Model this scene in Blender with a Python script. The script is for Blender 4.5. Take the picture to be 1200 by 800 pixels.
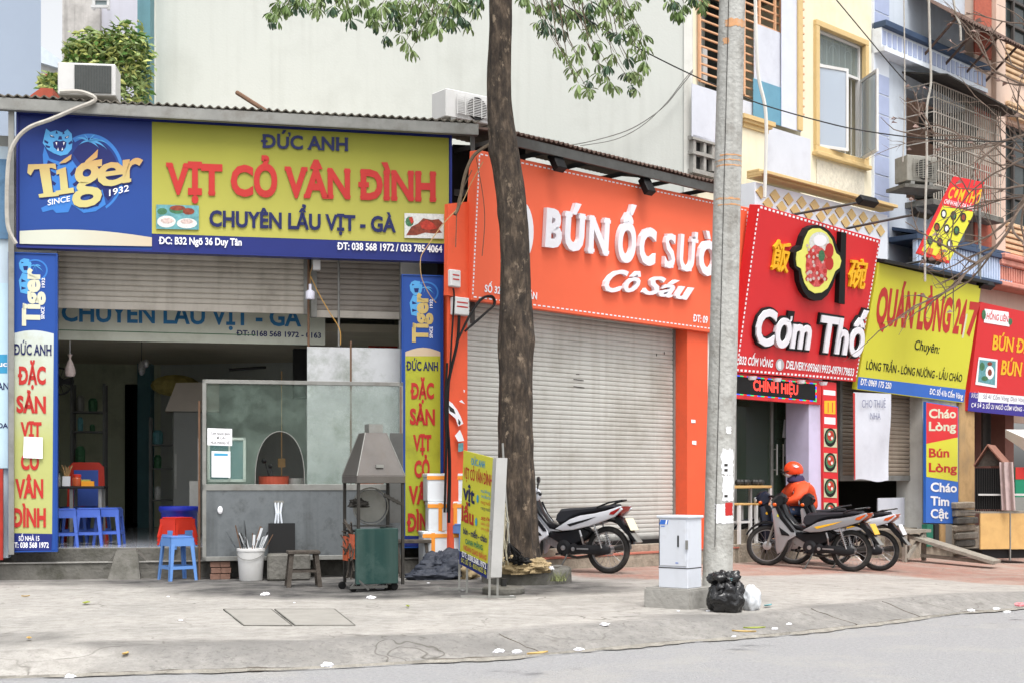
import bpy, bmesh, math, random
from math import sin, cos, pi, radians
from mathutils import Matrix, Vector, noise
from mathutils.geometry import tessellate_polygon

for _o in list(bpy.data.objects):
    bpy.data.objects.remove(_o)
scene = bpy.context.scene
COL = scene.collection
rnd = random.Random(7)

# ------------------------------------------------------------------ camera
CAM_H, FPX, CX, HY = 1.15, 1600.0, 600.0, 560.0
cam_data = bpy.data.cameras.new('camera')
cam_data.sensor_width = 36.0
cam_data.lens = 48.0
cam_data.shift_y = 160.0 / 1200.0
cam_data.clip_start = 0.1
cam_data.clip_end = 2000
cam_data.dof.use_dof = False
camera = bpy.data.objects.new('camera', cam_data)
camera.location = (0, 0, CAM_H)
camera.rotation_euler = (radians(90), 0, 0)
COL.objects.link(camera)
scene.camera = camera

# ------------------------------------------------------------------ light
SUN_EL, SUN_AZ = radians(62), radians(162)      # azimuth the light comes from, clockwise from +Y
world = bpy.data.worlds.new('World')
scene.world = world
world.use_nodes = True
nt = world.node_tree
nt.nodes.clear()
sky = nt.nodes.new('ShaderNodeTexSky')
sky.sky_type = 'NISHITA'
sky.sun_disc = False
sky.sun_elevation = SUN_EL
sky.sun_rotation = SUN_AZ
sky.air_density = 1.0
sky.dust_density = 4.0
hs = nt.nodes.new('ShaderNodeHueSaturation')
hs.inputs['Saturation'].default_value = 0.12
bg = nt.nodes.new('ShaderNodeBackground')
bg.inputs['Strength'].default_value = 0.15
wo = nt.nodes.new('ShaderNodeOutputWorld')
nt.links.new(sky.outputs[0], hs.inputs['Color'])
nt.links.new(hs.outputs[0], bg.inputs['Color'])
nt.links.new(bg.outputs[0], wo.inputs['Surface'])

sun_data = bpy.data.lights.new('sun', 'SUN')
sun_data.energy = 1.4
sun_data.angle = radians(25)
sun_data.color = (1.0, 0.965, 0.92)
sun = bpy.data.objects.new('sun', sun_data)
sd = Vector((sin(SUN_AZ) * cos(SUN_EL), cos(SUN_AZ) * cos(SUN_EL), sin(SUN_EL)))
sun.rotation_euler = sd.to_track_quat('Z', 'Y').to_euler()
sun.location = (0, -10, 30)
COL.objects.link(sun)

scene.view_settings.view_transform = 'Standard'
scene.view_settings.look = 'None'
scene.view_settings.exposure = 0.86
scene.view_settings.gamma = 1.0
scene.view_settings.use_curve_mapping = False
scene.cycles.max_bounces = 6
scene.cycles.transparent_max_bounces = 12

# ------------------------------------------------------------------ materials
def lin(c):
    out = []
    for v in c[:3]:
        v = v / 255.0
        out.append(v / 12.92 if v <= 0.04045 else ((v + 0.055) / 1.055) ** 2.4)
    return (out[0], out[1], out[2], 1.0)

MATS = {}
def mat(name, rgb, rough=0.7, metal=0.0, var=0.10, scale=3.0, bump=0.0, bscale=30.0, streak=0.0,
        dirt=None, dirt_amt=0.0, dirt_scale=1.2, spec=0.3, grad=None, emit=0.0, attr=None):
    """Painted / plain surface with mottling, optional vertical streaks and dirt blotches.
    grad = (axis, lo, hi, rgb2): printed colour gradient in object space."""
    if name in MATS:
        return MATS[name]
    m = bpy.data.materials.new(name)
    m.use_nodes = True
    t = m.node_tree
    N, L = t.nodes, t.links
    b = N['Principled BSDF']
    b.inputs['Roughness'].default_value = rough
    b.inputs['Metallic'].default_value = metal
    if 'Specular IOR Level' in b.inputs:
        b.inputs['Specular IOR Level'].default_value = spec
    geo = N.new('ShaderNodeNewGeometry')
    base = N.new('ShaderNodeRGB')
    base.outputs[0].default_value = lin(rgb)
    cur = base.outputs[0]
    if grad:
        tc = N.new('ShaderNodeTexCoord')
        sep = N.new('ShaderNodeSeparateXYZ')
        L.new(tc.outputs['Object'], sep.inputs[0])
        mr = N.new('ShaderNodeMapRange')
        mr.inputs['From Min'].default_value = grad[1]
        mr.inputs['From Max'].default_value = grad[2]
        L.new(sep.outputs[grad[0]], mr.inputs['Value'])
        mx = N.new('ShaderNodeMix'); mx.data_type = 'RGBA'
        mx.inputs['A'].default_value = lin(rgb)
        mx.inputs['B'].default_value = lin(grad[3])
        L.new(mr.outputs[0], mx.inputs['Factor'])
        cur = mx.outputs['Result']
    if var > 0:
        n = N.new('ShaderNodeTexNoise')
        n.inputs['Scale'].default_value = scale
        n.inputs['Detail'].default_value = 6
        n.inputs['Roughness'].default_value = 0.65
        L.new(geo.outputs['Position'], n.inputs['Vector'])
        mr = N.new('ShaderNodeMapRange')
        mr.inputs['From Min'].default_value = 0.3
        mr.inputs['From Max'].default_value = 0.7
        mr.inputs['To Min'].default_value = 1 - var
        mr.inputs['To Max'].default_value = 1 + var
        L.new(n.outputs[0], mr.inputs['Value'])
        vm = N.new('ShaderNodeVectorMath'); vm.operation = 'SCALE'
        L.new(cur, vm.inputs[0]); L.new(mr.outputs[0], vm.inputs['Scale'])
        cur = vm.outputs[0]
    dirtcol = lin(dirt) if dirt else lin((70, 66, 58))
    if streak > 0:
        mp = N.new('ShaderNodeMapping')
        mp.inputs['Scale'].default_value = (7, 7, 0.45)
        L.new(geo.outputs['Position'], mp.inputs['Vector'])
        n = N.new('ShaderNodeTexNoise'); n.inputs['Scale'].default_value = 1.0
        n.inputs['Detail'].default_value = 5
        L.new(mp.outputs[0], n.inputs['Vector'])
        mr = N.new('ShaderNodeMapRange')
        mr.inputs['From Min'].default_value = 0.5
        mr.inputs['From Max'].default_value = 0.8
        mr.inputs['To Max'].default_value = streak
        L.new(n.outputs[0], mr.inputs['Value'])
        mx = N.new('ShaderNodeMix'); mx.data_type = 'RGBA'
        L.new(mr.outputs[0], mx.inputs['Factor'])
        L.new(cur, mx.inputs['A']); mx.inputs['B'].default_value = dirtcol
        cur = mx.outputs['Result']
    if dirt_amt > 0:
        n = N.new('ShaderNodeTexNoise'); n.inputs['Scale'].default_value = dirt_scale
        n.inputs['Detail'].default_value = 9; n.inputs['Roughness'].default_value = 0.7
        L.new(geo.outputs['Position'], n.inputs['Vector'])
        mr = N.new('ShaderNodeMapRange')
        mr.inputs['From Min'].default_value = 0.5
        mr.inputs['From Max'].default_value = 0.68
        mr.inputs['To Max'].default_value = dirt_amt
        L.new(n.outputs[0], mr.inputs['Value'])
        mx = N.new('ShaderNodeMix'); mx.data_type = 'RGBA'
        L.new(mr.outputs[0], mx.inputs['Factor'])
        L.new(cur, mx.inputs['A']); mx.inputs['B'].default_value = dirtcol
        cur = mx.outputs['Result']
    L.new(cur, b.inputs['Base Color'])
    if emit > 0:
        L.new(cur, b.inputs['Emission Color'])
        b.inputs['Emission Strength'].default_value = emit
    if bump > 0:
        n = N.new('ShaderNodeTexNoise'); n.inputs['Scale'].default_value = bscale
        n.inputs['Detail'].default_value = 5
        L.new(geo.outputs['Position'], n.inputs['Vector'])
        bp = N.new('ShaderNodeBump'); bp.inputs['Strength'].default_value = bump
        bp.inputs['Distance'].default_value = 0.02
        L.new(n.outputs[0], bp.inputs['Height'])
        L.new(bp.outputs[0], b.inputs['Normal'])
    MATS[name] = m
    return m

def glass_mat(name, tint=(200, 215, 205), alpha=0.18, rough=0.05, grime=0.0):
    """Thin pane: a glossy tinted film mixed with transparency, cloudier where grimy."""
    if name in MATS:
        return MATS[name]
    m = bpy.data.materials.new(name); m.use_nodes = True
    t = m.node_tree; N, L = t.nodes, t.links
    b = N['Principled BSDF']
    b.inputs['Base Color'].default_value = lin(tint)
    b.inputs['Roughness'].default_value = rough
    out = N['Material Output']
    tr = N.new('ShaderNodeBsdfTransparent')
    tr.inputs[0].default_value = (0.92, 0.96, 0.93, 1)
    mx = N.new('ShaderNodeMixShader')
    geo = N.new('ShaderNodeNewGeometry')
    n = N.new('ShaderNodeTexNoise'); n.inputs['Scale'].default_value = 2.2; n.inputs['Detail'].default_value = 10
    n.inputs['Roughness'].default_value = 0.7
    L.new(geo.outputs['Position'], n.inputs['Vector'])
    mr = N.new('ShaderNodeMapRange')
    mr.inputs['From Min'].default_value = 0.42; mr.inputs['From Max'].default_value = 0.7
    mr.inputs['To Min'].default_value = alpha; mr.inputs['To Max'].default_value = min(1, alpha + grime)
    L.new(n.outputs[0], mr.inputs['Value'])
    L.new(mr.outputs[0], mx.inputs[0])
    L.new(tr.outputs[0], mx.inputs[1]); L.new(b.outputs[0], mx.inputs[2])
    L.new(mx.outputs[0], out.inputs['Surface'])
    MATS[name] = m
    return m

# ------------------------------------------------------------------ mesh helpers
IDN = Matrix.Identity(4)
WM = {}
def wm(o):
    return WM[o.name]

class MB:
    """Mesh builder: shapes are added in the coordinates of 'space'."""
    def __init__(s, space=IDN):
        s.v = []; s.f = []; s.space = space; s.T = None
    def add(s, vs, fs):
        k = len(s.v)
        if s.T is not None:
            vs = [s.T @ Vector(v) for v in vs]
        s.v += [Vector(v) for v in vs]
        s.f += [tuple(i + k for i in f) for f in fs]
        return s
    def box(s, x0, x1, y0, y1, z0, z1):
        if x0 > x1: x0, x1 = x1, x0
        if y0 > y1: y0, y1 = y1, y0
        if z0 > z1: z0, z1 = z1, z0
        return s.add([(x0, y0, z0), (x1, y0, z0), (x1, y1, z0), (x0, y1, z0), (x0, y0, z1), (x1, y0, z1), (x1, y1, z1), (x0, y1, z1)],
                     [(0, 3, 2, 1), (4, 5, 6, 7), (0, 1, 5, 4), (1, 2, 6, 5), (2, 3, 7, 6), (3, 0, 4, 7)])
    def hexa(s, p):
        return s.add(p, [(0, 3, 2, 1), (4, 5, 6, 7), (0, 1, 5, 4), (1, 2, 6, 5), (2, 3, 7, 6), (3, 0, 4, 7)])
    def prism(s, poly, y0, y1):
        """polygon in (x,z), extruded along y"""
        n = len(poly)
        area = sum(poly[i][0] * poly[(i + 1) % n][1] - poly[(i + 1) % n][0] * poly[i][1] for i in range(n))
        if area < 0: poly = poly[::-1]
        vs = [(x, y0, z) for x, z in poly] + [(x, y1, z) for x, z in poly]
        tris = tessellate_polygon([[Vector((x, z, 0)) for x, z in poly]])
        fs = []
        for a, b, c in tris:
            A, B, C = poly[a], poly[b], poly[c]
            if (B[0] - A[0]) * (C[1] - A[1]) - (B[1] - A[1]) * (C[0] - A[0]) < 0: b, c = c, b
            fs.append((a, b, c)); fs.append((n + a, n + c, n + b))
        for i in range(n):
            j = (i + 1) % n
            fs.append((i, n + i, n + j, j))
        return s.add(vs, fs)
    def pillow(s, poly, w, ins=0.02, yc=0.0, frac=0.65):
        """polygon in (x,z) lofted across y with rounded shoulders"""
        n = len(poly)
        area = sum(poly[i][0] * poly[(i + 1) % n][1] - poly[(i + 1) % n][0] * poly[i][1] for i in range(n))
        if area < 0: poly = poly[::-1]
        def inset(d):
            out = []
            for i in range(n):
                a, b, c = Vector(poly[i - 1]), Vector(poly[i]), Vector(poly[(i + 1) % n])
                e1 = (b - a).normalized(); e2 = (c - b).normalized()
                n1 = Vector((-e1.y, e1.x)); n2 = Vector((-e2.y, e2.x))
                nn = n1 + n2
                if nn.length < 1e-4: nn = n1
                nn.normalize()
                out.append(b + nn * d)
            return out
        layers = [(-w, ins), (-w * (frac + 1) / 2, ins * 0.35), (-w * frac, 0), (w * frac, 0), (w * (frac + 1) / 2, ins * 0.35), (w, ins)]
        vs = []
        for y, d in layers:
            for p in inset(d): vs.append((p[0], y + yc, p[1]))
        fs = []
        for k in range(len(layers) - 1):
            for i in range(n):
                j = (i + 1) % n
                fs.append((k * n + i, (k + 1) * n + i, (k + 1) * n + j, k * n + j))
        tris = tessellate_polygon([[Vector((x, z, 0)) for x, z in poly]])
        last = (len(layers) - 1) * n
        for a, b, c in tris:
            A, B, C = poly[a], poly[b], poly[c]
            if (B[0] - A[0]) * (C[1] - A[1]) - (B[1] - A[1]) * (C[0] - A[0]) < 0: b, c = c, b
            fs.append((a, b, c)); fs.append((last + a, last + c, last + b))
        return s.add(vs, fs)
    def tube(s, pts, r, n=8, caps=True, closed=False):
        pts = [Vector(p) for p in pts]
        m = len(pts)
        rs = r if isinstance(r, (list, tuple)) else [r] * m
        up = None; vs = []
        for i in range(m):
            if closed: d = pts[(i + 1) % m] - pts[i - 1]
            else: d = pts[min(i + 1, m - 1)] - pts[max(i - 1, 0)]
            if d.length < 1e-9: d = Vector((0, 0, 1))
            d.normalize()
            if up is None:
                up = Vector((0, 0, 1)) if abs(d.z) < 0.9 else Vector((1, 0, 0))
            a = d.cross(up)
            if a.length < 1e-6:
                up = Vector((0, 1, 0)); a = d.cross(up)
            a.normalize(); b = a.cross(d).normalized(); up = b
            for k in range(n):
                t = 2 * pi * k / n
                vs.append(pts[i] + (a * cos(t) + b * sin(t)) * rs[i])
        fs = []
        for i in range(m if closed else m - 1):
            j = (i + 1) % m
            for k in range(n):
                l = (k + 1) % n
                fs.append((i * n + k, i * n + l, j * n + l, j * n + k))
        if caps and not closed:
            fs.append(tuple(range(n))[::-1])
            fs.append(tuple((m - 1) * n + k for k in range(n)))
        return s.add(vs, fs)
    def bar(s, a, b, w, h=None):
        """square bar between two points"""
        h = h or w
        a, b = Vector(a), Vector(b)
        d = (b - a).normalized()
        up = Vector((0, 0, 1)) if abs(d.z) < 0.95 else Vector((0, 1, 0))
        x = d.cross(up).normalized() * w / 2; y = x.cross(d).normalized() * h / 2
        p = [a - x - y, a + x - y, a + x + y, a - x + y, b - x - y, b + x - y, b + x + y, b - x + y]
        return s.hexa(p)
    def lathe(s, prof, c=(0, 0, 0), n=20, axis='z', sx=1, sy=1):
        """profile of (r, h) pairs"""
        vs = []
        for r, h in prof:
            for k in range(n):
                t = 2 * pi * k / n
                p = (r * cos(t) * sx, r * sin(t) * sy, h)
                if axis == 'y': p = (p[0], p[2], p[1])
                if axis == 'x': p = (p[2], p[0], p[1])
                vs.append((c[0] + p[0], c[1] + p[1], c[2] + p[2]))
        fs = []
        m = len(prof)
        for i in range(m - 1):
            for k in range(n):
                l = (k + 1) % n
                f = (i * n + k, i * n + l, (i + 1) * n + l, (i + 1) * n + k)
                fs.append(f if axis != 'y' else f[::-1])
        if prof[0][0] > 1e-5: fs.append(tuple(range(n))[::-1])
        if prof[-1][0] > 1e-5: fs.append(tuple((m - 1) * n + k for k in range(n)))
        return s.add(vs, fs)
    def ell(s, c, rx, ry, rz, n=12, m=8):
        vs = [(c[0], c[1], c[2] - rz)]
        for i in range(1, m):
            t = pi * i / m
            for k in range(n):
                a = 2 * pi * k / n
                vs.append((c[0] + rx * sin(t) * cos(a), c[1] + ry * sin(t) * sin(a), c[2] - rz * cos(t)))
        vs.append((c[0], c[1], c[2] + rz))
        fs = []
        for k in range(n):
            fs.append((0, 1 + (k + 1) % n, 1 + k))
            fs.append((len(vs) - 1, 1 + (m - 2) * n + k, 1 + (m - 2) * n + (k + 1) % n))
        for i in range(m - 2):
            for k in range(n):
                l = (k + 1) % n
                fs.append((1 + i * n + k, 1 + i * n + l, 1 + (i + 1) * n + l, 1 + (i + 1) * n + k))
        return s.add(vs, fs)
    def grid(s, fn, nu, nv, wrap=False):
        vs = [fn(i / nu, j / nv) for j in range(nv + 1) for i in range(nu + 1)]
        fs = []
        for j in range(nv):
            for i in range(nu):
                a = j * (nu + 1) + i
                fs.append((a, a + 1, a + nu + 2, a + nu + 1))
        return s.add(vs, fs)
    def build(s, name, m, parent=None, smooth=False, bevel=0.0, kind=None, label=None, cat=None, group=None, angle=0.6, merge=False, solid=0.0, seg=1):
        vs = [s.space @ v for v in s.v]
        if parent is not None:
            W = wm(parent)
            inv = W.inverted()
            L = W.copy() if False else None
        else:
            lo = Vector([min(v[i] for v in s.v) for i in range(3)])
            hi = Vector([max(v[i] for v in s.v) for i in range(3)])
            W = s.space @ Matrix.Translation(Vector(((lo.x + hi.x) / 2, (lo.y + hi.y) / 2, lo.z)))
            inv = W.inverted()
        vs = [inv @ v for v in vs]
        me = bpy.data.meshes.new(name)
        me.from_pydata([tuple(v) for v in vs], [], s.f)
        if bevel > 0 or merge or solid:
            bm = bmesh.new(); bm.from_mesh(me)
            if merge: bmesh.ops.remove_doubles(bm, verts=bm.verts, dist=1e-4)
            if solid:
                bmesh.ops.recalc_face_normals(bm, faces=bm.faces)
                bmesh.ops.solidify(bm, geom=bm.faces[:], thickness=solid)
            if bevel > 0:
                es = [e for e in bm.edges if len(e.link_faces) == 2 and e.calc_face_angle(0) > angle]
                bmesh.ops.bevel(bm, geom=es, offset=bevel, segments=seg, affect='EDGES', clamp_overlap=True)
            bm.to_mesh(me); bm.free()
        if smooth:
            me.polygons.foreach_set('use_smooth', [True] * len(me.polygons))
            try: me.set_sharp_from_angle(angle=0.9)
            except Exception: pass
        if m is not None:
            if isinstance(m, str): m = MATS[m]
            me.materials.append(m)
        me.update()
        o = bpy.data.objects.new(name, me)
        COL.objects.link(o)
        if parent is not None:
            o.parent = parent
        else:
            o.matrix_basis = W
        WM[o.name] = W
        if kind: o['kind'] = kind
        if label: o['label'] = label
        if cat: o['category'] = cat
        if group: o['group'] = group
        return o

def thing(name, label, cat, space=IDN, loc=(0, 0, 0), group=None):
    o = bpy.data.objects.new(name, None)
    o.empty_display_size = 0.1
    COL.objects.link(o)
    W = space @ Matrix.Translation(Vector(loc))
    o.matrix_basis = W
    WM[o.name] = W
    o['label'] = label; o['category'] = cat
    if group: o['group'] = group
    return o

def copy_tree(o, W=None, label=None, parent=None, group=None):
    c = o.copy()
    COL.objects.link(c)
    if parent is not None:
        c.parent = parent; WM[c.name] = wm(parent)
    else:
        if W is not None: c.matrix_basis = W
        WM[c.name] = c.matrix_basis.copy()
    if label: c['label'] = label
    if group: c['group'] = group
    for ch in [x for x in COL.objects if x.parent == o]:
        copy_tree(ch, parent=c)
    return c

def mk(name, m, parent, space, fn, **kw):
    b = MB(space); fn(b)
    return b.build(name, m, parent, **kw)

def Rz(a): return Matrix.Rotation(a, 4, 'Z')
def Rx(a): return Matrix.Rotation(a, 4, 'X')
def Ry(a): return Matrix.Rotation(a, 4, 'Y')
def Tr(x, y=0, z=0):
    return Matrix.Translation(Vector((x, y, z)))

# ------------------------------------------------------------------ where things stand
def P(px, py, Y):
    """point of the place that lies Y metres ahead at a given direction"""
    return Vector(((px - CX) / FPX * Y, Y, CAM_H + (HY - py) / FPX * Y))

class Pl:
    """A wall plane: local x runs along it, y goes into the building, z goes up it."""
    def __init__(s, O, U, V=Vector((0, 0, 1))):
        s.O = Vector(O); s.U = Vector(U).normalized(); s.V = Vector(V).normalized()
        s.N = s.U.cross(s.V).normalized()
        i = -s.N
        s.M = Matrix(((s.U.x, i.x, s.V.x, s.O.x), (s.U.y, i.y, s.V.y, s.O.y), (s.U.z, i.z, s.V.z, s.O.z), (0, 0, 0, 1)))
    def uv(s, px, py, w=0.0):
        C = Vector((0, 0, CAM_H)); d = Vector(((px - CX) / FPX, 1, (HY - py) / FPX))
        i = -s.N
        t = (w - (C - s.O).dot(i)) / d.dot(i)
        p = C + d * t - s.O
        return p.dot(s.U), p.dot(s.V)
    def u(s, px, w=0.0): return s.uv(px, 560, w)[0]
    def off(s, w): return Pl(s.O - s.N * w, s.U, s.V)
    def tilt(s, px, py, lean):
        """plane through the level line at a direction, top leaning out by lean per metre"""
        u0, v0 = s.uv(px, py)
        O = s.O + s.V * v0
        return Pl(O, s.U, s.V + s.N * lean)
    def R(s, pxl, yt, yb, pxr, w=0.0):
        """u0,u1,v0,v1 of an upright rectangle: left edge spans yt..yb, right edge at pxr"""
        u0, v1 = s.uv(pxl, yt, w); _, v0 = s.uv(pxl, yb, w)
        u1 = s.u(pxr, w)
        if abs(s.V.z) < 0.999: u1 = s.uv(pxr, (yt + yb) / 2, w)[0]
        return u0, u1, v0, v1
    def rect(s, mb, pxl, yt, yb, pxr, w0=0.0, w1=0.1, at=None):
        u0, u1, v0, v1 = s.R(pxl, yt, yb, pxr, w0 if at is None else at)
        mb.box(u0, u1, w0, w1, v0, v1); return u0, u1, v0, v1
    def poly(s, mb, pts, w0=0.0, w1=0.05):
        mb.prism([s.uv(x, y, w0) for x, y in pts], w0, w1)
    def wp(s, px, py, w=0.0):
        u, v = s.uv(px, py, w); return Vector((u, w, v))

def from_vp(pxA, YA, pxB, YB):
    a = P(pxA, 560, YA); b = P(pxB, 560, YB)
    return Pl((a.x, a.y, 0), Vector((b.x - a.x, b.y - a.y, 0)))

KL, VL, KR, VR = 123240.0, 8000.0, 27550.0, 2250.0
FL = from_vp(22, KL / (VL - 22), 527, KL / (VL - 527))
FR = from_vp(560, KR / (VR - 560), 870, KR / (VR - 870))

# ------------------------------------------------------------------ lettering
_TX = {}
def raw_text(s, offset, extrude, shear, res):
    c = bpy.data.curves.new('lettering', 'FONT')
    c.body = s; c.resolution_u = res; c.offset = offset; c.extrude = extrude; c.shear = shear
    o = bpy.data.objects.new('lettering', c)
    me = bpy.data.meshes.new_from_object(o)
    vs = [v.co.copy() for v in me.vertices]; fs = [tuple(p.vertices) for p in me.polygons]
    bpy.data.objects.remove(o); bpy.data.curves.remove(c); bpy.data.meshes.remove(me)
    return vs, fs

HORN = set('ơờớởỡợưừứửữựƠỜỚỞỠỢƯỪỨỬỮỰ')
def text_geo(s, offset=0.0, extrude=0.0, shear=0.0, res=3):
    """outline lettering thickened by offset; loose pieces of flat lettering are layered so none share a plane"""
    key = (s, offset, extrude, shear, res)
    if key in _TX: return _TX[key]
    bars = []
    if 'Đ' in s:
        for k, ch in enumerate(s):
            if ch == 'Đ':
                x = 0.0
                if k:
                    a = raw_text(s[:k].replace('Đ', 'D') + 'I', 0, 0, 0, 2)[0]; i0 = raw_text('I', 0, 0, 0, 2)[0]
                    x = max(v.x for v in a) - max(v.x for v in i0)
                bars.append(x)
        s = s.replace('Đ', 'D')
    if offset > 0.0 and not (offset <= 0.031 and any(c in HORN for c in s)):
        f0, ff = raw_text(s, 0, 0, shear, res)
        kk = lambda v: (round(v.x, 4), round(v.y, 4))
        cnt = {}; ar = 0.0
        for f in ff:
            for i in range(len(f)):
                a, b = kk(f0[f[i]]), kk(f0[f[(i + 1) % len(f)]])
                if a == b: continue
                if (b, a) in cnt: del cnt[(b, a)]
                else: cnt[(a, b)] = 1
            for i in range(1, len(f) - 1):
                p, q, r = f0[f[0]], f0[f[i]], f0[f[i + 1]]; ar += (q.x - p.x) * (r.y - p.y) - (q.y - p.y) * (r.x - p.x)
        sgn = 1.0 if ar >= 0 else -1.0
        nrm = {}
        for (a, b) in cnt:
            d = Vector((b[0] - a[0], b[1] - a[1]))
            if d.length < 1e-6: continue
            d.normalize(); nv = Vector((d.y, -d.x)) * sgn
            for q in (a, b): nrm.setdefault(q, []).append(nv)
        disp = {}
        for q, ns in nrm.items():
            t = Vector((0, 0))
            for n_ in ns: t += n_
            if t.length < 1e-5: continue
            t.normalize(); disp[q] = t * offset / max(0.55, min(1, t.dot(ns[0])))
        vs, fs = raw_text(s, 0, extrude, shear, res)
        for v in vs:
            d = disp.get(kk(v))
            if d is not None: v.x += d.x; v.y += d.y
    else:
        vs, fs = raw_text(s, offset, extrude, shear, res)
    if extrude == 0:
        par = list(range(len(vs)))
        def find(a):
            while par[a] != a: par[a] = par[par[a]]; a = par[a]
            return a
        for f in fs:
            for i in f[1:]: par[find(i)] = find(f[0])
        roots = {}
        for i, v in enumerate(vs): v.z = .00035 * (roots.setdefault(find(i), len(roots)) % 3)
    for x in bars:
        k = len(vs); e = offset * .6; zt = .0012 if extrude == 0 else extrude + .0006
        q = ((x - .045, .30 - e), (x + .30, .30 - e), (x + .30, .375 + e), (x - .045, .375 + e))
        vs += [Vector((a, b, zt)) for a, b in q]; fs.append((k, k + 1, k + 2, k + 3))
    _TX[key] = (vs, fs)
    return _TX[key]

def text_w(s):
    vs, _ = text_geo(s)
    return (min(v.x for v in vs), max(v.x for v in vs)) if vs else (0, 0)

def serif_boxes(vs, fs, th=0.06, ext=0.07):
    """slab feet on every stem end that sits on the baseline or the cap line"""
    out = []
    for y0, sg in ((0.0, 1), (0.682, -1)):
        segs = []
        for f in fs:
            for i in range(len(f)):
                a, b = vs[f[i]], vs[f[(i + 1) % len(f)]]
                if abs(a.y - y0) < 0.03 and abs(b.y - y0) < 0.03 and abs(a.x - b.x) > 0.04:
                    segs.append((min(a.x, b.x), max(a.x, b.x)))
        segs.sort(); mer = []
        for a, b in segs:
            if mer and a < mer[-1][1] + 0.005: mer[-1][1] = max(mer[-1][1], b)
            else: mer.append([a, b])
        for a, b in mer:
            if b - a < 0.3:
                out.append((a - ext, b + ext, y0 - sg * 0.01, y0 + sg * th))
    return out

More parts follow.
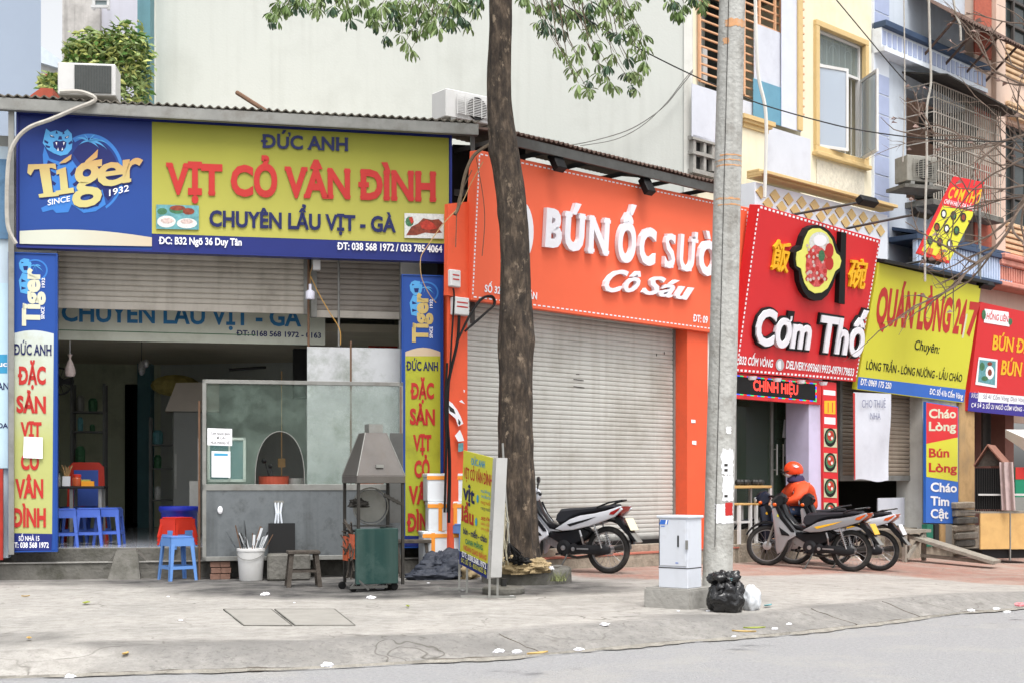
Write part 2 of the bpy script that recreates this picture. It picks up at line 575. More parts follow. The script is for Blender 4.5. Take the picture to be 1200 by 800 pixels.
class Sign:
    """things printed on or fixed to a plane; positions are read off as directions and stored as real plane coordinates"""
    def __init__(s, pl, parent, w=0.0):
        s.pl = pl; s.parent = parent; s.w = w; s.k = 0
    def lay(s):
        s.k += 1; return s.w - 0.0015 - 0.0006 * s.k
    def poly(s, pts, m, name='print', label=None):
        w = s.lay(); b = MB(s.pl.M)
        uv = [s.pl.uv(x, y, w) for x, y in pts]
        return s.face(uv, w, m, name, label)
    def face(s, uv, w, m, name='print', label=None):
        b = MB(s.pl.M); n = len(uv)
        tris = tessellate_polygon([[Vector((x, z, 0)) for x, z in uv]])
        fs = []
        for a, bb, c in tris:
            A, B, C = uv[a], uv[bb], uv[c]
            if (B[0] - A[0]) * (C[1] - A[1]) - (B[1] - A[1]) * (C[0] - A[0]) < 0: bb, c = c, bb
            fs.append((a, bb, c))
        b.add([(x, w, z) for x, z in uv], fs)
        return b.build(name, m, s.parent, label=label)
    def polys(s, lst, m, name='print', label=None):
        w = s.lay(); b = MB(s.pl.M)
        for pts in lst:
            uv = [s.pl.uv(x, y, w) for x, y in pts]
            tris = tessellate_polygon([[Vector((x, z, 0)) for x, z in uv]])
            fs = []
            for a, bb, c in tris:
                A, B, C = uv[a], uv[bb], uv[c]
                if (B[0] - A[0]) * (C[1] - A[1]) - (B[1] - A[1]) * (C[0] - A[0]) < 0: bb, c = c, bb
                fs.append((a, bb, c))
            b.add([(x, w, z) for x, z in uv], fs)
        return b.build(name, m, s.parent, label=label)
    def rect(s, pxl, yt, yb, pxr, m, name='print', label=None):
        w = s.lay(); u0, u1, v0, v1 = s.pl.R(pxl, yt, yb, pxr, w)
        return s.face([(u0, v0), (u1, v0), (u1, v1), (u0, v1)], w, m, name, label)
    def text(s, txt, p0, p1, cap, m, off=0.02, shear=0.0, ext=0.0, serif=False, name='lettering', up=(0, 1), per=False, raise_=0.0, sq=0.88, label=None):
        """txt with baseline from p0 to p1 and capital height cap (measured at p0)"""
        w = s.lay() - raise_
        a = Vector(s.pl.uv(p0[0], p0[1], w)); b = Vector(s.pl.uv(p1[0], p1[1], w))
        h = s.pl.uv(p0[0], p0[1] - cap, w)[1] - a.y
        x0, x1 = text_w(txt)
        W = b - a
        up = Vector(up) * (h / 0.682)
        def put(vs, fs, nm, mm):
            q = MB(s.pl.M)
            vv = []
            for v in vs:
                t = (v.x - x0) / (x1 - x0)
                p = a + W * t + up * v.y
                vv.append((p.x, w - v.z - (ext if ext else 0), p.y))
            q.add(vv, fs)
            return q.build(nm, mm, s.parent, label=label)
        if per:
            res = []
            xp = 0.0
            for i, ch in enumerate(txt):
                if ch == ' ': continue
                pre = txt[:i]
                ax = text_w(pre + 'I')[1] - text_w('I')[1] if pre else 0.0
                vs, fs = text_geo('O' if ch == 'Ờ' else ch, .045 if ch == 'Ờ' else off, ext, shear)
                if ch == 'Ờ':
                    vs = list(vs); fs = list(fs)
                    for q in (((.22, .93), (.34, .76), (.46, .76), (.37, .93)), ((.58, .60), (.68, .56), (.80, .74), (.69, .77))):   # grave and horn
                        k = len(vs); vs += [Vector((a_, b_, z_)) for z_ in (-ext, ext + .0006) for a_, b_ in q]
                        fs += [(k + 4, k + 5, k + 6, k + 7)] + [(k + i_, k + (i_ + 1) % 4, k + 4 + (i_ + 1) % 4, k + 4 + i_) for i_ in range(4)]
                lo = min(v.x for v in vs); hi = max(v.x for v in vs); mc = (lo + hi) / 2
                if serif:
                    vs = list(vs); fs = list(fs)
                    for (sa, sb, y0, y1) in serif_boxes(*text_geo(ch), ext=.05 + off * .6):
                        k = len(vs); ya, yb = min(y0, y1), max(y0, y1); e2 = ext + .0006
                        vs += [Vector(q) for q in ((sa, ya, -ext), (sb, ya, -ext), (sb, yb, -ext), (sa, yb, -ext), (sa, ya, e2), (sb, ya, e2), (sb, yb, e2), (sa, yb, e2))]
                        fs += [(k + 4, k + 5, k + 6, k + 7), (k, k + 1, k + 5, k + 4), (k + 1, k + 2, k + 6, k + 5), (k + 2, k + 3, k + 7, k + 6), (k + 3, k, k + 4, k + 7)]
                res.append(put([Vector((mc + (v.x - mc) * sq + ax, v.y, v.z)) for v in vs], fs, 'letter', m))
            return res
        vs, fs = text_geo(txt, off, ext, shear)
        vs = list(vs); fs = list(fs)
        if serif:
            for (sa, sb, y0, y1) in serif_boxes(text_geo(txt, 0.0, 0.0, shear)[0], fs, ext=.035 + off * .6):
                k = len(vs)
                vs += [Vector((sa, y0, .0016)), Vector((sb, y0, .0016)), Vector((sb, y1, .0016)), Vector((sa, y1, .0016))]
                fs.append((k, k + 1, k + 2, k + 3) if y1 > y0 else (k, k + 3, k + 2, k + 1))
        return put(vs, fs, name, m)
    def dashes(s, p0, p1, n, th, m, duty=0.6, name='dashed_border'):
        """stitched line between two directions, th = thickness in metres"""
        w = s.lay()
        a = Vector(s.pl.uv(*p0, w)); b = Vector(s.pl.uv(*p1, w)); d = (b - a) / n
        q = MB(s.pl.M); pr = Vector((-d.y, d.x)).normalized() * th / 2
        for i in range(n):
            s0 = a + d * i; s1 = s0 + d * duty
            vs = [(p.x, w, p.y) for p in (s0 - pr, s1 - pr, s1 + pr, s0 + pr)]
            q.add(vs, [(0, 1, 2, 3)])
        return q.build(name, m, s.parent)

def panel(pl, parent, pts, m, w0=0.0, w1=0.08, name='panel', bevel=0.0):
    b = MB(pl.M); pl.poly(b, pts, w0, w1)
    return b.build(name, m, parent, bevel=bevel)

def circle_px(cx, cy, rx, ry, n=24, a0=0, a1=360):
    return [(cx + rx * cos(radians(a0 + (a1 - a0) * i / n)), cy - ry * sin(radians(a0 + (a1 - a0) * i / n))) for i in range(n if a1 - a0 == 360 else n + 1)]
# ------------------------------------------------------------------ palette
mat('concrete', (150, 148, 143), 0.9, var=0.16, scale=2.5, bump=0.5, bscale=18, dirt=(96, 92, 84), dirt_amt=0.6)
mat('concrete_dark', (104, 102, 97), 0.92, var=0.2, scale=4, bump=0.7, bscale=22, dirt=(60, 60, 50), dirt_amt=0.8, dirt_scale=3)
mat('pole_concrete', (172, 172, 168), 0.9, var=0.12, scale=9, bump=0.7, bscale=24, streak=0.6, dirt=(112, 107, 99), dirt_amt=0.6, dirt_scale=3.4)
mat('cream_wall', (196, 199, 194), 0.9, var=0.025, scale=0.7, bump=0.1, streak=0.22, dirt=(160, 162, 156), dirt_amt=0.28, dirt_scale=0.7)
mat('grimy_wall', (198, 194, 190), 0.9, var=0.08, scale=1.5, streak=0.8, dirt=(110, 106, 102), dirt_amt=0.6, dirt_scale=0.6)
mat('bluegrey_wall', (150, 162, 180), 0.8, var=0.03, scale=1)
mat('teal_metal', (92, 132, 142), 0.5, var=0.08, scale=2, streak=0.35, dirt=(60, 88, 96), dirt_amt=0.3)
mat('plaster', (214, 214, 208), 0.9, var=0.06, scale=3, streak=0.4, dirt=(150, 146, 136), dirt_amt=0.5)
mat('room_wall', (202, 206, 182), 0.9, var=0.08, scale=1.2, streak=0.3, dirt=(96, 96, 80), dirt_amt=0.4)
mat('room_ceiling', (196, 186, 166), 0.9, var=0.08)
mat('black', (14, 14, 15), 0.6, var=0.1)
mat('dark', (38, 38, 38), 0.6, var=0.15)
mat('soot', (52, 50, 47), 0.85, var=0.3, scale=8, bump=0.3)
mat('floor_tile', (168, 172, 180), 0.12, var=0.06, scale=4)
mat('roof_sheet', (106, 101, 92), 0.9, var=0.25, scale=6, bump=0.4, dirt=(64, 58, 50), dirt_amt=0.6, dirt_scale=4)
mat('rust_sheet', (94, 76, 68), 0.85, var=0.25, scale=7, bump=0.3, dirt=(70, 54, 48), dirt_amt=0.6, dirt_scale=4)
mat('steel_grey', (138, 138, 134), 0.45, metal=0.4, var=0.12, scale=6, dirt=(92, 82, 72), dirt_amt=0.4, dirt_scale=4)
mat('steel_dark', (88, 88, 86), 0.5, metal=0.4, var=0.15, scale=6, dirt=(60, 50, 44), dirt_amt=0.5)
mat('yellow_wall', (222, 214, 190), 0.85, var=0.03, scale=1.5, streak=0.2, dirt=(205, 185, 140), dirt_amt=0.3)
mat('yellow_trim', (204, 178, 128), 0.75, var=0.08, scale=5, dirt=(172, 138, 84), dirt_amt=0.4, dirt_scale=5)
mat('diamond', (206, 178, 122), 0.5, var=0.12, scale=9, dirt=(176, 138, 80), dirt_amt=0.5, dirt_scale=9)
mat('white_paint', (206, 206, 205), 0.6, var=0.03, scale=4, dirt=(180, 176, 168), dirt_amt=0.3, dirt_scale=3)
mat('white_sheet', (198, 201, 210), 0.55, var=0.04, scale=3, dirt=(170, 172, 182), dirt_amt=0.35, dirt_scale=2.5)
mat('lilac_sheet', (204, 208, 222), 0.55, var=0.04, scale=3)
mat('teal_sheet', (98, 146, 168), 0.5, var=0.08, scale=4)
mat('peach_bars', (206, 160, 124), 0.6, var=0.1, scale=8)
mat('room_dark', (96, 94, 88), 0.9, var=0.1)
mat('blue_wall', (190, 198, 208), 0.85, var=0.05, scale=2, streak=0.35, dirt=(148, 154, 162), dirt_amt=0.35, dirt_scale=1.5)
mat('blue_tile', (160, 170, 198), 0.35, var=0.06, scale=4)
mat('tile_grout', (214, 220, 228), 0.8, var=0.03)
mat('navy_trim', (58, 74, 98), 0.6, var=0.12, scale=5)
mat('cornice_white', (216, 222, 230), 0.8, var=0.05, scale=5, dirt=(164, 166, 168), dirt_amt=0.4, dirt_scale=4)
mat('peach_wall', (208, 184, 168), 0.85, var=0.05, scale=2, streak=0.25, dirt=(176, 146, 126), dirt_amt=0.35)
mat('peach_trim', (206, 176, 142), 0.8, var=0.1, scale=6, dirt=(150, 122, 98), dirt_amt=0.5, dirt_scale=5)
mat('pink_trim', (204, 140, 124), 0.8, var=0.1, scale=6, dirt=(150, 104, 92), dirt_amt=0.5, dirt_scale=4)
mat('wood', (172, 140, 96), 0.7, var=0.15, scale=9, streak=0.3, dirt=(120, 92, 60))
mat('wood_grey', (140, 134, 124), 0.85, var=0.2, scale=10, bump=0.3, dirt=(88, 82, 74), dirt_amt=0.5, dirt_scale=6)
mat('leaf', (78, 112, 50), 0.45, var=0.3, scale=9)
mat('leaf_light', (140, 158, 102), 0.5, var=0.25, scale=9)
mat('leaf_blue', (60, 92, 60), 0.5, var=0.25, scale=9)
mat('twig', (96, 84, 70), 0.9, var=0.2, scale=20)
mat('glass_dark', (52, 58, 58), 0.08, var=0.1, scale=2)
mat('window_glass', (128, 140, 142), 0.08, var=0.1, scale=2)
mat('redroof', (160, 78, 60), 0.8, var=0.15, scale=9)

def brick_mat(name, c1, c2, cm, scale=9.0, rough=0.85, bw=0.5, rh=0.25, dist=None):
    m = bpy.data.materials.new(name); m.use_nodes = True
    t = m.node_tree; N, L = t.nodes, t.links
    b = N['Principled BSDF']; b.inputs['Roughness'].default_value = rough
    tc = N.new('ShaderNodeTexCoord')
    mp = N.new('ShaderNodeMapping')
    mp.inputs['Rotation'].default_value = (radians(90), 0, 0) if not dist else (0, 0, radians(-44))
    L.new(tc.outputs['Object'], mp.inputs['Vector'])
    br = N.new('ShaderNodeTexBrick')
    br.inputs['Color1'].default_value = lin(c1); br.inputs['Color2'].default_value = lin(c2); br.inputs['Mortar'].default_value = lin(cm)
    br.inputs['Scale'].default_value = scale; br.inputs['Mortar Size'].default_value = 0.018
    br.inputs['Brick Width'].default_value = bw; br.inputs['Row Height'].default_value = rh
    L.new(mp.outputs[0], br.inputs['Vector'])
    L.new(br.outputs[0], b.inputs['Base Color'])
    MATS[name] = m
    return m
brick_mat('redbrick', (176, 88, 66), (160, 76, 58), (150, 96, 80), 6)

# ------------------------------------------------------------------ ground
def slope(x, y):
    s = (x - 1) * .707 + (y - 16.5) * .707
    z = 0.0
    if s > 0: z -= 0.036 * min(s, 8) * min(1, s / 1.5)
    if s > 8: z -= 0.02 * (min(s, 18) - 8)
    d = -(Vector((x, y, 0)) - FR.O).dot(-FR.N)     # metres in front of the right-hand shop line
    z += 0.12 * max(0, min(1, 1 - d / 2.5)) * max(0, min(1, s / 6))
    return z

KERB = [(-14, 5.6), (-3.3, 8.72), (-1.42, 9.15), (0, 9.72), (1.34, 10.69), (2.07, 11.04), (3.17, 11.95), (4.25, 12.94), (4.95, 13.45), (8, 16.4), (12, 20.4), (30, 38)]
BACK = [(-17, 22), (-6, 23), (-4.5, 23.5), (-3, 24), (-1, 25), (0, 26), (1.5, 27), (3.5, 29), (6, 31), (10, 35), (14, 39), (30, 56)]
def arc_params():
    d = [0]
    for a, b in zip(KERB, KERB[1:]): d.append(d[-1] + math.hypot(b[0] - a[0], b[1] - a[1]))
    return d
KD = arc_params()
def along(poly, t):
    for i in range(len(KD) - 1):
        if t <= KD[i + 1] or i == len(KD) - 2:
            f = (t - KD[i]) / (KD[i + 1] - KD[i])
            return Vector((poly[i][0] * (1 - f) + poly[i + 1][0] * f, poly[i][1] * (1 - f) + poly[i + 1][1] * f))
def kerb_dist(x, y):
    p = Vector((x, y)); best = 99
    for a, b in zip(KERB, KERB[1:]):
        a = Vector(a); b = Vector(b); ab = b - a
        t = max(0, min(1, (p - a).dot(ab) / ab.length_squared))
        best = min(best, (p - a - ab * t).length)
    return best
def walk_z(x, y):
    d = kerb_dist(x, y)
    z = slope(x, y)
    n = noise.noise(Vector((x * 1.7, y * 1.7, 3.1)))
    n2 = noise.noise(Vector((x * 6, y * 6, 1.1)))
    ramp = min(1, max(0, d / (0.50 + 0.12 * n)))
    ramp = min(1, ramp * 1.12) - .04 * sin(pi * ramp)
    amp = 0.012 if d < 1.4 else 0.005
    return z - 0.125 * (1 - ramp) + amp * n + 0.35 * amp * n2

RED = [(0.55, 17.2), (0.75, 16.0), (1.0, 15.75), (1.7, 15.55), (2.7, 16.7), (3.5, 17.3), (4.6, 18.3), (5.2, 18.3), (5.7, 16.4), (7.0, 16.2), (30, 38), (26, 48), (10, 30), (2.4, 19.6)]
def inside(p, poly):
    c = False; n = len(poly)
    for i in range(n):
        a, b = poly[i], poly[(i + 1) % n]
        if (a[1] > p[1]) != (b[1] > p[1]) and p[0] < (b[0] - a[0]) * (p[1] - a[1]) / (b[1] - a[1]) + a[0]: c = not c
    return c
def soft_in(x, y):
    k = 0
    for dx, dy in ((0, 0), (.12, 0), (-.12, 0), (0, .12), (0, -.12)):
        j = 0.10 * noise.noise(Vector((x * 4, y * 4, 0)))
        k += inside((x + dx + j, y + dy + j), RED)
    return k / 5
STAINS_AND_SHADE = [(-1.5, 14.2, 2.3, 1.35, 1.4), (-2.9, 15.2, 2.4, 1.0, 1.0), (-0.3, 14.5, 1.8, 1.4, 1.2), (-4.6, 15.2, 2.0, 0.7, 0.6), (0.5, 14.3, 1.1, 0.9, 0.8), (1.6, 13.0, 1.0, 0.8, 0.22),
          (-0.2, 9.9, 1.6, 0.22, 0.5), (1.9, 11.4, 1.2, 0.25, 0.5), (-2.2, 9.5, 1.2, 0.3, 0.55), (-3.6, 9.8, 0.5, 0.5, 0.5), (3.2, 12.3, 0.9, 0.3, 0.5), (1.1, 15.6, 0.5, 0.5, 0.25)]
def stain(x, y):  # grease marks, also painted in place of contact shade under things
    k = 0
    for cx, cy, rx, ry, a in STAINS_AND_SHADE:
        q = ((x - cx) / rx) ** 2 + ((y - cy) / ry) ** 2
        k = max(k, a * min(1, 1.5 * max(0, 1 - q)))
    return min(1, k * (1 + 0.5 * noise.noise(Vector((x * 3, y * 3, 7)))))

def ground_mat():
    m = bpy.data.materials.new('pavement'); m.use_nodes = True
    t = m.node_tree; N, L = t.nodes, t.links
    b = N['Principled BSDF']; b.inputs['Roughness'].default_value = 0.9
    geo = N.new('ShaderNodeNewGeometry')
    def no(scale, det=8, rough=0.65, sx=1, sy=1, rot=0):
        mp = N.new('ShaderNodeMapping'); mp.inputs['Scale'].default_value = (sx, sy, 1)
        mp.inputs['Rotation'].default_value = (0, 0, rot)
        L.new(geo.outputs['Position'], mp.inputs['Vector'])
        n = N.new('ShaderNodeTexNoise'); n.inputs['Scale'].default_value = scale
        n.inputs['Detail'].default_value = det; n.inputs['Roughness'].default_value = rough
        L.new(mp.outputs[0], n.inputs['Vector']); return n.outputs[0]
    def mr(x, a, bb, c=0, d=1):
        r = N.new('ShaderNodeMapRange')
        for k, v in zip(('From Min', 'From Max', 'To Min', 'To Max'), (a, bb, c, d)): r.inputs[k].default_value = v
        L.new(x, r.inputs['Value']); return r.outputs[0]
    def mix(f, a, bb):
        x = N.new('ShaderNodeMix'); x.data_type = 'RGBA'
        if isinstance(f, float): x.inputs['Factor'].default_value = f
        else: L.new(f, x.inputs['Factor'])
        for k, v in (('A', a), ('B', bb)):
            if isinstance(v, tuple): x.inputs[k].default_value = lin(v)
            else: L.new(v, x.inputs[k])
        return x.outputs['Result']
    def mul(a, bb):
        x = N.new('ShaderNodeMath'); x.operation = 'MULTIPLY'
        L.new(a, x.inputs[0])
        if isinstance(bb, float): x.inputs[1].default_value = bb
        else: L.new(bb, x.inputs[1])
        return x.outputs[0]
    at = N.new('ShaderNodeAttribute'); at.attribute_name = 'zones'
    sp = N.new('ShaderNodeSeparateColor'); L.new(at.outputs['Color'], sp.inputs[0])
    c = mix(mr(no(1.1), 0.35, 0.65), (172, 168, 162), (153, 150, 145))
    c = mix(mr(no(9, 10), 0.45, 0.72, 0, 0.7), c, (122, 118, 112))
    c = mix(mr(no(2.6, 10, .75, 1, 2.4), 0.52, 0.62, 0, 0.45), c, (186, 183, 178))
    c = mix(mr(no(1.7, 9, .7, 1, 1.6), 0.55, 0.68, 0, 0.5), c, (118, 115, 110))
    c = mix(mr(no(60, 4), 0.5, 0.8, 0, 0.5), c, (92, 90, 84))
    # red tiles in the far pavement, worn through in patches
    br = N.new('ShaderNodeTexBrick'); mp = N.new('ShaderNodeMapping')
    mp.inputs['Rotation'].default_value = (0, 0, radians(-44)); L.new(geo.outputs['Position'], mp.inputs['Vector'])
    L.new(mp.outputs[0], br.inputs['Vector'])
    br.inputs['Color1'].default_value = lin((168, 124, 110)); br.inputs['Color2'].default_value = lin((152, 114, 102)); br.inputs['Mortar'].default_value = lin((112, 98, 90))
    br.inputs['Scale'].default_value = 4.0; br.inputs['Mortar Size'].default_value = 0.02
    red = mix(mr(no(1.6, 9, .75), 0.42, 0.6, 0, 0.85), br.outputs[0], (158, 144, 134))
    red = mix(mr(no(14, 8), 0.5, 0.75, 0, 0.5), red, (124, 100, 90))
    c = mix(sp.outputs[0], c, red)
    # greasy ground round the grills, doubling as painted contact shade under things
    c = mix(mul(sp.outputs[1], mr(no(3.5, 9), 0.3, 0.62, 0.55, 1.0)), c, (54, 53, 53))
    c = mix(mul(sp.outputs[2], mr(no(7, 10, .75), 0.3, 0.62, 0.25, 0.95)), c, (122, 120, 117))
    c = mix(mul(sp.outputs[2], mr(no(22, 6, .8), 0.52, 0.7, 0, 0.8)), c, (84, 82, 78))
    # cracks
    vo = N.new('ShaderNodeTexVoronoi'); vo.feature = 'DISTANCE_TO_EDGE'; vo.inputs['Scale'].default_value = 0.9
    n2 = N.new('ShaderNodeTexNoise'); n2.inputs['Scale'].default_value = 3
    L.new(geo.outputs['Position'], n2.inputs['Vector'])
    ad = N.new('ShaderNodeVectorMath'); ad.operation = 'MULTIPLY_ADD'
    L.new(n2.outputs['Color'], ad.inputs[0]); ad.inputs[1].default_value = (0.5, 0.5, 0.5); L.new(geo.outputs['Position'], ad.inputs[2])
    L.new(ad.outputs[0], vo.inputs['Vector'])
    crack = mul(mr(vo.outputs['Distance'], 0.0, 0.012, 1, 0), mr(no(0.7), 0.45, 0.6))
    crack2 = mul(crack, 0.75)
    c = mix(crack2, c, (70, 66, 58))
    L.new(c, b.inputs['Base Color'])
    bp = N.new('ShaderNodeBump'); bp.inputs['Strength'].default_value = 0.6; bp.inputs['Distance'].default_value = 0.012
    L.new(no(16, 10, 0.75), bp.inputs['Height'])
    L.new(bp.outputs[0], b.inputs['Normal'])
    return m

def build_walk():
    nu = 330; rows = [0, .06, .12, .18, .24, .3, .36, .42, .5, .6, .75, .9, 1.1, 1.4]
    while rows[-1] < 8: rows.append(rows[-1] + 0.14)
    while rows[-1] < 18: rows.append(rows[-1] + 0.9)
    t0, t1 = 7.5, 38.0
    vs, zones = [], []
    for r in rows:
        for i in range(nu + 1):
            t = t0 + (t1 - t0) * i / nu
            K = along(KERB, t); B = along(BACK, t); d = (B - K).normalized()
            if r == 0: p = K.copy()
            else: p = K + d * r
            z = walk_z(p.x, p.y)
            vs.append((p.x, p.y, z - (0.02 if r == 0 else 0)))
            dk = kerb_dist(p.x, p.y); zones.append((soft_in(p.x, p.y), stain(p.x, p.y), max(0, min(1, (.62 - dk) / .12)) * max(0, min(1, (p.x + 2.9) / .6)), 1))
    fs = []
    for j in range(len(rows) - 1):
        for i in range(nu):
            a = j * (nu + 1) + i
            fs.append((a, a + 1, a + nu + 2, a + nu + 1))
    me = bpy.data.meshes.new('pavement'); me.from_pydata(vs, [], fs)
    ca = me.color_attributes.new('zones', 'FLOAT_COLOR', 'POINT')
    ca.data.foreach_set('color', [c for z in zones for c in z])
    me.polygons.foreach_set('use_smooth', [True] * len(me.polygons))
    me.materials.append(ground_mat())
    o = bpy.data.objects.new('pavement', me); COL.objects.link(o); WM[o.name] = IDN; o['kind'] = 'structure'
    return o
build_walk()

def road_mat():
    m = mat('asphalt', (150, 150, 151), 0.9, var=0.14, scale=38, bump=0.8, bscale=70, dirt=(166, 163, 157), dirt_amt=0.6, dirt_scale=0.9)
    return m
def build_road():
    b = MB()
    def fn(u, v):
        x = -30 + 70 * u; y = -6 + 50 * v
        s = (x - 1) * .707 + (y - 16.5) * .707
        z = -0.128
        if s > 0: z -= 0.036 * min(s, 8) * min(1, s / 1.5)
        if s > 8: z -= 0.02 * (min(s, 18) - 8)
        return (x, y, z + 0.004 * noise.noise(Vector((x, y, 0))))
    b.grid(fn, 140, 100)
    return b.build('road', road_mat(), smooth=True, kind='structure')
build_road()
MB().box(-900, 900, -300, 900, -1.3, -1.2).build('ground', 'concrete_dark', kind='structure')

# two cast covers let into the pavement, and the long repair joints
def cover(px0, px1, y0, y1, label):
    b = MB(); z = 0.0
    pts = [P(px0, y0, CAM_H * FPX / (y0 - 560)), P(px1, y0, CAM_H * FPX / (y0 - 560)), P(px1 + 24, y1, CAM_H * FPX / (y1 - 560)), P(px0 + 24, y1, CAM_H * FPX / (y1 - 560))]
    zz = max(walk_z(p.x, p.y) for p in pts) + 0.006
    r = thing('pavement_cover', label, 'cover', IDN, (pts[0].x, pts[0].y, 0), group='flat covers let into the pavement')
    b.hexa([(p.x, p.y, zz - 0.03) for p in pts] + [(p.x, p.y, zz) for p in pts])
    b.build('slab', mat('cover_concrete', (150, 147, 141), 0.9, var=0.1, scale=5, bump=0.4), r)
    g = MB()
    for i in range(4):
        a, c = pts[i], pts[(i + 1) % 4]
        g.bar((a.x, a.y, zz - 0.003), (c.x, c.y, zz - 0.003), 0.009, 0.010)
    g.build('rim', 'concrete_dark', r)
cover(262, 318, 714, 733, 'left one of two flat concrete covers in the pavement in front of the counter')
cover(322, 392, 714, 733, 'right one of two flat concrete covers in the pavement in front of the counter')

def gutter(name, m_, off, wd, seed_, lab=None, t0=8, t1=34, thr=-.15):
    """dirt and grit gathered along the foot of the kerb"""
    vs, fs = [], []; n = 700; o_ = seed_ * 5.1
    for i in range(n + 1):
        t = t0 + (t1 - t0) * i / n; K = along(KERB, t); K2 = along(KERB, t + .05); d = (K2 - K).normalized(); nn = Vector((-d.y, d.x))
        w = max(.003, wd * (thr + .6 + .9 * noise.noise(Vector((t * 1.3, o_, 0))) + .5 * noise.noise(Vector((t * 7, o_, 2)))))
        j = .03 * noise.noise(Vector((t * 2, o_, 5)))
        for q in (-w, w * .4):
            p = K + nn * (off + q + j); s_ = (p.x - 1) * .707 + (p.y - 16.5) * .707
            zr = -.128 - (0.036 * min(s_, 8) * min(1, s_ / 1.5) if s_ > 0 else 0)
            vs.append((p.x, p.y, max(zr + .009, walk_z(p.x, p.y) + .006 if q > 0 else -9) if q > 0 else zr + .009))
    for i in range(n): a = 2 * i; fs.append((a, a + 2, a + 3, a + 1))
    b = MB(); b.add(vs, fs); return b.build(name, m_, kind='stuff')
gutter('gutter_dirt', mat('gutter', (96, 90, 82), .95, var=.3, scale=9, bump=.8), .0, .08, 1, 'dark dirt gathered along the foot of the kerb')
gutter('gutter_grit', mat('grit', (140, 136, 128), .95, var=.25, scale=14, bump=.8), -.07, .09, 2, 'pale grit along the road edge', thr=-.35)
b = MB()
for t in (14.9, 18.3, 19.3):
    K = along(KERB, t); K2 = along(KERB, t + .05); d = (K2 - K).normalized(); nn = Vector((-d.y, d.x)) + d * rnd.uniform(-.5, .3)
    pts = []
    for i in range(7):
        p = K + nn * (.03 + .4 * i / 6) + d * rnd.uniform(-.015, .015); pts.append((p.x, p.y, walk_z(p.x, p.y) + .001))
    b.tube(pts, [rnd.uniform(.003, .006) for _ in pts], 4)
b.build('kerb_joint', 'gutter', kind='stuff')
# ------------------------------------------------------------------ buildings behind
# long blank wall of the tall house behind the row
_c = FR.off(0.9); _c = _c.M @ Vector((_c.u(811.5), 0, 0)); _a = Vector(((177 - 600) / 1600 * 22.6, 22.6, 0))
WALL = Pl(_a, _c - _a)
tall = thing('tall_house', 'tall house with a long blank cream side wall rising behind the shop roofs', 'house', WALL.M, (8, 0, 0))
b = MB(WALL.M); u1 = WALL.u(811)
b.box(0, u1, 0, 5, 0, 16); b.build('wall', 'cream_wall', tall)
b = MB(WALL.M); b.box(-0.02, 0.08, -0.03, 0, 0, 16); b.box(u1 - 0.12, u1 + 0.01, -0.03, 0, 0, 16); b.build('corner_strip', 'plaster', tall)
# teal duct against its corner
b = MB(); a = P(161, 560, 22.3); c = P(176, 560, 22.3)
r = thing('drain_duct', 'teal square metal duct running up the left corner of the cream wall', 'duct', IDN, (a.x, 22.3, 0))
b.box(a.x, c.x, 22.3, 22.55, 0, 16); b.build('duct', 'teal_metal', r)
b = MB()
for z in (5.2, 7.6, 8.0, 10.4): b.box(a.x - .01, c.x + .01, 22.285, 22.3, z, z + .04)
b.build('band', 'teal_metal', r)

# weathered house with a tilted window
H = Pl(P(73, 560, 30) * 1.0, (1, 0.02, 0)); H.O.z = 0; H = Pl(H.O, (1, 0.02, 0))
r = thing('weathered_house', 'weathered grey and lilac house side with one small white window, behind the shrub', 'house', H.M, (1, 0, 0))
b = MB(H.M); H.rect(b, 73, -150, 700, 117, 0, 3); b.build('wall', 'grimy_wall', r, label='streaked dark grey plaster strip')
b = MB(H.M); H.rect(b, 117, -150, 700, 170, 0.15, 3); b.build('wall', mat('lilac_wall', (198, 198, 208), 0.85, var=0.04, streak=0.2, dirt=(150, 148, 152)), r)
b = MB(H.M)
u0, u1, v0, v1 = H.R(112, 2, 16, 132, -0.1)
for (x0, x1, z0, z1) in ((u0, u1, v1 - .06, v1), (u0, u1, v0, v0 + .06), (u0, u0 + .06, v0, v1), (u1 - .06, u1, v0, v1)): b.box(x0, x1, -.35 + (v1 - z1) * -.6, -.3 + (v1 - z1) * -.6, z0, z1)
w = b.build('window', 'white_paint', r)
b = MB(H.M); b.box(u0 + .06, u1 - .06, -.32, -.3, v0 + .06, v1 - .06); b.build('pane', 'window_glass', w)

# blue grey house at the far left
G = Pl(Vector((P(-200, 560, 22).x, 22, 0)), (1, .36, 0))
b = MB(G.M); G.rect(b, -200, -150, 700, 48, 0, 4)
b.build('grey_house', 'bluegrey_wall', label='plain blue grey house wall at the far left above the roof', cat='house')
# far roofs in the gap
F = Pl((0, 60, 0), (1, 0, 0))
r = thing('far_house', 'pale far house with a sloping roof glimpsed in the narrow gap at the left', 'house', F.M, (-20, 0, 0))
b = MB(F.M); F.rect(b, 44, 72, 700, 80, 0, 6); b.build('wall', 'white_paint', r)
b = MB(F.M); F.poly(b, [(42, 50), (82, 78), (82, 84), (42, 72)], -0.4, 6); b.build('roof', mat('far_roof', (196, 206, 216), 0.7), r)
F2 = Pl((0, 40, 0), (1, 0, 0))
r = thing('far_house', 'low far house with a red roof edge in the narrow gap at the left', 'house', F2.M, (-13, 0, 0))
b = MB(F2.M); F2.rect(b, 44, 92, 700, 80, 0, 6); b.build('wall', 'plaster', r)
b = MB(F2.M); F2.poly(b, [(42, 86), (82, 89), (82, 94), (42, 92)], -0.4, 6); b.build('roof', 'redroof', r)
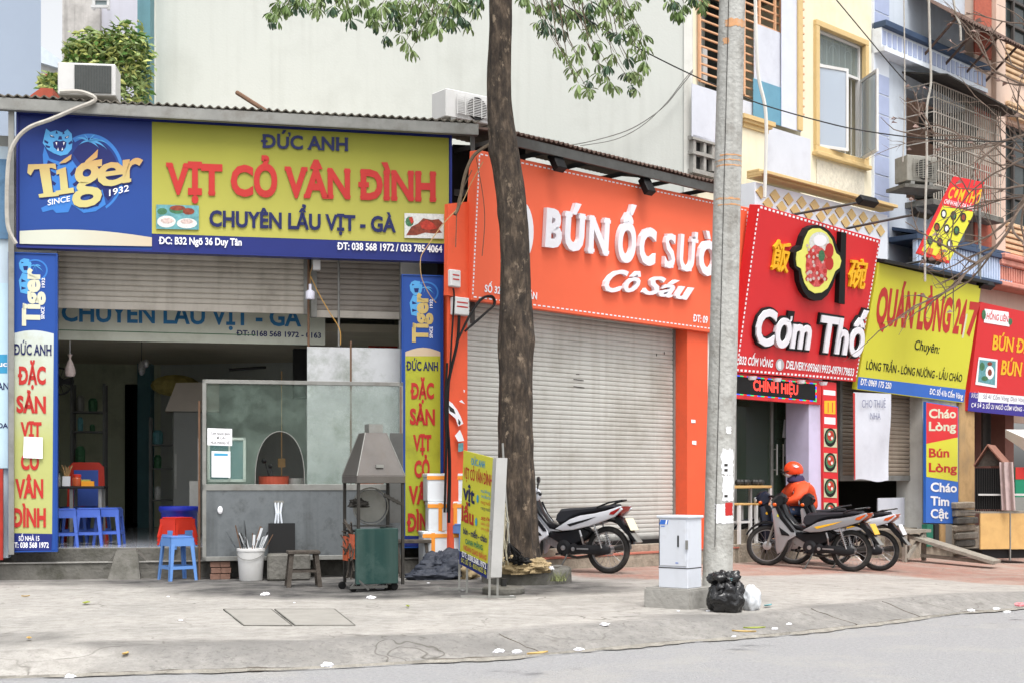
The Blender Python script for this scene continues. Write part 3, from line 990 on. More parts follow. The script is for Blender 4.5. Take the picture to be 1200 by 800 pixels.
# red roof corner
q = Pl(P(30, 560, 18), (1, 0.1, 0)); q = Pl((q.O.x, q.O.y, 0), (1, 0.1, 0))
b = MB(q.M); q.poly(b, [(33, 114), (48, 103), (62, 104), (62, 116), (33, 118)], 0, 0.5)
b.build('roof_corner', 'redroof', label='small red painted roof corner poking up beside the left air conditioner', cat='roof')

# ------------------------------------------------------------------ yellow house
FY = FR.off(0.9)
yh = thing('yellow_house', 'cream and yellow house front with a framed window, patched balcony and diamond tiled parapet', 'house', FY.M, (FY.u(900), 0, 0))
def part(pl, parent, name, m, lst, w0, w1, **kw):
    """one mesh of upright boxes given as (left px, top y, bottom y, right px)"""
    b = MB(pl.M)
    for (a, t, bo, c) in lst: pl.rect(b, a, t, bo, c, w0, w1, at=min(w0, 0) if w0 < 0 else w0)
    return b.build(name, m, parent, **kw)
b = MB(FY.M)
ub = [FY.u(p) for p in (812, 872, 938, 955, 1013, 1021)]
_, zt = FY.uv(940, 200)
z_sill = FY.uv(955, 170)[1]; z_head = FY.uv(955, 30)[1]
b.box(ub[2], ub[3], 0, .3, 2.5, 16); b.box(ub[4], ub[5], 0, .3, 2.5, 16); b.box(ub[3], ub[4], 0, .3, 2.5, z_sill); b.box(ub[3], ub[4], 0, .3, z_head, 16)
b.box(ub[0], ub[2], .0, .3, 2.5, FY.uv(812, 200)[1])
b.box(ub[0], ub[2], 0, .3, FY.uv(812, -60)[1], 16)
b.box(ub[0], ub[5], 3.5, 3.6, 2.5, 16); b.box(ub[0], ub[0] + .12, .0, 3.5, 2.5, 16); b.box(ub[5] - .15, ub[5], .3, 3.5, 2.5, 16); b.box(ub[2], ub[2] + .2, .3, 3.5, 2.5, 16)
b.build('wall', 'yellow_wall', yh)
b = MB(FY.M); b.box(ub[0], ub[5], 0.3, 3.5, FY.uv(812, -60)[1], FY.uv(812, -60)[1] + .2); b.box(ub[0], ub[5], .3, 3.5, FY.uv(812, 204)[1], FY.uv(812, 200)[1]); b.build('floor_slab', 'room_dark', yh)
# barred opening
b = MB(FY.M)
u0, u1, v0, v1 = FY.R(818, -60, 95, 843, -.02)
n = 15
for i in range(n + 1):
    z = v0 + (v1 - v0) * i / n; b.box(u0, u1, -.05, -.02, z - .012, z + .012)
for u in (u0, u1): b.box(u - .022, u + .022, -.065, -.03, v0, v1)
u0b, u1b, _, _ = FY.R(870, -60, 95, 888, -.02)
for i in range(n + 1):
    z = v0 + (v1 - v0) * i / n; b.box(u0b, FY.u(940), -.05, -.02, z - .012, z + .012)
for u in (u0b, u1b, FY.u(905), FY.u(912)): b.box(u - .022, u + .022, -.065, -.03, v0, v1)
b.build('window_bars', 'peach_bars', yh)
part(FY, yh, 'inner_window', 'white_paint', [(824, 55, 97, 829)], .5, .55)
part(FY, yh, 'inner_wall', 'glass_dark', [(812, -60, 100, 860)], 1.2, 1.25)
# patch panels
def sheet(a, t, bo, c, w, m, label, skew=0):
    b = MB(FY.M); u0, u1, v0, v1 = FY.R(a, t, bo, c, -w)
    b.hexa([(u0, -w, v0), (u1, -w - skew, v0), (u1, -w - skew + .012, v0), (u0, -w + .012, v0), (u0, -w, v1), (u1, -w, v1), (u1, -w + .012, v1), (u0, -w + .012, v1)])
    return b.build('patch_panel', m, yh, label=label)
sheet(811, 98, 160, 884, .10, 'white_sheet', 'wide white patch panel behind the concrete pole')
sheet(884, 27, 96, 917, .12, 'white_sheet', 'white patch panel above the teal one')
sheet(916, -40, 148, 939, .16, 'lilac_sheet', 'tall lilac patch panel')
sheet(883, 92, 138, 917, .14, 'teal_sheet', 'teal patch panel')
sheet(899, 148, 206, 950, .20, 'white_sheet', 'white patch panel at the foot of the balcony')
part(FY, yh, 'trim_strip', 'yellow_trim', [(936, -60, 152, 941)], -.2, -.17)
# pillar with moulded cap
b = MB(FY.M)
FY.rect(b, 869, 148, 225, 898, -.32, 0, at=-.32)
b.build('pillar', 'yellow_wall', yh)
b = MB(FY.M)
for (a, t, bo, c, w) in ((866, 134, 139, 903, .42), (868, 139, 143, 901, .39), (870, 143, 149, 899, .35)): FY.rect(b, a, t, bo, c, -w, .02, at=-.32)
b.build('pillar_cap', 'yellow_trim', yh)
# grey baluster panel on the left
b = MB(FY.M)
FY.rect(b, 812, 158, 163, 845, -.1, 0, at=-.1); FY.rect(b, 812, 176, 180, 845, -.1, 0, at=-.1); FY.rect(b, 812, 197, 202, 845, -.1, 0, at=-.1)
for p in (814, 826, 836): FY.rect(b, p, 158, 200, p + 3, -.08, 0, at=-.1)
b.build('baluster', 'concrete', yh)
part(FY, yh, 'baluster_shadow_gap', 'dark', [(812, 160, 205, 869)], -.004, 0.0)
# framed window with two open sashes
u0, u1, v0, v1 = FY.R(957, 32, 172, 1011, 0)
b = MB(FY.M)
f = .10
for (x0, x1, z0, z1) in ((u0 - f, u1 + f, v1, v1 + f), (u0 - f, u1 + f, v0 - f, v0), (u0 - f, u0, v0, v1), (u1, u1 + f, v0, v1)): b.box(x0, x1, -.07, .02, z0, z1)
fr = b.build('window_surround', 'yellow_trim', yh, bevel=.008)
b = MB(FY.M)
t = .045
for (x0, x1, z0, z1) in ((u0, u1, v1 - t, v1), (u0, u1, v0, v0 + t), (u0, u0 + t, v0 + t, v1 - t), (u1 - t, u1, v0 + t, v1 - t)): b.box(x0, x1, .05, .12, z0, z1)
zm = v0 + (v1 - v0) * .70
b.box(u0 + t, u1 - t, .055, .115, zm, zm + t)
wf = b.build('window', 'white_paint', yh)
b = MB(FY.M); b.box(u0 + t, u1 - t, .08, .09, zm + t, v1 - t); b.build('pane', glass_mat('pane_thin', (150, 160, 160), .35), wf)
b = MB(FY.M)
for i in range(7):
    x = u0 + t + (u1 - u0 - 2 * t) * (i + .5) / 7; b.box(x - .008, x + .008, .14, .15, v0, v1)
for k in range(3):
    cx = u0 + (u1 - u0) * (k + .5) / 3
    b.tube([(cx + .13 * cos(a), .145, v1 - .28 + .16 * sin(a)) for a in [pi * i / 8 for i in range(9)]], .007, 5)
b.build('window_grille', 'white_paint', wf)
def sash(hu, ang, wid, nm):
    T = FY.M @ Tr(hu, 0.04, 0) @ Rz(ang)
    b = MB(T); q = .05
    for (x0, x1, z0, z1) in ((0, wid, zm - q, zm), (0, wid, v0, v0 + q), (0, q, v0 + q, zm - q), (wid - q, wid, v0 + q, zm - q)):
        b.box(x0, x1, -.02, .02, z0, z1)
    s_ = b.build('sash', 'white_paint', wf)
    b = MB(T); b.box(q, wid - q, -.004, .004, v0 + q, zm - q); b.build('pane', glass_mat('pane_pale', (190, 200, 215), .6), wf)
hw = (u1 - u0) / 2
sash(u0, -0.30, hw, 'sash'); sash(u1, pi + 0.95, hw, 'sash'); sash(u0 + hw * .35, -0.15, hw * .6, 'sash')
part(FY, yh, 'curtain_wall', mat('inner_pale', (150, 150, 146), .9, var=.05), [(950, 20, 190, 1018)], .9, .95)
# sill and stone apron
b = MB(FY.M); b.box(u0 - .14, u1 + .12, -.12, 0, v0 - f - .07, v0 - f); b.build('window_sill', 'yellow_trim', yh, bevel=.01)
b = MB(FY.M); b.box(u0 - .02, u1 + .02, -.02, 0, v0 - f - .85, v0 - f - .12); b.build('apron_panel', mat('stucco', (206, 200, 184), .95, var=.15, scale=14, bump=.6), yh)
# cornice and diamond parapet in front
FC = FR.off(0.35)
b = MB(FC.M)
uc0, uc1 = FC.u(878), FC.u(1034)
zc = FC.uv(890, 203)[1]
for (h0, h1, w) in ((.07, .10, .22), (.10, .15, .3), (.15, .19, .18)): b.box(uc0, uc1, -w, .05, zc + h0 - .19, zc + h1 - .19)
b.build('cornice', 'yellow_trim', yh, bevel=.006)
b = MB(FC.M); b.box(uc0, uc1, -.1, .5, zc - .95, zc - .19); b.build('parapet', 'tile_grout', yh)
du = .36
me_d = None; k = 0
u = uc0 + .15
while u < uc1 - .1:
    for row in range(2):
        cu = u + (row % 2) * du / 2; cz = zc - .33 - row * .15
        if cu > uc1 - .12: continue
        if me_d is None:
            b = MB(FC.M); h = .135; hz = .10
            b.prism([(cu - h, cz), (cu, cz - hz), (cu + h, cz), (cu, cz + hz)], -.118, -.1)
            d0 = b.build('diamond_tile', 'diamond', yh); me_d = (cu, cz)
        else:
            d = d0.copy(); COL.objects.link(d); WM[d.name] = WM[d0.name]
            d.matrix_basis = Tr(cu - me_d[0], 0, cz - me_d[1])
    u += du

# ------------------------------------------------------------------ pale blue house
FB = FR.off(0.9)
bh = thing('blue_house', 'pale blue and white house front with tiled pilaster, navy cornice and caged balcony', 'house', FB.M, (FB.u(1080), 0, 0))
c0, c1 = FB.u(1021), FB.u(1143)
ug0, ug1 = FB.u(1062), FB.u(1141)
zg0, zg1 = FB.uv(1062, 232)[1], FB.uv(1062, 104)[1]
b = MB(FB.M)
b.box(c0, ug0, 0, .3, 2.5, 17); b.box(ug0, ug1, 0, .3, zg1, 17); b.box(ug0, ug1, 0, .3, 2.5, zg0); b.box(ug1, c1, 0, .3, 2.5, 17); b.box(c0, c1, 2.4, 2.5, 2.5, 17)
b.build('wall', 'blue_wall', bh)
# tiled pilaster, one tile at a time
b = MB(FB.M); FB.rect(b, 1021, -120, 300, 1039, -.05, 0, at=0); b.build('pilaster', 'tile_grout', bh)
pu0, pu1 = FB.u(1022), FB.u(1038.5)
z = FB.uv(1021, 275)[1]
tile_mesh = None
while z < 14:
    if not (FB.uv(1021, 62)[1] - .35 < z < FB.uv(1021, 38)[1]):
        if tile_mesh is None:
            b = MB(FB.M); b.box(pu0, pu1, -.062, -.05, z, z + .33); t0_ = b.build('tile', 'blue_tile', bh); tz = z; tile_mesh = 1
        else:
            d = t0_.copy(); COL.objects.link(d); WM[d.name] = WM[t0_.name]; d.matrix_basis = Tr(0, 0, z - tz)
    z += .36
# cornice
zc = FB.uv(1040, 42)[1]
b = MB(FB.M)
b.box(c0, c1 + .05, -.30, 0, zc - .02, zc + .10)
b.build('cornice', 'navy_trim', bh, bevel=.015)
b = MB(FB.M); b.box(c0, c1, -.20, 0, zc - .36, zc - .02); b.box(c0, c1, -.26, 0, zc - .44, zc - .36); b.build('frieze', 'cornice_white', bh)
b = MB(FB.M); u = c0 + .03
while u < c1 - .1:
    b.box(u, u + .12, -.212, -.2, zc - .31, zc - .07); u += .175
b.build('frieze_tiles', 'blue_tile', bh, kind='stuff')
# caged balcony
b = MB(FB.M)
cw = -.55
for i in range(30):
    x = ug0 + (ug1 - ug0) * i / 29; b.tube([(x, cw, zg0 - .1), (x, cw, zg1)], .011, 5)
for i in range(9):
    z = zg0 - .1 + (zg1 - zg0 + .1) * i / 8; b.tube([(ug0, cw, z), (ug1, cw, z)], .013, 5); b.tube([(ug0, cw, z), (ug0, 0, z)], .012, 5)
b.build('balcony_cage', mat('cage_paint', (176, 170, 160), .6, var=.15, scale=8, dirt=(120, 96, 76), dirt_amt=.5, dirt_scale=7), bh, kind='stuff')
b = MB(FB.M); b.box(ug0 - .05, ug1 + .1, cw - .02, 0, zg0 - .2, zg0 - .1); b.build('balcony_floor', 'concrete_dark', bh)
b = MB(FB.M); u_ = ug0 - .1
b.hexa([(ug0 - .15, cw - .35, zg1 + .02), (ug1 + .35, cw - .35, zg1 - .18), (ug1 + .35, 0, zg1 + .05), (ug0 - .15, 0, zg1 + .25), (ug0 - .15, cw - .35, zg1 + .05), (ug1 + .35, cw - .35, zg1 - .15), (ug1 + .35, 0, zg1 + .08), (ug0 - .15, 0, zg1 + .28)])
b.build('balcony_canopy', 'soot', bh)
# things stacked in the cage
b = MB(FB.M)
for i in range(26):
    x = rnd.uniform(ug0 + .1, ug1 - .4); z = rnd.uniform(zg0, zg1 - .4); s = rnd.uniform(.1, .35)
    b.box(x, x + s, -.35, -.05, z, z + s * rnd.uniform(.4, 1.2))
b.build('stored_bundles', 'soot', bh, kind='stuff')
# upper canopy with struts
b = MB(FB.M)
k0, k1 = FB.u(1062), FB.u(1150)
zu = FB.uv(1062, -14)[1]
nn = 60
def canopy(u, v):
    x = k0 + (k1 - k0) * u
    return (x, -1.0 * (1 - v), zu - .75 + .75 * v + .018 * sin(x * 2 * pi / .1))
b.grid(canopy, 220, 4)
b.build('upper_canopy', 'rust_sheet', bh, solid=.01)
b = MB(FB.M)
bs_ = [MB(FB.M) for _ in range(4)]
for i in range(4):
    x = k0 + .3 + (k1 - k0 - .5) * i / 3
    bs_[i].bar((x, -.02, zu - 1.35), (x, -.85, zu - .66), .035); bs_[i].build('strut', 'rust_sheet', bh)
b.bar((k0, -.9, zu - .72), (k1, -.9, zu - .72), .04)
b.build('rail', 'rust_sheet', bh)
# lower ribbed band under the balcony
zb = FB.uv(1045, 283)[1]
d0, d1 = FB.u(1040), FB.u(1153)
b = MB(FB.M)
def band(u, v):
    x = d0 + (d1 - d0) * u
    return (x, -.55 + .1 * v, zb - .5 + .42 * v + 0.0)
i = 0; x = d0
while x < d1:
    b.box(x, x + .055, -.57, -.5, zb - .48, zb - .05); b.box(x + .055, x + .1, -.55, -.5, zb - .48, zb - .05); x += .1
b.build('ribbed_band', mat('ribs', (178, 192, 214), .6, var=.06, dirt=(140, 146, 156), dirt_amt=.4), bh, kind='stuff')
b = MB(FB.M); b.box(d0 - .05, d1 + .05, -.62, 0, zb - .05, zb + .04); b.box(d0 - .02, d1 + .05, -.62, -.1, zb - .54, zb - .48); b.build('band_cap', 'navy_trim', bh, bevel=.01)
b = MB(FB.M); b.hexa([(d0 + .15, -.6, zb + .05), (d1 - .1, -.6, zb + .05), (d1 - .1, 0, zb + .2), (d0 + .15, 0, zb + .2), (d0 + .15, -.6, zb + .11), (d1 - .1, -.6, zb + .11), (d1 - .1, 0, zb + .26), (d0 + .15, 0, zb + .26)]); b.build('ledge_roof', 'navy_trim', bh)

# ------------------------------------------------------------------ peach house
FP = FR.off(0.7)
ph = thing('peach_house', 'peach house front with red brick strips, dark windows and ribbed balcony mouldings', 'house', FP.M, (FP.u(1180), 0, 0))
e0, e1 = FP.u(1142), FP.u(1330)
w0_, w1_ = FP.u(1173), FP.u(1250)
def zz(p, y, w=0): return FP.uv(p, y, w)[1]
b = MB(FP.M)
b.box(e0, w0_, 0, .35, 2.5, 18)
b.box(w1_, e1, 0, .35, 2.5, 18)
b.box(w0_, w1_, 0, .35, 2.5, zz(1173, 262)); b.box(w0_, w1_, 0, .35, zz(1173, 140), zz(1173, 45)); b.box(w0_, w1_, 0, .35, zz(1173, -40), 18)
b.box(e0, e1, 2.6, 2.7, 2.5, 18)
b.build('wall', 'peach_wall', ph)
for q in ((1142.5, -80, 62, 1162), (1142.5, 106, 134, 1162), (1142.5, 190, 292, 1162)): part(FP, ph, 'brick_strip', 'redbrick', [q], -.03, 0)
b = MB(FP.M)
FP.rect(b, 1162, -80, 300, 1173, -.10, 0, at=0)
b.build('pilaster', 'peach_wall', ph, bevel=.01)
def dark_window(yt, yb):
    b = MB(FP.M); v0, v1 = zz(1173, yb), zz(1173, yt)
    n = 4
    for i in range(n + 1):
        x = w0_ + .05 + (w1_ - w0_ - .1) * i / n; b.box(x - .03, x + .03, .1, .16, v0, v1)
    for z in (v0 + .02, v0 + (v1 - v0) * .3, v0 + (v1 - v0) * .65, v1 - .05): b.box(w0_, w1_, .11, .15, z, z + .05)
    w = b.build('window', mat('dark_frame', (74, 70, 68), .6, var=.1), ph)
    b = MB(FP.M); b.box(w0_, w1_, .17, .18, v0, v1); b.build('pane', 'glass_dark', w)
dark_window(-40, 45); dark_window(140, 262)
# ribbed mouldings under each window
for (yt, n) in ((48, 7), (120, 3), (262, 6)):
    b = MB(FP.M); z = zz(1173, yt)
    for i in range(n):
        b.box(w0_ - .02, e1, -.18 + .02 * i, 0, z - .1 * i - .075, z - .1 * i)
    b.build('moulding', 'peach_trim', ph, bevel=.012)
b = MB(FP.M); z = zz(1160, 302)
for i, (h, w) in enumerate(((.10, .5), (.12, .44), (.3, .36), (.10, .42))):
    b.box(FP.u(1150), e1, -w, 0, z - h, z); z -= h
b.build('pink_cornice', 'pink_trim', ph, bevel=.02)
b = MB(FP.M); x = FP.u(1152); z = zz(1160, 302) - .24
while x < e1: b.box(x, x + .05, -.38, -.36, z - .24, z); x += .1
b.build('cornice_ribs', 'pink_trim', ph, kind='stuff')

# wall strip behind the shops' signs, and dark soffits
rb = thing('shop_row', 'low shop row structure behind the red, yellow and far red signs', 'building', FR.M, (FR.u(1000), 0, 0))
b = MB(FR.M)
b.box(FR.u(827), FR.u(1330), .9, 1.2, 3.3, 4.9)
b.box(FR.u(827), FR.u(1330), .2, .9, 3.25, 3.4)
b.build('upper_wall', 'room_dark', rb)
# ------------------------------------------------------------------ duck restaurant (left)
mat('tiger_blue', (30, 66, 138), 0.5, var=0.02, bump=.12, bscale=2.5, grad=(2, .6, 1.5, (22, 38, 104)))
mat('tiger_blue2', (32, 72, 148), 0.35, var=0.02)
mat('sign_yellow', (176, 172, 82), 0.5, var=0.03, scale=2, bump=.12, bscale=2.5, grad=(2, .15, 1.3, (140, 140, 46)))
mat('sign_blue', (30, 42, 112), 0.4, var=0.03)
mat('print_red', (180, 46, 42), 0.45, var=0.03)
mat('print_navy', (28, 34, 84), 0.45, var=0.03)
mat('print_white', (232, 232, 236), 0.5, var=0.02)
mat('print_cream', (198, 200, 186), 0.4, var=0.02, grad=(0, -2.0, -.9, (196, 178, 152)))
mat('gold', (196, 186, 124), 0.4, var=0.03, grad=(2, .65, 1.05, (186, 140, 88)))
mat('gold2', (190, 168, 104), 0.4, var=0.03)
mat('tiger_light', (82, 158, 214), 0.4, var=0.04)
mat('tiger_mid', (54, 118, 194), 0.4, var=0.04)
mat('tiger_dark', (24, 34, 96), 0.4, var=0.04)
mat('pale_gold', (204, 204, 180), 0.4, var=0.03)
mat('slat_warm', (190, 183, 172), 0.55, metal=0.15, var=0.05, scale=1.5, streak=0.35, dirt=(120, 110, 98), dirt_amt=0.45, dirt_scale=1.4)
mat('slat_grey', (190, 190, 185), 0.5, metal=0.1, var=0.04, scale=1.5, streak=0.3, dirt=(132, 124, 110), dirt_amt=0.4, dirt_scale=.8)

rest = thing('restaurant', 'open fronted duck restaurant with stone threshold, dim room and corrugated roof edge', 'restaurant', FL.M, (2.5, 0.3, 0))
U0, U1 = FL.u(-60), FL.u(546)
D = 7.0
fl, op0, op1 = .345, FL.u(66, .4), FL.u(470, .4)
b = MB(FL.M); b.box(U0, U1, .30, D, .18, fl); b.build('floor', 'floor_tile', rest)
b = MB(FL.M); b.box(U0, U1, .28, .42, .0, fl - .004)
b.box(U0, U1, 0.0, .30, -.1, .185)
b.build('step', 'concrete_dark', rest, bevel=.012)
b = MB(FL.M); b.box(U0, U1, -.02, .04, .185, .2); b.build('step_edge', 'concrete', rest)
b = MB(FL.M)
ra, rb_, rc, rd = FL.u(136), FL.u(161), FL.u(126), FL.u(166)
b.hexa([(rc, -.22, -.05), (rd, -.22, -.05), (rd, .3, -.05), (rc, .3, -.05), (ra, -.02, fl - .02), (rb_, -.02, fl - .02), (rb_, .3, fl - .005), (ra, .3, fl - .005)])
b.hexa([(ra - .18, .0, .1), (rb_ + .2, .0, .1), (rb_ + .2, .29, .1), (ra - .18, .29, .1), (ra, -.03, fl - .05), (rb_, -.03, fl - .05), (rb_, .29, fl - .03), (ra, .29, fl - .03)])
b.build('ramp', 'concrete_dark', rest, bevel=.015, seg=2)
# walls of the room: jambs, sides, back with a dark doorway, ceiling
b = MB(FL.M)
b.box(U0, op0, .38, .62, fl, 5.1); b.box(op1, U1, .38, .62, fl, 5.1); b.box(op0, op1, .40, .62, 3.85, 5.1)
b.build('front_wall', 'plaster', rest)
b = MB(FL.M)
b.box(U0, U0 + .15, .62, D, fl, 5.0); b.box(U1 - .2, U1 - .05, .62, D, fl, 5.0)
dn0, dn1 = FL.u(146, D), FL.u(181, D)
b.box(U0 - .6, dn0, D, D + .15, 0, 4.0); b.box(dn1, U1 + 1.6, D, D + .15, 0, 4.0); b.box(dn0, dn1, D, D + .15, 2.7, 4.0)
b.build('wall', 'room_wall', rest)
b = MB(FL.M); b.box(dn0 - .05, dn1 + .05, D + 2.5, D + 2.6, 0, 3); b.box(dn0 - .06, dn0 - .01, D + .15, D + 2.5, 0, 3); b.box(dn1 + .01, dn1 + .06, D + .15, D + 2.5, 0, 3); b.box(dn0 - .06, dn1 + .06, D + .15, D + 2.6, 2.7, 2.75); b.box(dn0 - .06, dn1 + .06, D, D + 2.6, fl - .1, fl + .002)
b.build('passage', 'dark', rest)
b = MB(FL.M); b.box(U0, U1, 1.25, D, 3.02, 3.12); b.box(U0, U1, .62, D, 4.95, 5.05); b.build('ceiling', 'room_ceiling', rest)
# roof
b = MB(FL.M)
per = .095
def rf(u, v):
    x = U0 - .2 + (U1 + .12 - U0 + .2) * u
    return (x, -.30 + v * 2.6, 5.395 + .55 * v + .014 * sin(2 * pi * x / per) + .012 * noise.noise(Vector((x * 1.3, v * 9, 0))))
b.grid(rf, 640, 4)
b.build('roof', 'roof_sheet', rest, solid=.012)
b = MB(FL.M); b.box(U0 - .2, U1 + .1, -.29, -.26, 5.24, 5.365); b.box(U0 - .2, U1 + .1, -.29, -.2, 5.235, 5.245)
b.build('fascia_beam', 'steel_grey', rest)
b = MB(FL.M)
x = U0
while x < U1 + .1:
    b.box(x, x + .04, -.26, 1.5, 5.28, 5.34); x += 1.05
b.box(U1 + .02, U1 + .07, -.22, -.17, 3.0, 5.3); b.box(U1 - .12, U1 + .3, .2, .25, 4.6, 4.68)
b.build('roof_support', 'steel_dark', rest)
b = MB(FL.M); b.box(U1 - .04, U1 + .9, .7, .8, 2.5, 5.35); b.build('dark_gap_wall', 'dark', rest)

# wide name board
SB = FL.off(-.12)
sg = thing('shop_sign', 'wide blue and yellow board over the restaurant with a roaring animal emblem and red capitals', 'sign', SB.M, (2.5, 0, 3.8))
u0, v1 = SB.uv(22, 134); _, v0 = SB.uv(22, 288); u1_, _ = SB.uv(527, 160)
b = MB(SB.M); b.box(u0, u1_, 0, .12, v0, v1); b.build('board', 'sign_blue', sg, bevel=.004)
b = MB(SB.M); t = .025
for (x0, x1, z0, z1) in ((u0 - t, u1_ + t, v1, v1 + t), (u0 - t, u1_ + t, v0 - t, v0), (u0 - t, u0, v0, v1), (u1_, u1_ + t, v0, v1)): b.box(x0, x1, -.02, .13, z0, z1)
b.build('frame', 'sign_blue', sg)
S = Sign(SB, sg)
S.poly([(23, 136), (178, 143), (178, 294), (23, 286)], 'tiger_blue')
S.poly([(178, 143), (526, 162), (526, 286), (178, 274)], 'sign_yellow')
# emblem: ring, palm, crouching cat, wordmark
ring = circle_px(104, 204, 41, 47, 40, -60, 118); ring_i = circle_px(105, 205, 36.5, 43, 40, -60, 118)
S.poly(ring + ring_i[::-1], 'tiger_mid')
S.poly(circle_px(105, 205, 34, 40, 30, -50, 108) + [(85, 180)], 'tiger_dark')
def frond(x0, y0, x1, y1, bend, wd):
    mx, my = (x0 + x1) / 2, (y0 + y1) / 2 - bend
    out, back = [], []
    for i in range(7):
        t = i / 6; x = (1 - t) ** 2 * x0 + 2 * t * (1 - t) * mx + t * t * x1; y = (1 - t) ** 2 * y0 + 2 * t * (1 - t) * my + t * t * y1
        w = wd * sin(pi * min(1, t + .12)) ** .7
        out.append((x, y - w)); back.append((x, y + w))
    return out + back[::-1]
S.polys([frond(104, 166, *e) for e in ((88, 163, 5, 1.2), (92, 171, 4, 1), (98, 158, 3, 1), (112, 158, 3, 1), (120, 166, 5, 1.2), (126, 176, 7, 1.4), (116, 174, 4, 1.2), (128, 170, 7, 1))], 'tiger_light')
body = [(52, 172), (58, 186), (70, 190), (82, 184), (90, 196), (96, 212), (100, 226), (92, 238), (98, 246), (108, 238), (120, 222), (124, 240), (112, 248), (98, 250), (94, 247), (84, 240), (80, 249), (66, 250), (62, 246), (50, 249), (48, 244), (57, 240), (58, 226), (52, 212), (51, 196), (50, 182)]
S.poly(body, 'tiger_mid')
head = [(54, 151), (59, 155), (66, 153), (74, 156), (79, 152), (84, 157), (85, 166), (84, 175), (79, 181), (71, 183), (63, 180), (56, 176), (50, 168), (52, 159)]
S.poly(head, 'tiger_light')
S.polys([[(62, 167), (66, 165), (70, 166), (74, 165), (78, 167), (77, 173), (73, 178), (68, 177), (63, 173)],
         [(58, 158), (63, 160), (64, 162), (59, 161)], [(76, 161), (81, 159), (80, 162), (76, 163)], [(69, 160), (72, 160), (73, 164), (68, 164)],
         [(52, 164), (57, 167), (56, 169), (52, 167)], [(53, 170), (59, 172), (58, 174), (54, 173)], [(84, 165), (80, 168), (81, 170), (85, 168)], [(66, 153), (68, 157), (65, 157)], [(74, 154), (73, 158), (76, 157)],
         [(56, 188), (68, 194), (66, 197), (55, 193)], [(55, 198), (66, 204), (63, 207), (54, 203)], [(88, 196), (82, 204), (84, 207), (91, 201)], [(93, 210), (85, 216), (87, 219), (96, 215)],
         [(55, 208), (66, 215), (64, 218), (55, 213)], [(60, 226), (70, 228), (69, 231), (60, 229)], [(108, 226), (102, 238), (105, 239), (113, 229)], [(118, 228), (112, 242), (115, 242), (121, 230)]], 'tiger_dark')
S.polys([[(65, 167), (67, 167), (66.5, 171)], [(74, 167), (76, 167), (74.5, 171)], [(67, 177), (68, 173), (69, 177)], [(72, 177), (73, 173), (74, 176)], [(59, 158.5), (63, 160.3), (60, 160)], [(77, 161.2), (80.5, 160), (78.5, 162)]], 'print_white')
# wordmark: shadowed gold slab letters on a rising baseline
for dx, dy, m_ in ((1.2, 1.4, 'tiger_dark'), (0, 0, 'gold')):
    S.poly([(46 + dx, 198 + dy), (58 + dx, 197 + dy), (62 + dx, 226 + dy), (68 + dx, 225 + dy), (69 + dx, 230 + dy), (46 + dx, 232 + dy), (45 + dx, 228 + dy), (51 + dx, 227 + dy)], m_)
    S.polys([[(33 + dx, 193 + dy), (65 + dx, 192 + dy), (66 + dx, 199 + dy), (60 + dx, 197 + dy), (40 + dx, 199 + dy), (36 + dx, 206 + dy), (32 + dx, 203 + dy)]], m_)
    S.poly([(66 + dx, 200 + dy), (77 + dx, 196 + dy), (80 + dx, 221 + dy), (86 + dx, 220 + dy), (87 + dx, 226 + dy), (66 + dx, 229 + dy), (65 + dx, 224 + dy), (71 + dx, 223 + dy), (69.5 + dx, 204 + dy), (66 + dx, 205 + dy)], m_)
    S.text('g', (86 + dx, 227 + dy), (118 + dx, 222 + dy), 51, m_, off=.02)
    S.text('e', (115 + dx, 219 + dy), (144 + dx, 215 + dy), 38, m_, off=.02)
    S.text('r', (145 + dx, 214 + dy), (166 + dx, 211 + dy), 38, m_, off=.02, serif=True)
    S.polys([[(69 + dx, 192 + dy), (75 + dx, 187 + dy), (84 + dx, 181 + dy), (83 + dx, 187 + dy), (77 + dx, 191 + dy)],
             [(99 + dx, 200 + dy), (97 + dx, 194 + dy), (101 + dx, 188 + dy), (109 + dx, 181 + dy), (115 + dx, 175 + dy), (114 + dx, 185 + dy), (107 + dx, 189 + dy), (101 + dx, 193 + dy)]], m_)
S.text('SINCE', (56, 241), (82, 236), 6.2, 'print_white', off=.012)
S.text('1932', (128, 230), (151, 224), 7.2, 'print_white', off=.012)
arcp = [(23 + 155 * i / 16, 271 - 3 * sin(pi * i / 16) + 7.5 * (i / 16) ** 2) for i in range(17)]
S.poly([(23, 286)] + arcp + [(178, 289)], 'print_cream')
# yellow half
S.text('ĐỨC ANH', (306, 173), (407, 177), 15, 'print_navy', off=.03, serif=True)
S.text('VỊT CỎ VÂN ĐÌNH', (197, 226), (509, 235), 33, 'print_red', off=.045, serif=True)
S.text('CHUYÊN LẨU VỊT - GÀ', (246, 265), (463, 272), 17.5, 'print_navy', off=.035)
S.text('ĐC: B32 Ngõ 36 Duy Tân', (186, 286), (283, 288), 8, 'print_white', off=.03)
S.text('ĐT: 038 568 1972 / 033 785 4064', (395, 292.5), (518, 296), 8, 'print_white', off=.03)
mat('food_white', (208, 210, 206), .5, var=.2, scale=40)
mat('food_green', (64, 110, 76), .5, var=.4, scale=30)
mat('food_brown', (128, 60, 42), .5, var=.5, scale=22)
mat('food_red', (176, 58, 44), .5, var=.5, scale=25)
mat('food_dark', (44, 44, 42), .5, var=.3, scale=25)
mat('food_teal', (96, 150, 156), .5, var=.3, scale=20)
def bowl_photo(S, x0, y0, x1, y1, back, k=1):
    S.poly([(x0, y0), (x1, y0 + 1.3 * k), (x1, y1 + 1 * k), (x0, y1)], back)
bowl_photo(S, 183, 240, 233, 268.5, 'food_teal')
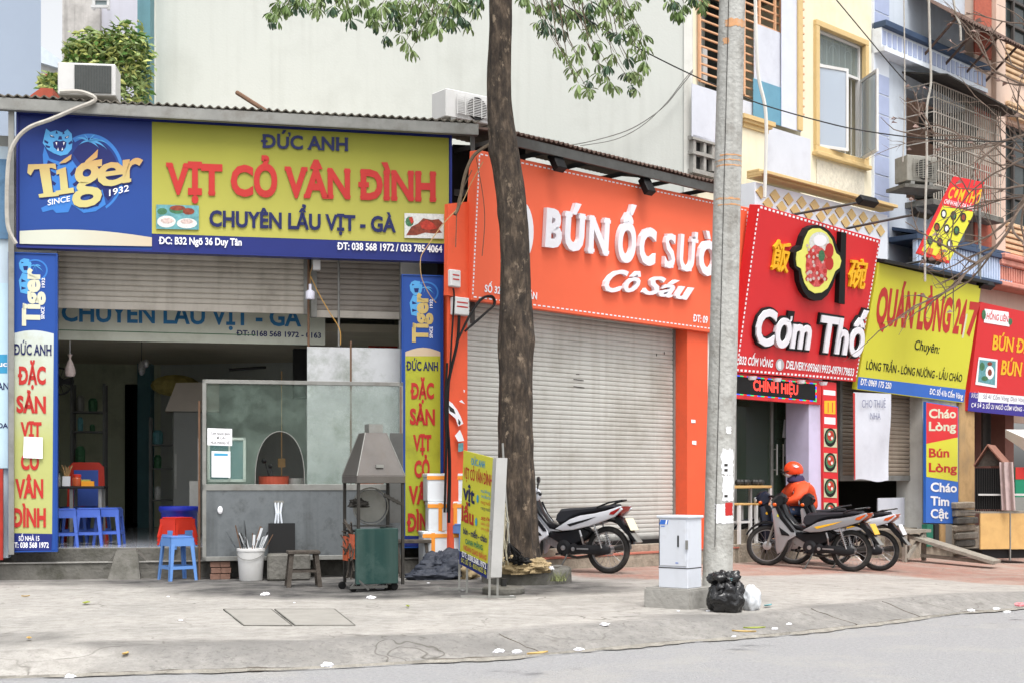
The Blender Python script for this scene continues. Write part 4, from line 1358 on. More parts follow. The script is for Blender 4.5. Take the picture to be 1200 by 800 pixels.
S.polys([circle_px(208, 246, 10, 5, 14), circle_px(190, 248, 6, 4, 10)], 'food_green')
S.polys([circle_px(208, 244, 9, 3, 14), circle_px(221, 248, 7, 4, 12)], 'food_brown')
S.polys([circle_px(195, 260, 11, 7, 16), circle_px(219, 262, 12, 6, 16)], 'food_white')
S.polys([circle_px(196, 259, 8, 3.5, 9), circle_px(219, 260, 8, 3, 9)], mat('food_pink', (196, 176, 170), .5, var=.4, scale=40))
bowl_photo(S, 474, 250, 520, 279, 'food_white')
S.polys([circle_px(480, 260, 5, 6, 10)], 'food_green')
S.polys([[(476, 276), (482, 266), (490, 262), (496, 256), (506, 258), (514, 257), (519, 262), (514, 268), (518, 273), (508, 274), (498, 273), (488, 276)]], 'food_brown')
S.polys([[(492, 262), (500, 258), (508, 262), (512, 268), (502, 270), (494, 268)], [(479, 256), (483, 254), (485, 260), (482, 263)]], 'food_red')

# upright side boards
def side_board(px, label, gm, cut=None):
    pl = FL.off(-.10)
    x0, x1, yt, yb = px
    u0, v1 = pl.uv(x0, yt); _, v0 = pl.uv(x0, yb); u1, _ = pl.uv(x1, yt)
    r = thing('vertical_sign', label, 'sign', pl.M, (u0, 0, v0))
    b = MB(pl.M); b.box(u0, u1, 0, .09, v0, v1); b.build('board', 'tiger_blue2', r, bevel=.004)
    b = MB(pl.M); t = .014
    for q in ((u0 - t, u1 + t, v1, v1 + t), (u0 - t, u1 + t, v0 - t, v0), (u0 - t, u0, v0, v1), (u1, u1 + t, v0, v1)): b.box(q[0], q[1], -.012, .095, q[2], q[3])
    b.build('frame', 'tiger_blue2', r)
    return r, Sign(pl, r)
mat('side_grad', (214, 222, 226), .4, var=.03, grad=(2, 0.8, 3.0, (222, 226, 224)))
mat('side_yellow', (176, 180, 112), .4, var=.03, dirt=(150, 150, 84), dirt_amt=.3, dirt_scale=3, grad=(2, 1.2, 2.5, (196, 204, 204)))
mat('side_yellow2', (170, 174, 52), .4, var=.03, dirt=(128, 128, 44), dirt_amt=.55, dirt_scale=2.5)
sb1, S = side_board((11, 66, 297, 645), 'vertical board at the far left with a blank paper pinned over its red letters', None)
S.poly([(14, 392)] + [(14 + 49 * i / 10, 391 - 4 * sin(pi * i / 10)) for i in range(11)] + [(63, 392), (61, 625), (11, 624)], 'side_yellow')
def turned_word(S, cx, yb, yt, wpx, m_):
    """wordmark read upwards: local frame turned a quarter"""
    w = S.lay()
    a = Vector(S.pl.uv(cx, yb, w)); b_ = Vector(S.pl.uv(cx, yt, w)); W = b_ - a
    hh = abs(S.pl.uv(cx + wpx, yb, w)[0] - S.pl.uv(cx, yb, w)[0])
    vs, fs = text_geo('Tiger', .045); vs = list(vs); fs = list(fs)
    for (sa, sb_, y0, y1) in serif_boxes(vs, fs):
        k = len(vs); vs += [Vector((sa, y0, 0)), Vector((sb_, y0, 0)), Vector((sb_, y1, 0)), Vector((sa, y1, 0))]; fs.append((k, k + 1, k + 2, k + 3))
    x0, x1 = text_w('Tiger'); q = MB(S.pl.M)
    q.add([(a.x - hh * v.y / .682, w, a.y + W.y * (v.x - x0) / (x1 - x0)) for v in vs], fs)
    q.build('lettering', m_, S.parent)
def side_cat(S, x, y):
    S.polys([[(x + a, y + b) for a, b in ((0, 2), (4, 0), (10, 1), (13, 6), (12, 13), (9, 18), (3, 17), (-1, 12), (-2, 6))], [(x + a, y + b) for a, b in ((2, 17), (9, 19), (12, 30), (8, 42), (0, 40), (-2, 26))]], 'tiger_light')
    S.polys([[(x + a, y + b) for a, b in ((3, 9), (9, 9), (8, 14), (4, 14))], [(x + 1, y + 24), (x + 7, y + 27), (x + 1, y + 28)], [(x + 1, y + 33), (x + 7, y + 35), (x + 1, y + 37)], [(x + 1, y + 4), (x + 4, y + 5), (x + 1, y + 6)]], 'tiger_dark')
    o = circle_px(x + 17, y + 14, 15, 13, 20, -70, 120); i_ = circle_px(x + 17, y + 14, 13, 11, 20, -70, 120)
    S.poly(o + i_[::-1], 'tiger_mid')
    S.polys([frond(x + 17, y + 8, x + 17 + a, y + 8 + b, 2, .7) for a, b in ((-7, 3), (8, 2), (10, 8), (2, 9), (-3, 9))], 'tiger_light')
side_cat(S, 24, 303)
turned_word(S, 46, 381, 316, 19, 'pale_gold')
def vtext(S, s, p, length, cap, m_):
    w = S.lay()
    a = Vector(S.pl.uv(p[0], p[1], w)); t = Vector(S.pl.uv(p[0], p[1] - length, w)); hh = abs(S.pl.uv(p[0] + cap, p[1], w)[0] - a.x)
    vs, fs = text_geo(s, .02); x0, x1 = text_w(s); q = MB(S.pl.M)
    q.add([(a.x - hh * v.y / .682, w, a.y + (t.y - a.y) * (v.x - x0) / (x1 - x0)) for v in vs], fs); q.build('lettering', m_, S.parent)
vtext(S, 'SINCE', (52, 374), 14, 4, 'print_white'); vtext(S, '1932', (52.5, 337), 11, 3.5, 'print_white')
S.text('ĐỨC ANH', (16, 415), (60, 416), 12, 'print_navy', off=.024, serif=True)
for s_, (xa, ya), (xb, yb), c in (('ĐẶC', (21, 449), (53, 449), 19), ('SẢN', (20, 482), (53, 483), 18), ('VỊT', (25, 511), (48, 511), 16), ('CỎ', (25, 549), (45, 549), 17), ('VÂN', (19, 582), (50, 582), 20), ('ĐÌNH', (14, 616), (53, 616), 20)):
    S.text(s_, (xa, ya), (xb, yb), c, 'print_red', off=.045)
S.poly([(11, 624), (61, 625), (60, 645), (10, 644)], 'sign_blue')
S.text('SỐ NHÀ 15', (22, 633), (46, 633), 5.5, 'print_white', off=.02)
S.text('ĐT: 038 568 1972', (12, 641), (57, 641), 6, 'print_white', off=.03)
pp = FL.off(-.13)
b = MB(pp.M); pp.poly(b, [(28, 511), (50, 512), (50, 537), (27, 536)], -.004, 0)
b.build('paper_notice', 'print_white', label='small blank white paper pinned over the lower letters of the far left vertical board', cat='paper')

sb2, S = side_board((472, 518, 323, 640), 'vertical board on the pillar right of the counter, bright yellow below a blue emblem', None)
S.poly([(475, 414)] + [(475 + 41 * i / 10, 412 - 5 * sin(pi * i / 10)) for i in range(11)] + [(516, 414), (516, 628), (475, 627)], 'side_yellow2')
S.poly([(475, 417)] + [(475 + 41 * i / 10, 412 - 5 * sin(pi * i / 10)) for i in range(11)] + [(516, 417)], 'print_cream')
side_cat(S, 482, 329)
turned_word(S, 501, 400, 345, 17, 'gold2')
vtext(S, 'SINCE', (507, 396), 13, 3.5, 'print_white'); vtext(S, '1932', (507, 361), 10, 3.3, 'print_white')
S.text('ĐỨC ANH', (476, 433), (513, 434), 10, 'print_navy', off=.024, serif=True)
for s_, (xa, ya), (xb, yb), c in (('ĐẶC', (481, 466), (508, 466), 17), ('SẢN', (481, 496), (509, 497), 17), ('VỊT', (485, 527), (505, 527), 17), ('CỎ', (486, 558), (503, 558), 18), ('VÂN', (480, 589), (510, 589), 19), ('ĐÌNH', (477, 621), (511, 621), 19)):
    S.text(s_, (xa, ya), (xb, yb), c, 'print_red', off=.045)
S.poly([(475, 627), (516, 628), (516, 640), (475, 639)], 'sign_blue')

# rolling shutters
def shutter(space, u0, u1, v0, v1, w, m_, label, pitch=.065, bar='slat_warm', barh=.09, bulge=.012):
    r = thing('roller_shutter', label, 'shutter', space, ((u0 + u1) / 2, w, v0))
    b = MB(space)
    z = v0 + barh; prof = []
    while z < v1:
        z2 = min(z + pitch, v1)
        for f, d in ((0, 0), (.12, -bulge * .7), (.35, -bulge), (.65, -bulge), (.88, -bulge * .7), (.97, 0.004)): prof.append((z + (z2 - z) * f, w + d))
        z = z2
    nv = len(prof)
    vs = [(x, d, z) for (z, d) in prof for x in (u0, u1)]
    b.add(vs, [(2 * i, 2 * i + 1, 2 * i + 3, 2 * i + 2) for i in range(nv - 1)])
    b.build('slats', m_, r, kind='stuff')
    b = MB(space); b.box(u0, u1, w - .02, w + .02, v0, v0 + barh); b.build('bottom_bar', bar, r, bevel=.004)
    for x in (u0, u1):
        b = MB(space); b.box(x - .035, x + .035, w - .035, w + .035, v0 - .0, v1); b.build('guide_rail', 'steel_grey', r)
    return r
s1 = FL.off(.5)
u0, u1, v0, v1 = s1.R(64, 280, 361, 362)
shutter(s1.M, u0, u1 - .03, v0, 3.95, 0, 'slat_warm', 'wide part lowered grey shutter under the blue half of the long board')
u0, u1, v0, v1 = s1.R(363, 280, 370, 471)
shutter(s1.M, u0 + .05, u1, v0 - .02, 3.95, 0, mat('slat_dim', (150, 142, 134), .6, metal=.15, var=.08, streak=.4, dirt=(100, 90, 80), dirt_amt=.5), 'narrow darker part lowered shutter above the white boards and counter')
# inner name board
si = FL.off(.95)
r = thing('inner_sign', 'faded white board with teal capitals hanging inside behind the rolled shutter', 'sign', si.M, (1.5, 0, 2.8))
b = MB(si.M); u0, u1, v0, v1 = si.R(58, 340, 392, 381); b.box(u0, u1, 0, .04, v0 - .06, v1); b.build('board', mat('faded_board', (196, 198, 184), .6, var=.06, dirt=(150, 150, 130), dirt_amt=.4), r)
S = Sign(si, r)
S.text('CHUYÊN LẨU VỊT - GÀ', (73, 376), (352, 382), 20, mat('print_teal', (40, 108, 156), .5), off=.03)
S.text('ĐT: 0168 568 1972 - 0163', (277, 393), (376, 396), 6, 'print_navy', off=.03)
S.polys([[(66, 386), (300, 392), (300, 393), (66, 387)]], 'food_green')

# ------------------------------------------------------------------ inside the room
IN = FL.off(0)
def on_floor(px, py):   # wall coords of a floor point seen in this direction
    C = Vector((0, 0, CAM_H)); d = Vector(((px - CX) / FPX, 1, (HY - py) / FPX)); t = (fl - CAM_H) / d.z
    p = FL.M.inverted() @ (C + d * t); return p.x, p.y
# stools
def stool(label, m_, group, space=IDN, h=.45, name='plastic_stool'):
    r = thing(name, label, 'stool', space, (0, 0, 0), group)
    a, tp = .17, .135
    b = MB(space); b.box(-tp, tp, -tp, tp, h - .025, h); b.build('seat', m_, r, bevel=.012, seg=2)
    for sx in (-1, 1):
        for sy in (-1, 1):
            b = MB(space)
            for (dx, dy) in ((1, 0), (0, 1)):
                # angled corner leg: two flat blades meeting at the corner
                x0t, y0t, x0b, y0b = sx * tp, sy * tp, sx * a, sy * a
                wx, wy = -sx * .05 * dx, -sy * .05 * dy
                wxb, wyb = -sx * .035 * dx, -sy * .035 * dy
                th = .006
                tx, ty = -sx * th * dy, -sy * th * dx
                b.hexa([(x0b, y0b, 0), (x0b + wxb, y0b + wyb, 0), (x0b + wxb + tx, y0b + wyb + ty, 0), (x0b + tx, y0b + ty, 0),
                        (x0t, y0t, h - .02), (x0t + wx, y0t + wy, h - .02), (x0t + wx + tx, y0t + wy + ty, h - .02), (x0t + tx, y0t + ty, h - .02)])
            b.build('leg', m_, r)
    b = MB(space)
    for z0, z1 in ((h - .11, h - .02), (.13, .165)) if h > .35 else ((h - .11, h - .02),):
        for i in range(4):
            T = Rz(i * pi / 2); q = a + (tp - a) * ((z0 + z1) / 2) / h
            for s_ in (1,):
                vs = [T @ Vector(v) for v in ((-q, -q, z0), (q, -q, z0), (q, -q + .006, z0), (-q, -q + .006, z0), (-q, -q, z1), (q, -q, z1), (q, -q + .006, z1), (-q, -q + .006, z1))]
                b.hexa(vs)
    b.build('apron', m_, r)
    return r
mat('plastic_blue', (74, 104, 190), .35, var=.05, scale=5)
mat('plastic_lightblue', (100, 142, 204), .35, var=.05, scale=5)
mat('plastic_red', (206, 60, 44), .35, var=.06, scale=5)
mat('plastic_navyblue', (38, 52, 160), .35, var=.06, scale=5)
st0 = stool('tall blue plastic stool inside, hard by the far left vertical board', 'plastic_blue', 'blue stools under the inside table')
H_ = on_floor(70, 634)
def place(o, space, x, y, z, rz):
    W = space @ Tr(x, y, z) @ Rz(rz); o.matrix_basis = W; WM[o.name] = W
place(st0, FL.M, FL.u(74, .5), .62, fl, .1)
for px, w, rz, lab in ((104, .85, .06, 'tall blue plastic stool inside, middle one under the small table'), (128, 1.05, -.12, 'tall blue plastic stool inside, rightmost one beside the small table')):
    copy_tree(st0, FL.M @ Tr(FL.u(px, w), w, fl) @ Rz(rz), lab)
for px, w, rz, lab in ((84, 1.7, .3, 'tall blue stool in the dimness behind the far left stool'), (112, 1.9, -.2, 'tall blue stool in the dimness behind the middle stool')):
    copy_tree(st0, FL.M @ Tr(FL.u(px, w), w, fl) @ Rz(rz), lab)
# table with jars
tb = thing('dining_table', 'dark topped small table with steel legs inside the restaurant', 'table', FL.M, (FL.u(96, 1.4), 1.4, fl))
tu0, tu1 = FL.u(50, 1.4), FL.u(124, 1.4); th_ = 1.15 - 9 * 16.9 / 1600
b = MB(FL.M); b.box(tu0, tu1, 1.1, 1.8, th_ - .03, th_); b.build('tabletop', 'dark', tb, bevel=.005)
for x in (tu0 + .05, FL.u(84, 1.2), tu1 - .05):
    for w in (1.15, 1.7): b = MB(FL.M); b.box(x - .02, x + .02, w, w + .04, fl, th_ - .03); b.build('leg', 'steel_grey', tb)
def tabletop_thing(name, label, cat, px, w, fn, mats):
    u = FL.u(px, w); T = FL.M @ Tr(u, w, th_ + .001)
    r = thing(name, label, cat, T)
    for nm, m_, f in fn:
        b = MB(T); f(b); b.build(nm, m_, r, smooth=False)
tabletop_thing('chopstick_holder', 'white square holder full of wooden chopsticks on the inside table', 'holder', 78, 1.25, [
    ('cup', 'print_white', lambda b: b.box(-.045, .045, -.045, .045, 0, .12)),
    ('chopsticks', 'wood', lambda b: [b.bar((rnd.uniform(-.02, .02), rnd.uniform(-.02, .02), .1), (rnd.uniform(-.07, .07), rnd.uniform(-.05, .05), rnd.uniform(.2, .26)), .006) for _ in range(22)])], None)
tabletop_thing('chilli_jar', 'orange jar with red lid on the inside table', 'jar', 90, 1.25, [
    ('jar', mat('chilli', (200, 96, 60), .3, var=.2, scale=20), lambda b: b.lathe([(.05, 0), (.055, .02), (.055, .09), (.045, .11)], n=16)),
    ('lid', 'plastic_red', lambda b: b.lathe([(.052, .11), (.052, .14), (.045, .145)], n=16))], None)
tabletop_thing('snack_box', 'yellow and orange paper box on the inside table', 'box', 103, 1.25, [
    ('box', mat('boxy', (236, 160, 44), .5, var=.08), lambda b: b.box(-.075, .075, -.04, .04, 0, .06)), ('flap', 'sign_yellow', lambda b: b.box(-.075, .03, -.04, .04, .06, .08))], None)
tabletop_thing('sauce_bottle', 'small clear bottle at the left end of the inside table', 'bottle', 69, 1.25, [
    ('bottle', glass_mat('bottle_glass', (170, 170, 170), .5), lambda b: b.lathe([(.03, 0), (.03, .09), (.012, .13), (.012, .16)], n=12)), ('cap', 'dark', lambda b: b.lathe([(.014, .16), (.014, .18)], n=10))], None)
# red chair with blue back panel
u = FL.u(101, 2.1)
ch = thing('plastic_chair', 'red plastic chair with a blue panel in its back behind the table', 'chair', FL.M, (u, 2.1, fl))
b = MB(FL.M)
z1 = 1.15 + 19 * 17.5 / 1600
b.prism([(u - .24, fl + .4), (u - .22, z1 - .06), (u - .16, z1), (u + .16, z1), (u + .22, z1 - .06), (u + .24, fl + .4)], 2.1, 2.13)
b.build('backrest', 'plastic_red', ch)
b = MB(FL.M); b.box(u - .15, u + .15, 2.085, 2.1, fl + .45, z1 - .1); b.build('back_panel', 'plastic_blue', ch)
b = MB(FL.M); b.box(u - .24, u + .24, 1.7, 2.1, fl + .38, fl + .42)
b.build('seat', 'plastic_red', ch)
for sx in (-1, 1):
    for w in (1.72, 2.08):
        b = MB(FL.M); b.bar((u + sx * .22, w, fl + .4), (u + sx * .26, w, fl), .04); b.build('leg', 'plastic_red', ch)
# shelf unit with goods
def shelf(px0, px1, w, levels, label, dens, m_='steel_dark'):
    u0, u1 = FL.u(px0, w), FL.u(px1, w); r = thing('shelf_rack', label, 'shelf', FL.M, ((u0 + u1) / 2, w, fl))
    zs = [CAM_H + (560 - y) * (15.6 + w) / 1600 for y in levels]
    for x in (u0, u1):
        b = MB(FL.M); b.box(x - .02, x + .02, w, w + .04, fl, max(zs) + .4); b.box(x - .02, x + .02, w + .4, w + .44, fl, max(zs) + .4); b.build('post', m_, r)
    for z in zs:
        b = MB(FL.M); b.box(u0, u1, w, w + .44, z - .02, z); b.build('shelf', m_, r)
    cols = ['food_dark', 'soot', 'plastic_red', 'food_teal', 'food_white', 'chilli', 'wood', 'food_green', 'steel_grey']
    k = 0
    for z in zs:
        x = u0 + .1; k = 0
        while x < u1 - .12:
            s = rnd.uniform(.07, .16); h = rnd.uniform(.08, .3); m2 = rnd.choice(cols)
            b = MB(FL.M)
            b.lathe([(s * .45, 0), (s * .5, h * .2), (s * .5, h * .8), (s * .3, h)], (x, w + .2, z), 10)
            cn = {'food_dark': 'black', 'soot': 'sooty', 'plastic_red': 'red', 'food_teal': 'teal', 'food_white': 'white', 'chilli': 'orange', 'wood': 'tan', 'food_green': 'green', 'steel_grey': 'grey'}[m2]
            b.build('storage_pot', m2, label='%s %s pot on the %s shelf of the %s' % (('first', 'second', 'third', 'fourth')[min(k, 3)], cn, ('top', 'middle', 'bottom')[zs.index(z)], dens), cat='pot', group='pots and tubs on the %s' % dens)
            x += s + rnd.uniform(.05, .25); k += 1
shelf(84, 122, 4.2, (482, 505, 545), 'dim metal rack with three shelves against the left of the back room', 'left metal rack')
shelf(176, 204, 4.6, (520, 548, 585), 'dim metal rack right of the dark doorway', 'rack right of the doorway')
# fridge and cartons
u0, u1 = FL.u(202, 3.6), FL.u(240, 3.6)
r = thing('fridge', 'grey upright fridge in the back room with cartons on top', 'fridge', FL.M, (u0 + .3, 3.6, fl))
b = MB(FL.M); b.box(u0, u1, 3.6, 4.2, fl, 2.1); b.build('cabinet', mat('fridge_grey', (120, 122, 118), .4, var=.05), r, bevel=.02)
b = MB(FL.M); b.box(u0 + .03, u0 + .06, 3.57, 3.6, 1.0, 1.5); b.build('handle', 'steel_grey', r)
b = MB(FL.M); b.hexa([(u0 - .1, 3.6, 2.1), (u1 + .2, 3.6, 2.1), (u1 + .2, 4.1, 2.1), (u0 - .1, 4.1, 2.1), (u0 + .05, 3.6, 2.5), (u1 + .2, 3.6, 2.52), (u1 + .2, 4.1, 2.52), (u0 + .05, 4.1, 2.5)])
b.build('carton', mat('card', (178, 168, 156), .8, var=.08), label='pale folded carton on top of the fridge', cat='box')
b = MB(FL.M); b.ell((FL.u(205, 4), 4.2, 2.5), .35, .2, .16, 12, 8); b.build('sack', mat('sackyellow', (150, 138, 80), .9, var=.3, scale=8), label='dim yellow sack behind the pale carton', cat='sack')
# hanging fan, bag, foil ball
r = thing('wall_fan', 'round dark fan on the left wall inside', 'fan', FL.M, (FL.u(70, 2.2), 2.2, 2.3))
cx, cz = FL.u(70, 2.2), CAM_H + (560 - 447) * 17.7 / 1600
b = MB(FL.M); b.tube([(cx + .17 * cos(a), 2.15, cz + .17 * sin(a)) for a in [2 * pi * i / 20 for i in range(20)]], .012, 5, closed=True)
for i in range(10): a = i * pi / 5; b.bar((cx, 2.13, cz), (cx + .17 * cos(a), 2.15, cz + .17 * sin(a)), .005)
b.build('guard', 'dark', r)
b = MB(FL.M); b.lathe([(.05, 0), (.05, .1)], (cx, 2.2, cz), 12, 'y'); b.build('motor', 'dark', r)
for i in range(3):
    b = MB(FL.M); b.T = FL.M.inverted() @ FL.M @ Tr(cx, 2.18, cz) @ Ry(i * 2 * pi / 3); b.hexa([(.02, 0, -.03), (.15, .02, -.05), (.15, .025, -.05), (.02, .005, -.03), (.02, 0, .02), (.15, -.02, .05), (.15, -.015, .05), (.02, .005, .02)]); b.build('blade', 'dark', r)
b = MB(FL.M); b.box(cx - .4, cx - .02, 2.2, 2.24, cz - .02, cz + .02); b.build('bracket', 'dark', r)
cx, cz = FL.u(82, 1.0), CAM_H + (560 - 441) * 16.5 / 1600
r = thing('hanging_bag', 'thin white plastic bag hanging on a string inside left of the doorway', 'bag', FL.M, (cx, 1.0, cz))
b = MB(FL.M); b.lathe([(.0, 0), (.05, .005), (.068, .04), (.06, .1), (.035, .17), (.012, .22), (.02, .25), (.035, .27)], (cx, 1.0, cz), 14)
b.build('bag', mat('bag_white', (200, 184, 178), .4, var=.15, scale=20), r, smooth=True)
b = MB(FL.M); b.tube([(cx, 1.0, cz + .24), (cx, 1.0, 3.0)], .004, 5); b.build('string', 'print_white', r)
cx, cz = FL.u(166, 2.5), CAM_H + (560 - 436) * 18.1 / 1600
r = thing('hanging_lamp', 'crumpled foil shaded hanging lamp in the middle of the room', 'lamp', FL.M, (cx, 2.5, cz))
b = MB(FL.M); b.ell((cx, 2.5, cz + .06), .05, .05, .1, 9, 6); b.ell((cx + .05, 2.5, cz + .12), .05, .04, .06, 7, 5); b.build('shade', mat('foil', (150, 150, 150), .3, metal=.7, var=.4, scale=40), r)
b = MB(FL.M); b.tube([(cx, 2.5, cz + .15), (cx, 2.5, 3.0)], .005, 5); b.build('cable', 'dark', r)
# things right of the counter opening
mat('mould_board', (192, 194, 196), .6, var=.08, scale=3, dirt=(120, 128, 116), dirt_amt=.75, dirt_scale=2.2)
# white boards closing the right part of the opening
wb = FL.off(.22)
for (a, t, bo, c, lab) in ((360, 406, 668, 411, 'mildewed white board closing the shop front, the left one with a seam'), (411.5, 407, 668, 469, 'mildewed white board behind the grill hood, the right one')):
    b = MB(wb.M); wb.rect(b, a, t, bo, c, 0, .03); b.build('white_board', 'mould_board', label=lab, cat='board')
b = MB(wb.M)
u = wb.u(411); b.box(u - .01, u + .012, -.006, 0, .4, 2.8)
b.build('board_joint', mat('rusty', (112, 86, 68), .8, var=.2, scale=10), label='thin rusty joint strip between the two white boards', cat='strip')
# brick like poster and dark cupboard seen over the counter
bw_ = FL.off(3.0)
b = MB(bw_.M); bw_.rect(b, 344, 408, 466, 360, 0, .2); b.build('wall_cupboard', 'dark', label='dark narrow cupboard high on the inner wall above the counter', cat='cupboard')
b = MB(bw_.M); bw_.rect(b, 432, 396, 407, 466, 0, .05); b.build('inner_banner', 'food_red', label='dim red banner inside above the right white board', cat='banner')
b = MB(bw_.M); b.tube([bw_.wp(268, 433, 0), bw_.wp(312, 430, 0)], .02, 8); b.build('wall_pipe', 'dark', label='short dark pipe on the inner wall above the counter', cat='pipe')
# thin posts hanging in the opening
for px, y0, y1, m_, lab in ((361.5, 300, 406, 'rusty', 'thin rusty upright pole between the two shutters'), (397, 303, 406, 'steel_grey', 'thin pale upright rod right of the shutter divider')):
    pl = FL.off(.30); b = MB(pl.M); u, z1 = pl.uv(px, y0); _, z0 = pl.uv(px, y1)
    b.tube([(u, 0, z0), (u, 0, z1)], .014, 8); b.build('upright_rod', m_, label=lab, cat='rod')
# bulb and socket hanging below the board
pl = FL.off(.1); u, z = pl.uv(371, 310)
r = thing('hanging_bulb', 'square white bulb and socket hanging under the wide board', 'lamp', pl.M, (u, 0, z))
b = MB(pl.M); b.box(u - .045, u + .045, -.04, .04, z - .07, z + .05); b.box(u - .02, u + .02, -.02, .02, z + .05, z + .2); b.build('socket_box', 'white_paint', r, bevel=.008)
u2, z2 = pl.uv(363.5, 345)
b = MB(pl.M); b.lathe([(.05, -.06), (.055, -.05), (.055, .03), (.03, .045), (.018, .06), (.018, .12), (.0, .125)], (u2, 0, z2), 16); b.build('bulb', mat('bulb', (222, 222, 236), .3, var=0), r, smooth=True)
b = MB(pl.M); b.tube([(u - .04, 0, z), (u2, 0, z + -.1), (u2, 0, z2 + .12)], .005, 5); b.build('cord', 'wood', r)
def cable(name, label, pts, r_, m_, group=None, cat='cable', n=6, parent=None):
    """smooth cable through points"""
    P_ = [Vector(p) for p in pts]; out = []
    for i in range(len(P_) - 1):
        p0 = P_[max(i - 1, 0)]; p1 = P_[i]; p2 = P_[i + 1]; p3 = P_[min(i + 2, len(P_) - 1)]
        for k in range(n):
            t = k / n
            out.append(0.5 * ((2 * p1) + (p2 - p0) * t + (2 * p0 - 5 * p1 + 4 * p2 - p3) * t * t + (3 * p1 - p0 - 3 * p2 + p3) * t ** 3))
    out.append(P_[-1])
    b = MB(); b.tube(out, r_, 6)
    return b.build(name, m_, parent, label=label, cat=None if parent else cat, group=group, smooth=True)
def wpx(pl, pts, w=0.0):
    return [pl.M @ pl.wp(x, y, w) for x, y in pts]
bulb_thing = r
cable('yellow_cord', 'thin yellow cord running down from the bulb', wpx(pl, [(364, 324), (374, 345), (386, 366), (398, 386), (399, 404)]), .006, mat('cord_yellow', (190, 146, 76), .6), parent=bulb_thing)
# thick white pipe over the left end of the board
cable('white_hose', 'thick bent white hose looping over the roof edge at the left', wpx(FL, [(70, 108), (95, 108), (112, 117), (88, 128), (60, 140), (34, 150), (18, 166), (10, 190), (8, 240), (10, 268), (19, 286)], -.34), .024, mat('hose', (172, 168, 160), .6, var=.15, scale=10, dirt=(140, 130, 118), dirt_amt=.5, dirt_scale=6))
b = MB(FL.M); u = FL.u(13, -.2)
b.box(u - .03, u + .03, -.2, -.16, 0.3, 5.24); b.build('support_post', 'steel_grey', label='thin grey steel post left of the wide board', cat='post')
# neighbour at far left
nb = thing('neighbour_front', 'sliver of the neighbouring pale shop front at the far left edge', 'building', FL.M, (-.5, .1, 0))
b = MB(FL.M); b.box(FL.u(-80), FL.u(9), .05, .3, .25, 4.9); b.build('wall', mat('pale_blue_wall', (196, 212, 222), .7, var=.05, streak=.3, dirt=(140, 146, 150)), nb)
b = MB(FL.M); b.box(FL.u(-80), FL.u(9), .02, .05, 3.85, 4.75); b.build('upper_board', mat('old_blue', (92, 128, 160), .7, var=.4, scale=5, dirt=(70, 66, 62), dirt_amt=.6, dirt_scale=5), nb)
nl = FL.off(0.0)
ns = thing('advert_board', 'cut off pale blue advert board at the far left edge with dark blue letters', 'sign', FL.M, (-.4, 0, 1.3))
b = MB(nl.M); u0, u1, v0, v1 = nl.R(-60, 330, 548, 9.5); b.box(u0, u1, 0, .03, v0, v1); b.build('board', mat('advert', (190, 216, 226), .5, var=.03), ns)
S = Sign(nl, ns)
S.polys([[(-10, 415), (8.5, 415), (8.5, 437), (-10, 437)]], mat('advert_blue', (60, 150, 190), .5))
S.text('AN', (-3, 456), (10, 456), 8, 'print_navy', off=.024); S.text('OA', (-3, 501), (9, 501), 5.5, 'print_navy', off=.03); S.text('uc', (-2, 429), (8, 429), 6, 'print_white', off=.03)
b = MB(nl.M); u0, u1, v0, v1 = nl.R(-60, 549, 655, 6.5); b.box(u0, u1, -.2, -.15, v0, v1); o = b.build('drink_cooler', mat('cooler_red', (150, 44, 34), .4, var=.25, scale=6), label='dark red cabinet side at the bottom left edge of the photo', cat='cabinet')

# air conditioners on the roofs
def ac_unit(space, w, d, h, label, m_='white_paint', grille_side='front', g=None):
    r = thing('air_conditioner', label, 'air conditioner', space, (0, 0, 0), g)
    b = MB(space); b.box(-w / 2, w / 2, -d / 2, d / 2, .05, h); b.build('casing', m_, r, bevel=.012)
    b = MB(space); b.box(-w / 2 + .08, -w / 2 + .16, -d / 2, d / 2, 0, .05); b.box(w / 2 - .16, w / 2 - .08, -d / 2, d / 2, 0, .05); b.build('foot', 'steel_grey', r)
    gx = w * .08
    b = MB(space); b.lathe([(h * .36, 0), (h * .36, .02)], (gx, -d / 2 - .021, h * .53), 28, 'y'); b.build('fan_opening', 'dark', r)
    b = MB(space)
    n = 11
    for i in range(n):
        z = .12 + (h - .2) * i / (n - 1); b.box(-w * .32, w * .46, -d / 2 - .034, -d / 2 - .026, z - .004, z + .004)
    for i in range(6):
        x = -w * .32 + w * .78 * i / 5; b.box(x - .005, x + .005, -d / 2 - .04, -d / 2 - .03, .1, h - .06)
    b.build('grille', m_, r)
    return r
# left unit, the wide grey panel faces us
T = Matrix.Translation(P(105, 560, 17.2)) @ Rz(.12); T.translation.z = CAM_H + (560 - 117) * 17.2 / 1600
r = thing('air_conditioner', 'white air conditioner with a dark coil panel on the roof before the shrub', 'air conditioner', T)
b = MB(T); b.box(-.35, .35, -.2, .2, 0, .40); b.build('casing', 'white_paint', r, bevel=.012)
b = MB(T); b.box(-.14, .30, -.212, -.2, .03, .37); b.build('coil_panel', mat('coil', (72, 78, 78), .5, var=.2, scale=30), r)
b = MB(T)
for i in range(24): x = -.14 + .44 * i / 23; b.box(x - .003, x + .003, -.22, -.212, .03, .37)
b.build('fins', 'steel_dark', r, kind='stuff')
